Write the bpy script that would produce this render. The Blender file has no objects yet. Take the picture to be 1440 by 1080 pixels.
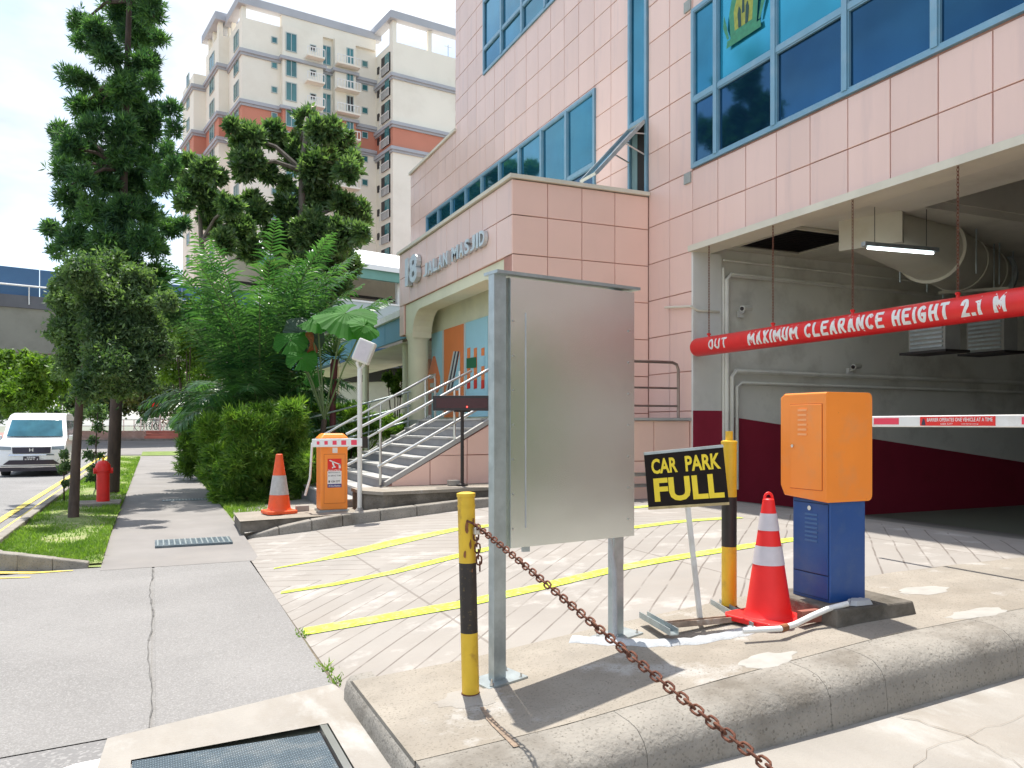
import bpy, math, random
import numpy as np
from mathutils import Vector, Matrix, Quaternion
random.seed(7)
RN = np.random.default_rng(11)
sc = bpy.context.scene
COL = sc.collection
PI = math.pi
# ---------------------------------------------------------------- camera, sky, sun, exposure
# world axes follow the office block: +Y runs away along its street front, +X goes into it
YAW = math.radians(23.93)
SA, CA = math.sin(YAW), math.cos(YAW)
FPX, HZ, EYE = 1137.0, 597.0, 1.5
cam = bpy.data.cameras.new('camera')
cam.sensor_width = 36.0
cam.lens = FPX / 1440 * 36
cam.shift_y = (HZ - 540) / 1440
cam.clip_start = 0.05
cam.clip_end = 3000
camo = bpy.data.objects.new('camera', cam)
COL.objects.link(camo)
camo.location = (0, 0, EYE)
camo.rotation_euler = (PI / 2, 0, -YAW)
sc.camera = camo
SUNV = Vector((0.055, 0.29, 1.0)).normalized()
world = bpy.data.worlds.new('World')
sc.world = world
world.use_nodes = True
nt = world.node_tree
nt.nodes.clear()
wo = nt.nodes.new('ShaderNodeOutputWorld')
bg = nt.nodes.new('ShaderNodeBackground')
bg.inputs['Strength'].default_value = 0.15
sky = nt.nodes.new('ShaderNodeTexSky')
sky.sky_type = 'NISHITA'
sky.sun_disc = False
sky.sun_elevation = math.asin(SUNV.z)
sky.sun_rotation = math.atan2(SUNV.x, SUNV.y)
sky.air_density = 1.0
sky.dust_density = 1.2
tcw = nt.nodes.new('ShaderNodeTexCoord')
mpw = nt.nodes.new('ShaderNodeMapping')
mpw.inputs['Scale'].default_value = (1.0, 1.0, 2.6)
mpw.inputs['Location'].default_value = (0.35, 0.2, 0.1)
nzw = nt.nodes.new('ShaderNodeTexNoise')
nzw.inputs['Scale'].default_value = 2.1
nzw.inputs['Detail'].default_value = 9
nzw.inputs['Roughness'].default_value = 0.55
nzw.inputs['Distortion'].default_value = 0.35
rpw = nt.nodes.new('ShaderNodeValToRGB')
rpw.color_ramp.elements[0].position = 0.38
rpw.color_ramp.elements[0].color = (0.2, 0.2, 0.2, 1)
rpw.color_ramp.elements[1].position = 0.60
rpw.color_ramp.elements[1].color = (0.95, 0.95, 0.95, 1)
mxw = nt.nodes.new('ShaderNodeMix')
mxw.data_type = 'RGBA'
nzw2 = nt.nodes.new('ShaderNodeTexNoise')
nzw2.inputs['Scale'].default_value = 5.0
nzw2.inputs['Detail'].default_value = 6
rpw2 = nt.nodes.new('ShaderNodeValToRGB')
rpw2.color_ramp.elements[0].position = 0.35
rpw2.color_ramp.elements[0].color = (2.3, 2.6, 2.95, 1)
rpw2.color_ramp.elements[1].position = 0.65
rpw2.color_ramp.elements[1].color = (4.0, 4.1, 4.2, 1)
L = nt.links.new
L(tcw.outputs['Generated'], mpw.inputs['Vector'])
L(mpw.outputs['Vector'], nzw.inputs['Vector'])
L(mpw.outputs['Vector'], nzw2.inputs['Vector'])
L(nzw.outputs['Fac'], rpw.inputs['Fac'])
L(nzw2.outputs['Fac'], rpw2.inputs['Fac'])
L(rpw.outputs['Color'], mxw.inputs['Factor'])
L(sky.outputs['Color'], mxw.inputs['A'])
L(rpw2.outputs['Color'], mxw.inputs['B'])
L(mxw.outputs['Result'], bg.inputs['Color'])
L(bg.outputs['Background'], wo.inputs['Surface'])
sun = bpy.data.lights.new('sun', 'SUN')
sun.energy = 3.0
sun.angle = math.radians(0.5)
sun.color = (1.0, 0.955, 0.88)
suno = bpy.data.objects.new('sun', sun)
COL.objects.link(suno)
suno.rotation_euler = SUNV.to_track_quat('Z', 'Y').to_euler()
sc.view_settings.view_transform = 'Standard'
sc.view_settings.look = 'None'
sc.view_settings.gamma = 1
sc.view_settings.use_curve_mapping = False
sc.view_settings.exposure = 1.2

# ---------------------------------------------------------------- helpers
def D(px, py, dep):
    """world point seen at photo pixel (px,py) at forward distance dep"""
    xc = (px - 720) / FPX * dep
    return Vector((CA * xc + SA * dep, -SA * xc + CA * dep, EYE + (HZ - py) / FPX * dep))
def Wz(px, py, z):
    return D(px, py, (EYE - z) * FPX / (py - HZ))
GX = [-60, 1.0, 2.0, 3.0, 4.0, 5.5, 7.3, 7.45, 30]
GZ = [0, 0, 0.12, 0.22, 0.31, 0.40, 0.41, 0.40, 0.40]
def G(x): return float(np.interp(x, GX, GZ))
IX = [0.9, 1.63, 2.5, 3.6, 5.0, 7.3]
IZ = [0.13, 0.175, 0.27, 0.365, 0.42, 0.435]
def IS(x): return float(np.interp(x, IX, IZ))
EX = [-60, 1.0, 2.0, 3.0, 4.4, 6.0, 7.45]
EZ = [0, 0, 0.02, 0.07, 0.16, 0.30, 0.40]
def E(x): return float(np.interp(x, EX, EZ))
def Wg(px, py, fn):
    lo = None
    z = 0.1
    for _ in range(40):
        p = Wz(px, py, z); z = 0.5 * z + 0.5 * fn(p.x)
    p = Wz(px, py, z)
    return p

def tag(o, label=None, cat=None, group=None, kind=None):
    if label: o['label'] = label
    if cat: o['category'] = cat
    if group: o['group'] = group
    if kind: o['kind'] = kind
    return o
def thing(name, loc, label, cat, group=None, rz=0.0):
    o = bpy.data.objects.new(name, None)
    o.empty_display_size = 0.2
    COL.objects.link(o)
    o.location = loc
    o.rotation_euler = (0, 0, rz)
    return tag(o, label, cat, group)
def worldmat(p):
    m = Matrix.Identity(4)
    while p is not None:
        m = Matrix.LocRotScale(p.location, p.rotation_euler, None) @ m
        p = p.parent
    return m
def link(name, me, parent=None, loc=None):
    o = bpy.data.objects.new(name, me)
    COL.objects.link(o)
    if parent is not None: o.parent = parent
    if loc is not None: o.location = loc
    return o
class MB:
    """collects faces in world space; build() makes ONE object (local to its parent's frame)"""
    def __init__(s): s.v = []; s.f = []; s.m = []
    def add(s, vs, fs, mi=0):
        b = len(s.v)
        s.v.extend([tuple(v) for v in vs])
        s.f.extend([tuple(i + b for i in f) for f in fs])
        s.m.extend([mi] * len(fs))
        return s
    def box(s, x0, x1, y0, y1, z0, z1, mi=0, M=None):
        vs = [(x0,y0,z0),(x1,y0,z0),(x1,y1,z0),(x0,y1,z0),(x0,y0,z1),(x1,y0,z1),(x1,y1,z1),(x0,y1,z1)]
        if M is not None: vs = [M @ Vector(v) for v in vs]
        return s.add(vs, [(0,3,2,1),(4,5,6,7),(0,1,5,4),(1,2,6,5),(2,3,7,6),(3,0,4,7)], mi)
    def hexa(s, b, t, mi=0):
        """b, t: four bottom and four top corners, counter-clockwise from above"""
        return s.add(list(b) + list(t), [(0,3,2,1),(4,5,6,7),(0,1,5,4),(1,2,6,5),(2,3,7,6),(3,0,4,7)], mi)
    def quad(s, a, b, c, d, mi=0): return s.add([a,b,c,d], [(0,1,2,3)], mi)
    def bar(s, p, q, w, h, mi=0, up=(0,0,1)):
        p = Vector(p); q = Vector(q); d = (q - p).normalized()
        u = Vector(up)
        if abs(d.dot(u)) > 0.98: u = Vector((1,0,0))
        a = d.cross(u).normalized(); c = a.cross(d).normalized()
        a = a * w / 2; c = c * h / 2
        vs = [p-a-c, p+a-c, p+a+c, p-a+c, q-a-c, q+a-c, q+a+c, q-a+c]
        return s.add(vs, [(0,1,2,3),(4,7,6,5),(0,4,5,1),(1,5,6,2),(2,6,7,3),(3,7,4,0)], mi)
    def tube(s, pts, r, n=8, mi=0, cap=True, closed=False):
        pts = [Vector(p) for p in pts]
        k = len(pts)
        rs = r if isinstance(r, (list, tuple)) else [r] * k
        rings = []; prev = None
        for i, p in enumerate(pts):
            if closed: d = pts[(i+1) % k] - pts[i-1]
            else: d = pts[min(i+1, k-1)] - pts[max(i-1, 0)]
            if d.length < 1e-9: d = Vector((0,0,1))
            d.normalize()
            if prev is None:
                a = d.cross(Vector((0,0,1)))
                if a.length < 0.05: a = d.cross(Vector((1,0,0)))
            else: a = prev - d * prev.dot(d)
            a.normalize(); prev = a
            c = d.cross(a)
            rings.append([p + (a*math.cos(2*PI*j/n) + c*math.sin(2*PI*j/n)) * rs[i] for j in range(n)])
        vs = [v for rg in rings for v in rg]
        fs = []
        for i in range(k if closed else k - 1):
            b0 = i*n; b1 = ((i+1) % k)*n
            for j in range(n):
                fs.append((b0+j, b0+(j+1) % n, b1+(j+1) % n, b1+j))
        if cap and not closed:
            fs.append(tuple(range(n-1, -1, -1))); fs.append(tuple((k-1)*n + j for j in range(n)))
        return s.add(vs, fs, mi)
    def lathe(s, prof, c, n=24, mi=0, M=None):
        """prof: (r, z) list, about the vertical through c"""
        vs = []; fs = []
        for (r, z) in prof:
            for j in range(n):
                v = Vector((r*math.cos(2*PI*j/n), r*math.sin(2*PI*j/n), z))
                if M is not None: v = M @ v
                vs.append(v + Vector(c))
        for i in range(len(prof)-1):
            for j in range(n):
                fs.append((i*n+j, i*n+(j+1) % n, (i+1)*n+(j+1) % n, (i+1)*n+j))
        fs.append(tuple(range(n-1,-1,-1))); fs.append(tuple((len(prof)-1)*n+j for j in range(n)))
        return s.add(vs, fs, mi)
    def prism(s, poly, o, ux, uy, ext, mi=0):
        """poly in plane (ux,uy) at o, extruded by vector ext"""
        o = Vector(o); ux = Vector(ux); uy = Vector(uy); ext = Vector(ext); n = len(poly)
        a = [o + ux*p[0] + uy*p[1] for p in poly]
        vs = a + [p + ext for p in a]
        fs = [tuple(range(n)), tuple(range(2*n-1, n-1, -1))]
        for i in range(n):
            j = (i+1) % n
            fs.append((i, i+n, j+n, j))
        return s.add(vs, fs, mi)
    def build(s, name, mats, parent=None, smooth=False, bevel=0.0, seg=2, fixn=True):
        me = bpy.data.meshes.new(name)
        inv = worldmat(parent).inverted() if parent is not None else Matrix.Identity(4)
        vs = [tuple(inv @ Vector(v)) for v in s.v] if parent is not None else s.v
        me.from_pydata(vs, [], s.f)
        if not isinstance(mats, (list, tuple)): mats = [mats]
        for m in mats: me.materials.append(m)
        if len(mats) > 1: me.polygons.foreach_set('material_index', s.m)
        if fixn and len(s.f) < 60000:
            import bmesh
            bm = bmesh.new(); bm.from_mesh(me)
            bmesh.ops.recalc_face_normals(bm, faces=bm.faces)
            bm.to_mesh(me); bm.free()
        if smooth:
            me.polygons.foreach_set('use_smooth', [True]*len(me.polygons))
            me.set_sharp_from_angle(angle=math.radians(38))
        me.update()
        o = link(name, me, parent)
        if bevel:
            b = o.modifiers.new('bevel', 'BEVEL'); b.width = bevel; b.segments = seg; b.limit_method = 'ANGLE'; b.angle_limit = math.radians(35)
            b.harden_normals = False
        return o
def copy_tree(o, parent=None):
    c = o.copy(); COL.objects.link(c)
    if parent is not None: c.parent = parent
    for ch in list(o.children): copy_tree(ch, c)
    return c
_fc = {}
def text_geo(s, bold=0.0):
    k = (s, bold)
    if k in _fc: return _fc[k]
    cu = bpy.data.curves.new('txt', 'FONT'); cu.body = s; cu.size = 1; cu.offset = bold; cu.resolution_u = 3
    o = bpy.data.objects.new('txt', cu); COL.objects.link(o)
    me = bpy.data.meshes.new_from_object(o.evaluated_get(bpy.context.evaluated_depsgraph_get()))
    V = [tuple(v.co) for v in me.vertices]; F = [tuple(p.vertices) for p in me.polygons]
    bpy.data.objects.remove(o); bpy.data.curves.remove(cu); bpy.data.meshes.remove(me)
    xs = [v[0] for v in V]; ys = [v[1] for v in V]
    x0, x1, y0, y1 = min(xs), max(xs), min(ys), max(ys)
    V = [((v[0]-x0)/(x1-x0), (v[1]-y0)/(y1-y0)) for v in V]
    _fc[k] = (V, F); return _fc[k]
def add_text(mb, s, o, ux, uy, w, h, mi=0, bold=0.0, depth=0.0, warp=None):
    """text fitted into the w x h rectangle with lower-left corner o"""
    V, F = text_geo(s, bold)
    o = Vector(o); ux = Vector(ux).normalized(); uy = Vector(uy).normalized(); n = ux.cross(uy)
    P = [o + ux*(a*w) + uy*(b*h) for a, b in V]
    if warp: P = [warp(p) for p in P]
    if depth:
        Q = [p + n*depth for p in P]
        k = len(P)
        fs = [tuple(i+k for i in f) for f in F]
        ec = {}
        for f in F:
            for i in range(len(f)):
                e = (f[i], f[(i+1) % len(f)]); ec[e] = 1
        for (a, b) in ec:
            if (b, a) not in ec: fs.append((a, b, b+k, a+k))
        mb.add(P+Q, fs, mi)
    else: mb.add(P, F, mi)

# ---------------------------------------------------------------- materials
def new_mat(name):
    m = bpy.data.materials.new(name); m.use_nodes = True
    n = m.node_tree.nodes; b = n['Principled BSDF']
    return m, m.node_tree, b
def c4(c): return (c[0], c[1], c[2], 1)
def mat(name, col, rough=0.6, metal=0.0, var=0.0, vs=6.0, det=5, bump=0.0, bs=60.0, dirt=None, da=0.5, ds=1.5, dlo=0.5, dhi=0.7, stretch=None,
        spec=0.5, objrand=0.0, dirt2=None, d2=(0.55, 0.7), ds2=9.0, speck=None, spk=(0.0, 0.0), spsc=90.0, coat=0.0, hue=None):
    m, t, b = new_mat(name)
    N = t.nodes.new; K = t.links.new
    b.inputs['Base Color'].default_value = c4(col)
    b.inputs['Roughness'].default_value = rough
    b.inputs['Metallic'].default_value = metal
    b.inputs['Specular IOR Level'].default_value = spec
    if coat: b.inputs['Coat Weight'].default_value = coat; b.inputs['Coat Roughness'].default_value = 0.05
    geo = N('ShaderNodeNewGeometry')
    mp = N('ShaderNodeMapping'); K(geo.outputs['Position'], mp.inputs['Vector'])
    if stretch: mp.inputs['Scale'].default_value = stretch
    cur = None
    def noise(scale, detail, vec=mp, rough_=0.55):
        nz = N('ShaderNodeTexNoise'); nz.inputs['Scale'].default_value = scale; nz.inputs['Detail'].default_value = detail
        nz.inputs['Roughness'].default_value = rough_
        K(vec.outputs['Vector'] if hasattr(vec, 'outputs') else vec, nz.inputs['Vector']); return nz
    def ramp(src, lo, hi, a, c):
        r = N('ShaderNodeValToRGB'); r.color_ramp.elements[0].position = lo; r.color_ramp.elements[1].position = hi
        r.color_ramp.elements[0].color = c4(a); r.color_ramp.elements[1].color = c4(c); K(src, r.inputs['Fac']); return r
    def mix(fac, a, c, mode='MIX'):
        x = N('ShaderNodeMix'); x.data_type = 'RGBA'; x.blend_type = mode
        if hasattr(fac, 'links'): K(fac, x.inputs['Factor'])
        else: x.inputs['Factor'].default_value = fac
        for s, v in (('A', a), ('B', c)):
            if hasattr(v, 'links'): K(v, x.inputs[s])
            else: x.inputs[s].default_value = c4(v)
        return x.outputs['Result']
    if var:
        r = ramp(noise(vs, det).outputs['Fac'], 0.3, 0.7, [x*(1-var) for x in col], [min(1, x*(1+var)) for x in col]); cur = r.outputs['Color']
    else: cur = None
    base = cur if cur is not None else col
    if objrand:
        oi = N('ShaderNodeObjectInfo')
        r = ramp(oi.outputs['Random'], 0, 1, (1-objrand,)*3, (1.0,)*3)
        base = mix(1.0, base, r.outputs['Color'], 'MULTIPLY')
    if dirt:
        r = ramp(noise(ds, 7, rough_=0.62).outputs['Fac'], dlo, dhi, (0,0,0), (da,)*3)
        base = mix(r.outputs['Color'], base, dirt)
    if dirt2:
        r = ramp(noise(ds2, 6, rough_=0.65).outputs['Fac'], d2[0], d2[1], (0,0,0), (0.8,)*3)
        base = mix(r.outputs['Color'], base, dirt2)
    if speck:
        v = N('ShaderNodeTexVoronoi'); v.inputs['Scale'].default_value = spsc; K(geo.outputs['Position'], v.inputs['Vector'])
        r = ramp(v.outputs['Color'], spk[0], spk[1], (0,0,0), (0.8,)*3)
        base = mix(r.outputs['Color'], base, speck)
    if hasattr(base, 'links'): K(base, b.inputs['Base Color'])
    if bump:
        nz = noise(bs, 6, vec=geo.outputs['Position'], rough_=0.6)
        bp = N('ShaderNodeBump'); bp.inputs['Strength'].default_value = min(1.0, bump); bp.inputs['Distance'].default_value = 0.01 if bump <= 1 else 0.01*bump
        K(nz.outputs['Fac'], bp.inputs['Height']); K(bp.outputs['Normal'], b.inputs['Normal'])
    return m
def leaf_mat(name, c_dark, c_lite, trans=0.35, rough=0.5):
    m, t, b = new_mat(name)
    N = t.nodes.new; K = t.links.new
    geo = N('ShaderNodeNewGeometry')
    r = N('ShaderNodeValToRGB'); r.color_ramp.elements[0].color = c4(c_dark); r.color_ramp.elements[1].color = c4(c_lite)
    r.color_ramp.elements[0].position = 0.1
    e = r.color_ramp.elements.new(0.75); e.color = c4([(a*0.55+c*0.45) for a, c in zip(c_dark, c_lite)])
    nz = N('ShaderNodeTexNoise'); nz.inputs['Scale'].default_value = 2.2; K(geo.outputs['Position'], nz.inputs['Vector'])
    ad = N('ShaderNodeMath'); ad.operation = 'MULTIPLY_ADD'; ad.inputs[1].default_value = 0.6
    K(geo.outputs['Random Per Island'], ad.inputs[0])
    mu = N('ShaderNodeMath'); mu.operation = 'MULTIPLY_ADD'; mu.inputs[1].default_value = 1.6; mu.inputs[2].default_value = -0.6
    K(nz.outputs['Fac'], mu.inputs[0]); K(mu.outputs[0], ad.inputs[2]); K(ad.outputs[0], r.inputs['Fac'])
    K(r.outputs['Color'], b.inputs['Base Color']); b.inputs['Roughness'].default_value = rough
    b.inputs['Specular IOR Level'].default_value = 0.4
    tr = N('ShaderNodeBsdfTranslucent')
    br = N('ShaderNodeMix'); br.data_type = 'RGBA'; br.blend_type = 'MULTIPLY'; br.inputs['Factor'].default_value = 1.0
    br.inputs['B'].default_value = (1.5, 1.7, 0.7, 1); K(r.outputs['Color'], br.inputs['A']); K(br.outputs['Result'], tr.inputs['Color'])
    ms = N('ShaderNodeMixShader'); ms.inputs['Fac'].default_value = trans
    K(b.outputs['BSDF'], ms.inputs[1]); K(tr.outputs['BSDF'], ms.inputs[2])
    K(ms.outputs['Shader'], t.nodes['Material Output'].inputs['Surface'])
    return m
M = {}
M['asphalt'] = mat('asphalt', (0.225,0.216,0.208), 0.9, var=0.16, vs=0.55, bump=0.7, bs=70, speck=(0.33,0.32,0.31), spk=(0.5,0.95), spsc=140, dirt=(0.165,0.16,0.153), da=0.55, ds=0.7, dlo=0.5, dhi=0.75, dirt2=(0.18,0.173,0.165), d2=(0.5,0.75), ds2=30)
M['road'] = mat('road_asphalt', (0.20,0.194,0.19), 0.9, var=0.12, vs=0.6, bump=0.5, bs=90, dirt=(0.3,0.29,0.28), da=0.5, ds=0.3, speck=(0.32,0.31,0.3), spk=(0.6,0.85), spsc=70)
M['footpath'] = mat('footpath', (0.232,0.217,0.205), 0.9, var=0.14, vs=1.2, bump=0.3, bs=80, dirt=(0.26,0.24,0.22), da=0.6, ds=0.8)
M['concrete'] = mat('concrete', (0.295,0.262,0.218), 0.92, var=0.14, vs=3.5, bump=0.5, bs=70, dirt=(0.22,0.185,0.14), da=0.6, ds=1.3, dlo=0.46, dhi=0.72, dirt2=(0.42,0.40,0.375), d2=(0.58,0.68), ds2=2.2, speck=(0.16,0.14,0.11), spk=(0.70,0.95), spsc=130)
M['concrete_pale'] = mat('concrete_pale', (0.325,0.30,0.268), 0.92, var=0.12, vs=2.6, stretch=(1,0.45,1), bump=0.6, bs=70, dirt=(0.24,0.205,0.165), da=0.75, ds=1.7, dlo=0.47, dhi=0.75, dirt2=(0.46,0.45,0.43), d2=(0.55,0.7), ds2=1.8)
M['kerb'] = mat('kerb_concrete', (0.285,0.262,0.228), 0.95, var=0.16, vs=4, bump=1.0, bs=35, dirt=(0.12,0.10,0.075), da=0.8, ds=2.2, dlo=0.5, dhi=0.72, speck=(0.12,0.105,0.085), spk=(0.72,0.95), spsc=120)
M['kerb_dark'] = mat('kerb_mossy', (0.17,0.15,0.125), 0.95, var=0.25, vs=6, bump=0.9, bs=40, dirt=(0.06,0.05,0.035), da=0.85, ds=3.5, dlo=0.42, dhi=0.66)
M['tile'] = mat('pink_tile', (0.85,0.60,0.52), 0.36, var=0.03, vs=1.0, stretch=(2.6,2.6,0.28), objrand=0.09, dirt=(0.60,0.44,0.41), da=0.55, ds=1.5, dlo=0.54, dhi=0.78, spec=0.5)
M['tile_salmon'] = mat('salmon_tile', (0.90,0.60,0.50), 0.38, var=0.03, vs=1.2, objrand=0.06, dirt=(0.6,0.4,0.34), da=0.3, ds=1.3, dlo=0.55, dhi=0.8)
M['joint'] = mat('tile_joint', (0.50,0.26,0.21), 0.9, var=0.2, vs=3)
M['cream'] = mat('cream_paint', (0.68,0.63,0.52), 0.7, var=0.05, vs=1.5, dirt=(0.45,0.41,0.34), da=0.4, ds=1.2)
M['greencream'] = mat('porch_plaster', (0.74,0.72,0.53), 0.75, var=0.05, vs=1.2, dirt=(0.42,0.42,0.33), da=0.35, ds=0.8)
M['white_wall'] = mat('white_wall', (0.72,0.71,0.67), 0.8, var=0.05, vs=1.2, dirt=(0.42,0.40,0.36), da=0.45, ds=1.0)
M['inner_wall'] = mat('inner_wall', (0.78,0.76,0.69), 0.8, var=0.07, vs=0.9, dirt=(0.42,0.39,0.33), da=0.6, ds=1.3)
M['maroon'] = mat('maroon_paint', (0.30,0.02,0.045), 0.55, var=0.1, vs=1.5, dirt=(0.1,0.01,0.015), da=0.4, ds=1.5)
M['ceil'] = mat('ceiling', (0.64,0.60,0.51), 0.8, var=0.06, vs=1.5, dirt=(0.36,0.32,0.26), da=0.4, ds=1.3)
M['dark'] = mat('dark_void', (0.02,0.017,0.017), 0.8)
M['duct'] = mat('duct_paint', (0.55,0.52,0.43), 0.55, var=0.06, vs=3, dirt=(0.4,0.34,0.24), da=0.4, ds=3)
M['frame'] = mat('window_frame', (0.19,0.35,0.45), 0.4, metal=0.25, var=0.08, vs=3, dirt=(0.35,0.43,0.48), da=0.4, ds=4)
def glass_mat(name, col, r=0.04, met=0.75):
    m = mat(name, col, r, metal=met, var=0.22, vs=0.7, det=3)
    t = m.node_tree; b = t.nodes['Principled BSDF']
    nz = t.nodes.new('ShaderNodeTexNoise'); nz.inputs['Scale'].default_value = 0.9
    g = t.nodes.new('ShaderNodeNewGeometry'); t.links.new(g.outputs['Position'], nz.inputs['Vector'])
    bp = t.nodes.new('ShaderNodeBump'); bp.inputs['Strength'].default_value = 0.12; bp.inputs['Distance'].default_value = 0.03
    t.links.new(nz.outputs['Fac'], bp.inputs['Height']); t.links.new(bp.outputs['Normal'], b.inputs['Normal'])
    return m
M['glass'] = glass_mat('teal_glass', (0.025,0.19,0.29))
M['glass_low'] = glass_mat('deep_blue_glass', (0.018,0.085,0.17))
M['glass_film'] = glass_mat('filmed_glass', (0.03,0.32,0.46), 0.12, 0.6)
M['steel'] = mat('stainless_steel', (0.62,0.61,0.58), 0.28, metal=0.9, var=0.05, vs=8)
def galv_mat():
    m = mat('galvanised_sheet', (0.74,0.78,0.76), 0.25, metal=0.95, var=0.02, vs=1.0, dirt=(0.66,0.69,0.66), da=0.4, ds=1.2)
    t = m.node_tree; b = t.nodes['Principled BSDF']
    b.inputs['Anisotropic'].default_value = 0.0
    nz = t.nodes.new('ShaderNodeTexNoise'); nz.inputs['Scale'].default_value = 1.6; nz.inputs['Detail'].default_value = 2
    g = t.nodes.new('ShaderNodeNewGeometry'); t.links.new(g.outputs['Position'], nz.inputs['Vector'])
    bp = t.nodes.new('ShaderNodeBump'); bp.inputs['Strength'].default_value = 0.3; bp.inputs['Distance'].default_value = 0.02
    t.links.new(nz.outputs['Fac'], bp.inputs['Height']); t.links.new(bp.outputs['Normal'], b.inputs['Normal'])
    return m
M['galv'] = galv_mat()
M['galv_post'] = mat('galvanised_post', (0.42,0.47,0.48), 0.42, metal=0.75, var=0.12, vs=12, dirt=(0.30,0.34,0.35), da=0.6, ds=9)
M['yellow'] = mat('yellow_paint', (0.76,0.46,0.025), 0.42, var=0.06, vs=8, dirt=(0.42,0.24,0.03), da=0.6, ds=11, dlo=0.56, dhi=0.75)
M['yellow_old'] = mat('worn_yellow_paint', (0.74,0.47,0.03), 0.5, var=0.08, vs=8, dirt=(0.30,0.12,0.03), da=0.7, ds=9, dlo=0.56, dhi=0.72, bump=0.25, bs=60)
M['black'] = mat('black_paint', (0.022,0.016,0.014), 0.5, var=0.2, vs=10)
M['black_old'] = mat('worn_black_paint', (0.03,0.022,0.018), 0.55, var=0.2, vs=12, dirt2=(0.30,0.20,0.05), d2=(0.60,0.72), ds2=45)
M['rust'] = mat('rusty_iron', (0.15,0.055,0.032), 0.8, metal=0.3, var=0.35, vs=60, bump=0.5, bs=200, dirt=(0.28,0.13,0.07), da=0.5, ds=30)
M['rust_stain'] = mat('rust_stain', (0.25,0.10,0.04), 0.9, var=0.3, vs=30)
M['orange'] = mat('orange_paint', (0.97,0.28,0.035), 0.38, var=0.05, vs=3, coat=0.1, dirt=(0.80,0.30,0.10), da=0.55, ds=5, dlo=0.52, dirt2=(0.45,0.16,0.06), d2=(0.70,0.74), ds2=38)
M['orange_in'] = mat('orange_groove', (0.45,0.08,0.01), 0.6)
M['blue'] = mat('blue_paint', (0.014,0.075,0.27), 0.42, var=0.08, vs=4, coat=0.1, dirt=(0.06,0.12,0.25), da=0.55, ds=6, dirt2=(0.12,0.13,0.16), d2=(0.70,0.74), ds2=40)
M['blue_in'] = mat('blue_groove', (0.006,0.018,0.07), 0.6)
M['cone_red'] = mat('cone_red', (0.85,0.022,0.02), 0.45, var=0.05, vs=6, spec=0.4)
M['cone_orange'] = mat('cone_orange', (0.82,0.10,0.02), 0.5, var=0.06, vs=6, dirt=(0.5,0.07,0.03), da=0.4, ds=14)
M['reflect'] = mat('reflective_band', (0.60,0.55,0.58), 0.45, var=0.06, vs=18)
M['reflect_grey'] = mat('worn_reflective_band', (0.46,0.44,0.42), 0.6, var=0.12, vs=20)
M['sign_black'] = mat('sign_black', (0.014,0.010,0.009), 0.7, var=0.2, vs=9, spec=0.2)
M['sign_yellow'] = mat('sign_yellow', (0.85,0.66,0.03), 0.5, var=0.05, vs=20)
M['white'] = mat('white_paint', (0.78,0.77,0.74), 0.5, var=0.05, vs=5, dirt=(0.5,0.45,0.38), da=0.35, ds=8)
M['white_print'] = mat('white_print', (0.80,0.78,0.76), 0.5, var=0.05, vs=20)
M['cement_white'] = mat('cement_white', (0.42,0.43,0.44), 0.85, var=0.1, vs=14, bump=0.8, bs=40)
M['bar_red'] = mat('bar_red', (0.72,0.018,0.02), 0.4, var=0.08, vs=6, dirt2=(0.75,0.40,0.38), d2=(0.66,0.72), ds2=7)
M['red'] = mat('red_paint', (0.75,0.02,0.015), 0.4, var=0.08, vs=8)
M['pinkred'] = mat('pink_red_tape', (0.80,0.05,0.10), 0.5)
M['navy'] = mat('navy_print', (0.05,0.03,0.20), 0.5)
M['greyprint'] = mat('grey_print', (0.12,0.11,0.12), 0.6)
M['yline'] = mat('yellow_line', (0.50,0.64,0.04), 0.75, var=0.1, vs=6, dirt=(0.42,0.44,0.17), da=0.9, ds=3.0, dirt2=(0.40,0.38,0.26), d2=(0.52,0.66), ds2=22)
M['rline'] = mat('road_line_yellow', (0.78,0.60,0.10), 0.7, var=0.1, vs=6, dirt2=(0.4,0.36,0.28), d2=(0.55,0.65), ds2=9)
M['plate'] = None
M['grass'] = leaf_mat('grass', (0.10,0.19,0.03), (0.30,0.42,0.08), 0.4, 0.6)
M['soil'] = mat('verge_soil', (0.22,0.27,0.09), 0.95, var=0.25, vs=9, dirt=(0.38,0.33,0.20), da=0.8, ds=2.2, dlo=0.52, dhi=0.68, bump=0.8, bs=60)
M['bark'] = mat('bark', (0.075,0.052,0.04), 0.9, var=0.3, vs=12, stretch=(1,1,0.3), bump=1.0, bs=40)
M['bark_grey'] = mat('grey_bark', (0.14,0.12,0.10), 0.9, var=0.3, vs=8, stretch=(1,1,0.3), bump=0.8, bs=30)
M['leaf_tall'] = leaf_mat('dark_needle_leaves', (0.03,0.085,0.05), (0.19,0.36,0.10), 0.4)
M['leaf_young'] = leaf_mat('young_tree_leaves', (0.045,0.095,0.045), (0.24,0.35,0.14), 0.4)
M['leaf_mid'] = leaf_mat('broad_leaves', (0.045,0.10,0.045), (0.26,0.37,0.16), 0.4, 0.32)
M['leaf_hedge'] = leaf_mat('shrub_leaves', (0.045,0.13,0.02), (0.36,0.52,0.09), 0.4)
M['leaf_hedge2'] = leaf_mat('dark_shrub_leaves', (0.04,0.10,0.02), (0.22,0.36,0.05), 0.35)
M['leaf_bright'] = leaf_mat('yellow_green_leaves', (0.07,0.15,0.02), (0.26,0.38,0.05), 0.4)  # bright yellow green leaf colour
M['leaf_palm'] = leaf_mat('palm_leaflets', (0.024,0.085,0.032), (0.16,0.32,0.11), 0.35, 0.3)
M['leaf_fan'] = leaf_mat('fan_palm_leaf', (0.03,0.15,0.015), (0.07,0.27,0.025), 0.4, 0.7)
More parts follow.
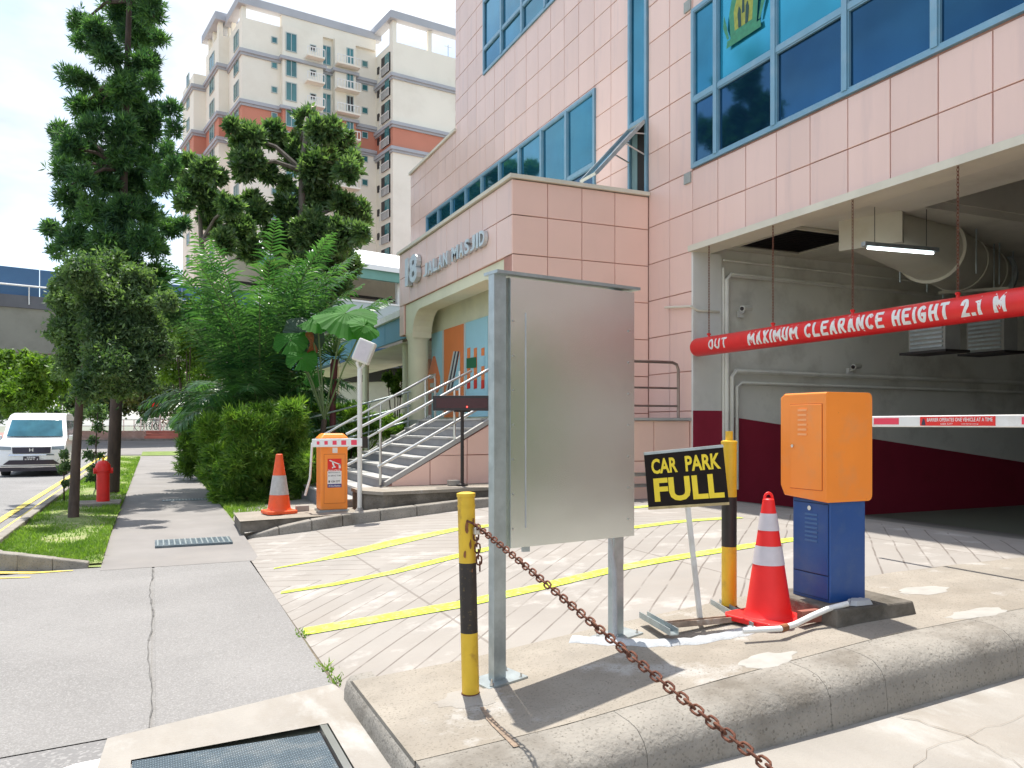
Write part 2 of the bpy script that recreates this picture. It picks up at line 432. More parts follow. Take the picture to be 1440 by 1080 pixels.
M['leaf_dead'] = mat('dead_leaf', (0.32,0.11,0.04), 0.8, var=0.3, vs=6)
M['apt_cream'] = mat('apartment_cream', (0.86,0.80,0.69), 0.85, var=0.04, vs=0.15, dirt=(0.6,0.53,0.42), da=0.3, ds=0.2)
M['apt_grey'] = mat('apartment_cornice', (0.42,0.43,0.46), 0.8, var=0.06, vs=0.3)
M['apt_orange'] = mat('apartment_orange', (0.58,0.23,0.155), 0.85, var=0.05, vs=0.3)
M['apt_glass'] = mat('apartment_glass', (0.03,0.16,0.17), 0.1, var=0.3, vs=0.5, spec=0.8)
M['apt_dark'] = mat('apartment_dark_opening', (0.035,0.03,0.03), 0.6, var=0.3, vs=0.6)
M['via_conc'] = mat('viaduct_concrete', (0.33,0.33,0.30), 0.9, var=0.12, vs=0.25, dirt=(0.18,0.18,0.15), da=0.6, ds=0.3)
M['via_blue'] = mat('viaduct_blue_panel', (0.05,0.13,0.25), 0.5, var=0.1, vs=0.3)
M['teal_panel'] = mat('teal_canopy_panel', (0.07,0.27,0.38), 0.45, var=0.1, vs=0.8)
M['roof_white'] = mat('white_metal_roof', (0.82,0.82,0.80), 0.45, var=0.02, vs=0.5)
M['roof_pink'] = mat('weathered_canopy_roof', (0.42,0.36,0.37), 0.6, var=0.15, vs=1, stretch=(1,4,1))
M['greenish'] = mat('green_fascia', (0.15,0.32,0.27), 0.6, var=0.1, vs=0.5)
M['steps'] = mat('grey_step_tile', (0.22,0.22,0.235), 0.6, var=0.08, vs=4, dirt=(0.25,0.25,0.25), da=0.4, ds=4)
M['nosing'] = mat('pale_stone_nosing', (0.40,0.392,0.375), 0.6, var=0.06, vs=4)
M['brickred'] = mat('red_paving', (0.36,0.16,0.13), 0.85, var=0.15, vs=2)
M['carpaint'] = mat('white_car_paint', (0.80,0.80,0.79), 0.25, coat=0.6)
M['carglass'] = mat('windscreen_glass', (0.05,0.16,0.20), 0.06, metal=0.55, var=0.6, vs=1.0)
M['carblack'] = mat('car_black_trim', (0.03,0.022,0.035), 0.35)
M['chrome'] = mat('chrome', (0.7,0.7,0.7), 0.15, metal=1)
M['lampglass'] = mat('headlight_glass', (0.20,0.24,0.27), 0.1, spec=0.8)
M['rubber'] = mat('rubber', (0.03,0.03,0.03), 0.8)
M['mural_blue'] = mat('mural_blue', (0.38,0.66,0.76), 0.6, var=0.04, vs=2)
M['mural_orange'] = mat('mural_orange', (0.85,0.24,0.07), 0.6, var=0.05, vs=2)
M['mural_white'] = mat('mural_white', (0.62,0.64,0.62), 0.6)
M['mural_dark'] = mat('mural_dark', (0.04,0.04,0.07), 0.6)
M['mural_green'] = mat('mural_green', (0.01,0.14,0.06), 0.6)
M['mural_red'] = mat('mural_red', (0.62,0.03,0.02), 0.6)
M['plastic_black'] = mat('black_plastic', (0.02,0.012,0.014), 0.35)
M['led_face'] = mat('led_screen', (0.05,0.004,0.008), 0.25)
M['skin'] = mat('skin', (0.35,0.2,0.13), 0.6)
M['cloth_dark'] = mat('dark_clothes', (0.03,0.03,0.035), 0.8)
M['gold'] = mat('emblem_gold', (0.32,0.34,0.04), 0.5, var=0.25, vs=14)
M['emblem_green'] = mat('emblem_green', (0.03,0.24,0.12), 0.5, var=0.2, vs=14)
M['emblem_dark'] = mat('emblem_dark', (0.01,0.06,0.05), 0.6)
def emit(name, col, s):
    m, t, b = new_mat(name)
    b.inputs['Base Color'].default_value = c4(col); b.inputs['Emission Color'].default_value = c4(col); b.inputs['Emission Strength'].default_value = s
    return m
M['tube_light'] = emit('fluorescent_tube', (0.9,1.0,0.98), 2.5)
M['led_dot'] = emit('red_led', (1.0,0.04,0.03), 4.0)
def checker_plate():
    m = mat('chequer_plate', (0.13,0.17,0.20), 0.38, metal=0.55, var=0.12, vs=5, dirt=(0.33,0.33,0.31), da=0.5, ds=5)
    t = m.node_tree; b = t.nodes['Principled BSDF']; N = t.nodes.new; K = t.links.new
    g = N('ShaderNodeNewGeometry'); sp = N('ShaderNodeSeparateXYZ'); K(g.outputs['Position'], sp.inputs[0])
    def mth(op, a, c=None, v=None):
        n = N('ShaderNodeMath'); n.operation = op
        K(a, n.inputs[0])
        if c is not None: K(c, n.inputs[1])
        if v is not None: n.inputs[1].default_value = v
        return n.outputs[0]
    a = mth('ADD', sp.outputs[0], sp.outputs[1]); d = mth('SUBTRACT', sp.outputs[0], sp.outputs[1])
    s1 = mth('SINE', mth('MULTIPLY', a, v=150)); s2 = mth('SINE', mth('MULTIPLY', d, v=150))
    p = mth('MULTIPLY', s1, s2); q = mth('POWER', mth('ABSOLUTE', p), v=2.0)
    bp = N('ShaderNodeBump'); bp.inputs['Strength'].default_value = 1.0; bp.inputs['Distance'].default_value = 0.006
    K(q, bp.inputs['Height']); K(bp.outputs['Normal'], b.inputs['Normal'])
    return m
M['plate'] = checker_plate()
def drive_mat():
    """pale concrete with anti-slip grooves cut in a chevron"""
    m = mat('grooved_driveway', (0.30,0.276,0.25), 0.92, var=0.08, vs=1.6, bump=0.0, dirt=(0.28,0.245,0.21), da=0.55, ds=0.9, dlo=0.45, dhi=0.75, dirt2=(0.46,0.43,0.40), d2=(0.55,0.7), ds2=2.0)
    t = m.node_tree; b = t.nodes['Principled BSDF']; N = t.nodes.new; K = t.links.new
    src = b.inputs['Base Color'].links[0].from_socket
    g = N('ShaderNodeNewGeometry'); sp = N('ShaderNodeSeparateXYZ'); K(g.outputs['Position'], sp.inputs[0])
    wz = N('ShaderNodeTexNoise'); wz.inputs['Scale'].default_value = 0.8; K(g.outputs['Position'], wz.inputs['Vector'])
    def mth(op, a, c=None, v=None):
        n = N('ShaderNodeMath'); n.operation = op
        K(a, n.inputs[0])
        if c is not None: K(c, n.inputs[1])
        if v is not None: n.inputs[1].default_value = v
        return n.outputs[0]
    ya = mth('ABSOLUTE', mth('SUBTRACT', sp.outputs[1], v=7.6))
    ya2 = mth('ADD', ya, mth('MULTIPLY', wz.outputs['Fac'], v=0.12))
    k = mth('MULTIPLY', mth('ADD', sp.outputs[0], ya2), v=1/0.27)
    fr = mth('ABSOLUTE', mth('SUBTRACT', mth('FRACT', k), v=0.5))
    gr = mth('LESS_THAN', fr, v=0.034)
    # expansion joints running away from the street
    jx = mth('ABSOLUTE', mth('SUBTRACT', mth('FRACT', mth('MULTIPLY', mth('SUBTRACT', sp.outputs[0], v=1.95), v=1/2.2)), v=0.5))
    jj = mth('GREATER_THAN', jx, v=0.4955)
    nz = N('ShaderNodeTexNoise'); nz.inputs['Scale'].default_value = 3.5; nz.inputs['Detail'].default_value = 4; K(g.outputs['Position'], nz.inputs['Vector'])
    rr = N('ShaderNodeValToRGB'); rr.color_ramp.elements[0].position = 0.30; rr.color_ramp.elements[1].position = 0.52; K(nz.outputs['Fac'], rr.inputs['Fac'])
    gm = mth('MAXIMUM', mth('MULTIPLY', gr, rr.outputs['Color']), mth('MULTIPLY', jj, v=0.7))
    mx = N('ShaderNodeMix'); mx.data_type = 'RGBA'; K(mth('MULTIPLY', gm, v=0.62), mx.inputs['Factor']); K(src, mx.inputs['A']); mx.inputs['B'].default_value = (0.10,0.075,0.06,1)
    K(mx.outputs['Result'], b.inputs['Base Color'])
    n2 = N('ShaderNodeTexNoise'); n2.inputs['Scale'].default_value = 60; n2.inputs['Detail'].default_value = 5; K(g.outputs['Position'], n2.inputs['Vector'])
    hh = mth('SUBTRACT', mth('MULTIPLY', n2.outputs['Fac'], v=0.35), gm)
    bp = N('ShaderNodeBump'); bp.inputs['Strength'].default_value = 0.7; bp.inputs['Distance'].default_value = 0.01
    K(hh, bp.inputs['Height']); K(bp.outputs['Normal'], b.inputs['Normal'])
    return m
M['drive'] = drive_mat()
# ================================================================ GROUND
def sheet(name, xs, ys, fn, material, label=None):
    mb = MB()
    nx, ny = len(xs), len(ys)
    vs = [(x, y, fn(x, y)) for y in ys for x in xs]
    fs = [(j*nx+i, j*nx+i+1, (j+1)*nx+i+1, (j+1)*nx+i) for j in range(ny-1) for i in range(nx-1)]
    mb.add(vs, fs)
    return tag(mb.build(name, material, fixn=False), kind='structure')
def lin(a, b, n): return [a + (b-a)*i/(n-1) for i in range(n)]
mb = MB(); mb.quad((-900,-900,-0.03),(900,-900,-0.03),(900,900,-0.03),(-900,900,-0.03))
tag(mb.build('ground', mat('far_ground', (0.20,0.21,0.16), 0.95, var=0.25, vs=0.05)), kind='structure')
def FP(y): return float(np.interp(y, [9.3, 11.6, 40], [0.0, 0.08, 0.08]))
# road along the left, cross road beyond, asphalt apron in front of the drive
mb = MB(); mb.quad((-9.5,-30,-0.012),(0.0,-30,-0.012),(0.0,9.2,-0.012),(-9.5,9.2,-0.012)); mb.quad((-1.6,9.2,-0.012),(1.1,9.2,-0.012),(1.1,11.5,-0.012),(-1.6,11.5,-0.012)); mb.quad((-9.5,9.2,-0.012),(-1.6,9.2,-0.012),(-1.6,47,-0.012),(-9.5,47,-0.012))
tag(mb.build('road', M['road']), kind='structure')
mb = MB(); mb.quad((-60,44.5,-0.006),(60,44.5,-0.006),(60,52,-0.006),(-60,52,-0.006))
tag(mb.build('cross_road', M['footpath']), kind='structure')
mb = MB()
mb.add([(-2.6,4.0,0),(-0.2,4.32,0),(-0.012,4.36,0),(-0.012,9.5,0),(-0.9,9.5,0),(-2.6,9.1,0)], [(0,1,2,3,4,5)])
mb.add([(0.012,4.37,0.0),(0.95,4.69,0),(1.0,11.0,0.0),(0.012,9.5,0.0)], [(0,1,2,3)])
mb.add([(-0.012,4.36,-0.008),(0.012,4.37,-0.008),(0.012,9.5,-0.008),(-0.012,9.5,-0.008)], [(0,1,2,3)])
ap = mb.build('apron_asphalt', M['asphalt'], fixn=False); tag(ap, kind='structure')
# wandering crack in the apron, a shallow dark groove
mb = MB(); cp = [(-0.015+0.012*math.sin(k*0.5)+0.008*random.uniform(-1,1), 4.38+k*0.16) for k in range(31)]
for a, b in zip(cp[:-1], cp[1:]):
    w = 0.002+0.007*random.random()**2
    mb.quad((a[0]-w,a[1],0.004),(a[0]+w,a[1],0.004),(b[0]+w,b[1],0.004),(b[0]-w,b[1],0.004))
tag(mb.build('apron_crack', mat('crack_dark', (0.13,0.125,0.118), 0.95, var=0.3, vs=8)), kind='structure')
# older road patch nearest the camera at the left, small white mark
mb = MB(); mb.add([(-4,2.2,0.001),(-0.25,3.2,0.001),(-0.2,4.3,0.001),(-2.6,3.99,0.001),(-4,3.9,0.001)], [(0,1,2,3,4)])
tag(mb.build('road_patch', M['road'], fixn=False), kind='structure')
a = Wz(60,1090,0.005); b = Wz(150,1065,0.005); c = Wz(152,1090,0.005)
mb = MB(); mb.add([a, (c.x, c.y, .005), (b.x, b.y, .005), (b.x-0.12, b.y-0.02, .005)], [(0,1,2,3)])
tag(mb.build('white_road_mark', M['white_print'], fixn=False), kind='structure')
# concrete strip and drain cover in front of island
mb = MB(); mb.add([(-0.2,4.3,0.006),(-0.35,2.0,0.006),(-0.10,2.0,0.006),(-0.09,3.98,0.006),(0.80,4.07,0.006),(0.80,2.0,0.006),(1.05,2.0,0.006),(0.99,4.42,0.006),(0.95,4.68,0.006)],
    [(0,1,2,3),(0,3,4,8),(8,4,7),(4,5,6,7)])
tag(mb.build('drain_surround', M['concrete_pale'], fixn=False), kind='structure')
dc = thing('drain_cover', (0.35,3.0,0), 'blue grey chequer plate drain cover set in concrete at the bottom edge', 'drain cover')
MB().box(-0.085,0.74,2.2,3.97,-0.03,0.004).build('plate', M['plate'], dc)
MB().box(0.755,0.79,2.2,4.05,-0.03,0.010).build('steel_edge', M['steel'], dc)
MB().box(0.74,0.755,2.2,4.05,-0.05,-0.02).build('slot', M['dark'], dc)
# footpath
sheet('footpath', [-0.5,0.3,1.08], lin(9.3,11.8,10)+lin(12.5,44.5,12), lambda x, y: FP(y)+0.002, M['footpath'])
# a fringe of concrete right of path beside the slab
mb = MB(); mb.add([(1.08,10.9,0.10),(1.09,12.2,0.10),(2.6,12.2,0.14),(2.6,15.2,0.14),(1.2,14.0,0.10),(1.08,12.5,0.10)], [(0,2,3,4,5)])
tag(mb.build('path_edge', M['concrete_pale'], fixn=False), kind='structure')
# garden bed ground behind
sheet('garden_soil', [1.085,3.0,6.5], [12.3,18,26,44], lambda x, y: 0.07, M['soil'])
# drive
tag(sheet('driveway', [0.97,1.0]+lin(1.25,7.30,24), lin(4.2,11.3,26), lambda x, y: G(x)+(0.0 if y > 4.0 else 0.0), M['drive']), kind='structure')
# threshold and inner ramp
mb = MB()
mb.quad((7.30,-9,0.41),(7.75,-9,0.38),(7.75,10.06,0.38),(7.30,10.06,0.41)); tag(mb.build('threshold', M['concrete_pale'], fixn=False), kind='structure')
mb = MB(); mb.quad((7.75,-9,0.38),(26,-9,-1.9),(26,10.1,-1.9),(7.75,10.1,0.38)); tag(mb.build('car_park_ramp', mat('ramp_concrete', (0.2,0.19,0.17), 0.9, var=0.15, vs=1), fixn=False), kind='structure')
# exit lane at the right
sheet('exit_lane', [0.95]+lin(1.2,7.30,18), lin(-12,2.9,8), lambda x, y: E(x)-0.004 if x > 1 else 0.001, M['concrete_pale'])
# ---- island with bull-nosed kerb
def kerb_y(x): return 2.86
mb = MB()
xs = lin(0.97, 7.3, 34)
prof = lambda x: [(4.34 if x < 4.4 else 4.34, G(x)-0.02), (4.33, IS(x)-0.012), (4.26, IS(x)), (3.14, IS(x))]
rows = []
for x in xs:
    t = IS(x); e = E(x)-0.05
    hgt = t - e
    rows.append([(x,4.40,G(x)-0.05),(x,4.37,max(t-0.03, G(x)+0.005)),(x,4.28,t),(x,3.7,t),(x,3.16,t)])
vs = [p for r in rows for p in r]; n = 5
fs = [(i*n+j, (i+1)*n+j, (i+1)*n+j+1, i*n+j+1) for i in range(len(xs)-1) for j in range(n-1)]
mb.add(vs, fs)
t = IS(0.97)
mb.add([(0.97,4.40,-0.05),(0.97,4.37,t-0.03),(0.97,4.28,t),(0.97,3.16,t),(0.97,3.16,-0.05)], [(0,1,2,3,4)])
isl = mb.build('traffic_island', M['concrete'], fixn=True, smooth=True); tag(isl, kind='structure')
# kerb stones along the near edge, each one a piece
cuts = [0.97,1.9,2.92,3.28,4.25,5.3,6.3,7.3]
for a, b in zip(cuts[:-1], cuts[1:]):
    mb = MB(); g = 0.0015; xs = lin(a+g, b-g, 5); rows = []
    for x in xs:
        t = IS(x)+0.002; e = E(x)-0.05
        if a < 3: t2 = t
        else: t2 = t
        h = t-e
        rows.append([(x,3.15,e),(x,3.15,t2),(x,3.02,t2-0.004),(x,2.955,t2-0.016),(x,2.905,t2-0.052),(x,2.88,t2-0.095),(x,2.868,max(e, t2-0.2)),(x,2.862,e)])
    n = 8; vs = [p for r in rows for p in r]
    fs = [(i*n+j, (i+1)*n+j, (i+1)*n+(j+1) % n, i*n+(j+1) % n) for i in range(4) for j in range(n)]
    fs += [tuple(range(n)), tuple(4*n+j for j in range(n))]
    mb.add(vs, fs); o = mb.build('kerb_stone', M['kerb'], isl, smooth=True)
# near-left side kerb of the island (dark mossy face)
for ya_, yb_ in ((3.16,3.78),(3.783,4.39)):
    mb = MB(); pr_k = [(0.945,-0.05),(0.95,0.06),(0.962,0.105),(0.985,0.128),(1.03,0.1365),(1.10,0.1395),(1.10,-0.05)]
    mb.prism(pr_k, (0,ya_,0), (1,0,0), (0,0,1), (0,yb_-ya_,0)); mb.build('side_kerb', M['kerb'], isl, smooth=True)
mb = MB(); mb.quad((0.90,4.5,-0.004),(1.04,4.5,-0.004),(1.04,11.1,-0.004),(0.90,11.1,-0.004)); tag(mb.build('joint_dirt', mat('joint_dirt', (0.17,0.14,0.10), 0.95, var=0.35, vs=14, dirt=(0.08,0.11,0.04), da=0.7, ds=5, bump=0.8, bs=60), fixn=False), kind='structure')
# cement patches on the island
def blob(name, cx, cy, z, rx, ry, mt, parent=None, h=0.006, seed=0, n=22):
    rr = random.Random(seed); mb = MB(); 
    ring = []; ring2 = []
    for k in range(n):
        a = 2*PI*k/n; q = 1+0.18*rr.uniform(-1,1)
        ring.append((cx+rx*q*math.cos(a), cy+ry*q*math.sin(a))); ring2.append((cx+rx*q*0.8*math.cos(a), cy+ry*q*0.8*math.sin(a)))
    zf = z if callable(z) else (lambda x: z)
    vs = [(x, y, zf(x)+0.001) for x, y in ring] + [(x, y, zf(x)+h) for x, y in ring2] + [(cx, cy, zf(cx)+h)]
    fs = [(k, (k+1) % n, n+(k+1) % n, n+k) for k in range(n)] + [(n+k, n+(k+1) % n, 2*n) for k in range(n)]
    mb.add(vs, fs); return mb.build(name, mt, parent, smooth=True)
blob('cement_patch', 1.42, 3.70, IS, 0.17, 0.12, M['concrete_pale'], isl, 0.008, 1)
p = Wg(1080,928,IS); blob('cement_patch', p.x, p.y, IS, 0.17, 0.09, mat('white_cement_patch', (0.36,0.345,0.315), 0.9, var=0.1, vs=10), isl, 0.004, 2)
p = Wg(1375,862,IS); blob('cement_patch', p.x, p.y, IS, 0.22, 0.08, bpy.data.materials['white_cement_patch'], isl, 0.004, 3)
p = Wg(1300,830,IS); blob('cement_patch', p.x, p.y, IS, 0.20, 0.10, bpy.data.materials['white_cement_patch'], isl, 0.004, 4)
# rust stain running off the bollard
mb = MB(); q = [(1.42,3.55),(1.40,3.42),(1.39,3.3),(1.385,3.17),(1.38,3.06)]
for a, b in zip(q[:-1], q[1:]):
    w = random.uniform(0.008,0.02)
    mb.quad((a[0]-w,a[1],IS(a[0])+0.004),(a[0]+w,a[1],IS(a[0])+0.004),(b[0]+w,b[1],IS(b[0])+0.004),(b[0]-w,b[1],IS(b[0])+0.004))
mb.build('rust_trail', mat('rust_trail', (0.27,0.20,0.145), 0.95, var=0.35, vs=30), isl, fixn=False)
# ---- yellow lines on the drive
def ground_strip(name, pts, ws, fn, material, dz=0.006, parent=None):
    P = [fnp for fnp in pts]
    # resample
    Q = []
    for i in range(len(P)-1):
        for k in range(6):
            Q.append([P[i][j]+(P[i+1][j]-P[i][j])*k/6 for j in range(2)] + [ws[i]+(ws[i+1]-ws[i])*k/6])
    Q.append([P[-1][0], P[-1][1], ws[-1]])
    vs = []
    for i, (x, y, w) in enumerate(Q):
        a = Q[max(0, i-1)]; b = Q[min(len(Q)-1, i+1)]
        d = Vector((b[0]-a[0], b[1]-a[1])).normalized(); nn = Vector((-d.y, d.x))*w/2
        vs += [(x+nn.x, y+nn.y, fn(x+nn.x)+dz), (x-nn.x, y-nn.y, fn(x-nn.x)+dz)]
    fs = [(2*i, 2*i+1, 2*i+3, 2*i+2) for i in range(len(Q)-1)]
    o = MB().add(vs, fs).build(name, material, parent, fixn=False); tag(o, kind='structure'); return o
def gp(lst, fn=G): return [tuple(Wg(x, y, fn)[:2]) for x, y in lst]
ground_strip('yellow_line', gp([(427,889),(520,873),(640,852),(760,826),(860,802),(1010,775),(1140,757)]), [0.20,0.20,0.20,0.19,0.18,0.18,0.18], G, M['yline'])
ground_strip('yellow_line', gp([(395,834),(470,822),(550,806),(640,783),(720,765),(900,741),(1040,728)]), [0.09,0.12,0.15,0.17,0.17,0.16,0.16], G, M['yline'])
ground_strip('yellow_line', gp([(385,800),(440,790),(490,779),(560,762),(640,745),(720,736),(860,717),(1000,705)]), [0.04,0.08,0.3,0.32,0.2,0.18,0.18,0.16], G, M['yline'])
for kk_, pts_ in enumerate(([(2.1,2.2),(2.6,2.28),(3.1,2.5),(3.7,2.52),(4.6,2.62)],[(2.9,1.9),(3.4,2.1),(3.9,2.15),(4.6,2.3)],[(3.3,2.84),(3.35,2.5),(3.28,2.2),(3.36,1.7)])):
    pj = []
    for (xa_, ya_), (xb_, yb_) in zip(pts_[:-1], pts_[1:]):
        for q_ in range(6): pj.append((xa_+(xb_-xa_)*q_/6+random.uniform(-.018,.018), ya_+(yb_-ya_)*q_/6+random.uniform(-.018,.018)))
    ground_strip('lane_crack', pj, [0.0015+0.004*random.random()**2 for _ in pj], E, mat('lane_crack%d' % kk_, (0.22,0.18,0.14), 0.95, var=0.4, vs=20), dz=0.002)
for xx, a, b in ((-1.93,10.6,44),(-2.2,10.4,44)):
    mb = MB(); mb.quad((xx-0.06,a,0.0),(xx+0.06,a,0.0),(xx+0.06,b,0.0),(xx-0.06,b,0.0)); tag(mb.build('road_line', M['rline'], fixn=False), kind='structure')
ground_strip('road_line', [(-1.93,10.6),(-1.8,10.0),(-1.5,9.6),(-1.1,9.42),(-0.75,9.4)], [0.1]*4+[0.03], lambda x: 0.0, M['rline'])
ground_strip('road_line', [(-2.2,10.4),(-2.0,9.75),(-1.6,9.3),(-1.1,9.15)], [0.1]*3+[0.03], lambda x: 0.0, M['rline'])

# ================================================================ OFFICE BLOCK
ZT = 15.6
P0 = 10.06; TP = 0.597
YJ = [P0 + TP*k for k in range(-32, 40)]
ZJ = [4.73 + 0.605*k for k in range(-9, 30)]
WIN = [ # y0,y1,z0,z1,  vertical mullions, horizontal rails
    dict(y=(-8.0,10.06), z=(5.36,7.76), v=[9.48]+[9.48-1.194*k for k in range(1,15)], h=[6.38]),
    dict(y=(12.99,23.05), z=(5.72,7.7), v=[12.99+1.118*k for k in range(1,9)], h=[6.30]),
    dict(y=(12.6,18.5), z=(10.1,13.2), v=[18.5-1.15*k for k in range(1,6)], h=[10.72,11.9]),
    dict(y=(11.27,11.84), z=(5.2,14.6), v=[], h=[6.56,9.4,12.0]),
    dict(y=(-8.0,10.06), z=(10.1,13.2), v=[10.06-1.194*k for k in range(1,15)], h=[10.72,11.9]),
]
ob = thing('office_building', (7.45,9,0), 'pink tiled office block with teal strip windows above the car park mouth', 'building')
WX = 7.47
mb = MB()
mb.box(WX, 7.75, 10.06, 24.7, -0.2, 9.38)        # street wall, low part
mb.box(WX, 7.75, 10.06, 20.55, 9.38, ZT)
mb.box(WX, 7.75, 0.5, 10.06, 4.19, ZT); mb.box(WX, 7.75, -9, 0.5, -0.2, ZT)
mb.box(7.75, 26, 24.5, 24.7, -0.2, 9.38); mb.box(7.75, 26, 20.35, 20.55, 9.3, ZT)
mb.box(7.75, 26, -9, 24.5, 9.2, 9.3); mb.box(7.47, 26, -9, 20.55, ZT, ZT+0.1)
mb.box(7.75, 26, -9.2, -9, -0.2, ZT)
mb.build('wall', M['joint'], ob)
MB().box(7.40,7.52,20.50,24.78,9.40,9.47).build('coping', M['cream'], ob)
MB().box(7.36,7.76,0.5,10.06,4.10,4.19).build('opening_trim', M['cream'], ob)
MB().box(7.43,7.96,10.02,10.061,-0.1,4.10).build('jamb', M['white_wall'], ob)
MB().box(7.425,7.962,10.012,10.019,0.3,1.71).build('jamb_band', M['maroon'], ob)
# tiles -------------------------------------------------
def sub_rect(rects, h):
    out = []
    for (a, b, c, d) in rects:
        if h[0] >= b or h[1] <= a or h[2] >= d or h[3] <= c: out.append((a,b,c,d)); continue
        if h[0] > a: out.append((a, h[0], c, d))
        if h[1] < b: out.append((h[1], b, c, d))
        a2, b2 = max(a, h[0]), min(b, h[1])
        if h[2] > c: out.append((a2, b2, c, h[2]))
        if h[3] < d: out.append((a2, b2, h[3], d))
    return out
def tiling(u0, u1, z0, z1, uj, zj, holes):
    res = []
    us = sorted(set([u0, u1] + [u for u in uj if u0 < u < u1])); zs = sorted(set([z0, z1] + [z for z in zj if z0 < z < z1]))
    for a, b in zip(us[:-1], us[1:]):
        for c, d in zip(zs[:-1], zs[1:]):
            rs = [(a,b,c,d)]
            for h in holes: rs = sub_rect(rs, h)
            res += [r for r in rs if r[1]-r[0] > 0.03 and r[3]-r[2] > 0.03]
    return res
_tm = {}
def tile_mesh(axis, w, h, th, material):
    k = (axis, round(w,3), round(h,3), th, material.name)
    if k in _tm: return _tm[k]
    g = 0.007; e = 0.003; mb = MB()
    # bevelled face plate: back ring, front ring inset
    w2, h2 = w/2-g, h/2-g
    def P(u, v, t): return (-t, u, v) if axis == 'x' else (u, -t, v)
    vs = [P(-w2,-h2,0),P(w2,-h2,0),P(w2,h2,0),P(-w2,h2,0),P(-w2+0,-h2,th-e),P(w2,-h2,th-e),P(w2,h2,th-e),P(-w2,h2,th-e),P(-w2+e,-h2+e,th),P(w2-e,-h2+e,th),P(w2-e,h2-e,th),P(-w2+e,h2-e,th)]
    fs = [(0,1,5,4),(1,2,6,5),(2,3,7,6),(3,0,4,7),(4,5,9,8),(5,6,10,9),(6,7,11,10),(7,4,8,11),(8,9,10,11)]
    if axis == 'x': fs = [tuple(reversed(f)) for f in fs]
    me = bpy.data.meshes.new('tile'); me.from_pydata(vs, [], fs); me.materials.append(material); me.update()
    _tm[k] = me; return me
def place_tiles(parent, tiles, limit=300):
    """tiles: (axis, plane, u0,u1,z0,z1, material); near ones single objects, the rest one part"""
    pl = parent.location
    def ctr(t): return Vector((t[1], (t[2]+t[3])/2, (t[4]+t[5])/2)) if t[0] == 'x' else Vector(((t[2]+t[3])/2, t[1], (t[4]+t[5])/2))
    def vis(p):
        q = p - Vector((0,0,EYE)); dep = SA*q.x + CA*q.y; xc = CA*q.x - SA*q.y
        if dep < 0.5: return 9e9
        px = 720+FPX*xc/dep; py = HZ-FPX*q.z/dep
        return dep if (-60 < px < 1500 and -60 < py < 1140) else 1000+dep
    tiles = sorted(tiles, key=lambda t: vis(ctr(t)))
    rest = MB()
    for i, t in enumerate(tiles):
        c = ctr(t); w = t[3]-t[2]; h = t[5]-t[4]; th = 0.02
        me = tile_mesh(t[0], w, h, th, t[6])
        j = Vector((0,0,0))
        if i < limit:
            o = link('tile', me, parent, c - pl)
            jit = random.uniform(-0.0025, 0.0025)
            o.location = c - pl + (Vector((jit,0,0)) if t[0] == 'x' else Vector((0,jit,0)))
            o.rotation_euler = (random.uniform(-.002,.002), random.uniform(-.003,.003), 0) if t[0] == 'x' else (random.uniform(-.003,.003), 0, random.uniform(-.003,.003))
        else: rest.add([v.co + c for v in me.vertices], [tuple(p.vertices) for p in me.polygons])
    if rest.v:
        o = rest.build('tile_field', tiles[0][6], parent, fixn=False); o['kind'] = 'stuff'
holes = [(w['y'][0], w['y'][1], w['z'][0], w['z'][1]) for w in WIN]
TL = []
for r in tiling(-8, 0.5, 0.3, 4.19, YJ, ZJ, []): TL.append(('x', WX, *r, M['tile']))
for r in tiling(-8, 10.06, 4.19, 14.4, YJ, ZJ, holes): TL.append(('x', WX, *r, M['tile']))
for r in tiling(10.06, 11.25, 0.3, 14.4, YJ, ZJ, holes): TL.append(('x', WX, *r, M['tile']))
for r in tiling(11.25, 20.55, 5.1, 14.4, YJ, ZJ, holes): TL.append(('x', WX, *r, M['tile']))
for r in tiling(20.55, 24.7, 4.2, 9.38, YJ, ZJ, holes): TL.append(('x', WX, *r, M['tile']))
for r in tiling(17.4, 20.55, 4.2, 5.1, YJ, ZJ, holes): TL.append(('x', WX, *r, M['tile']))
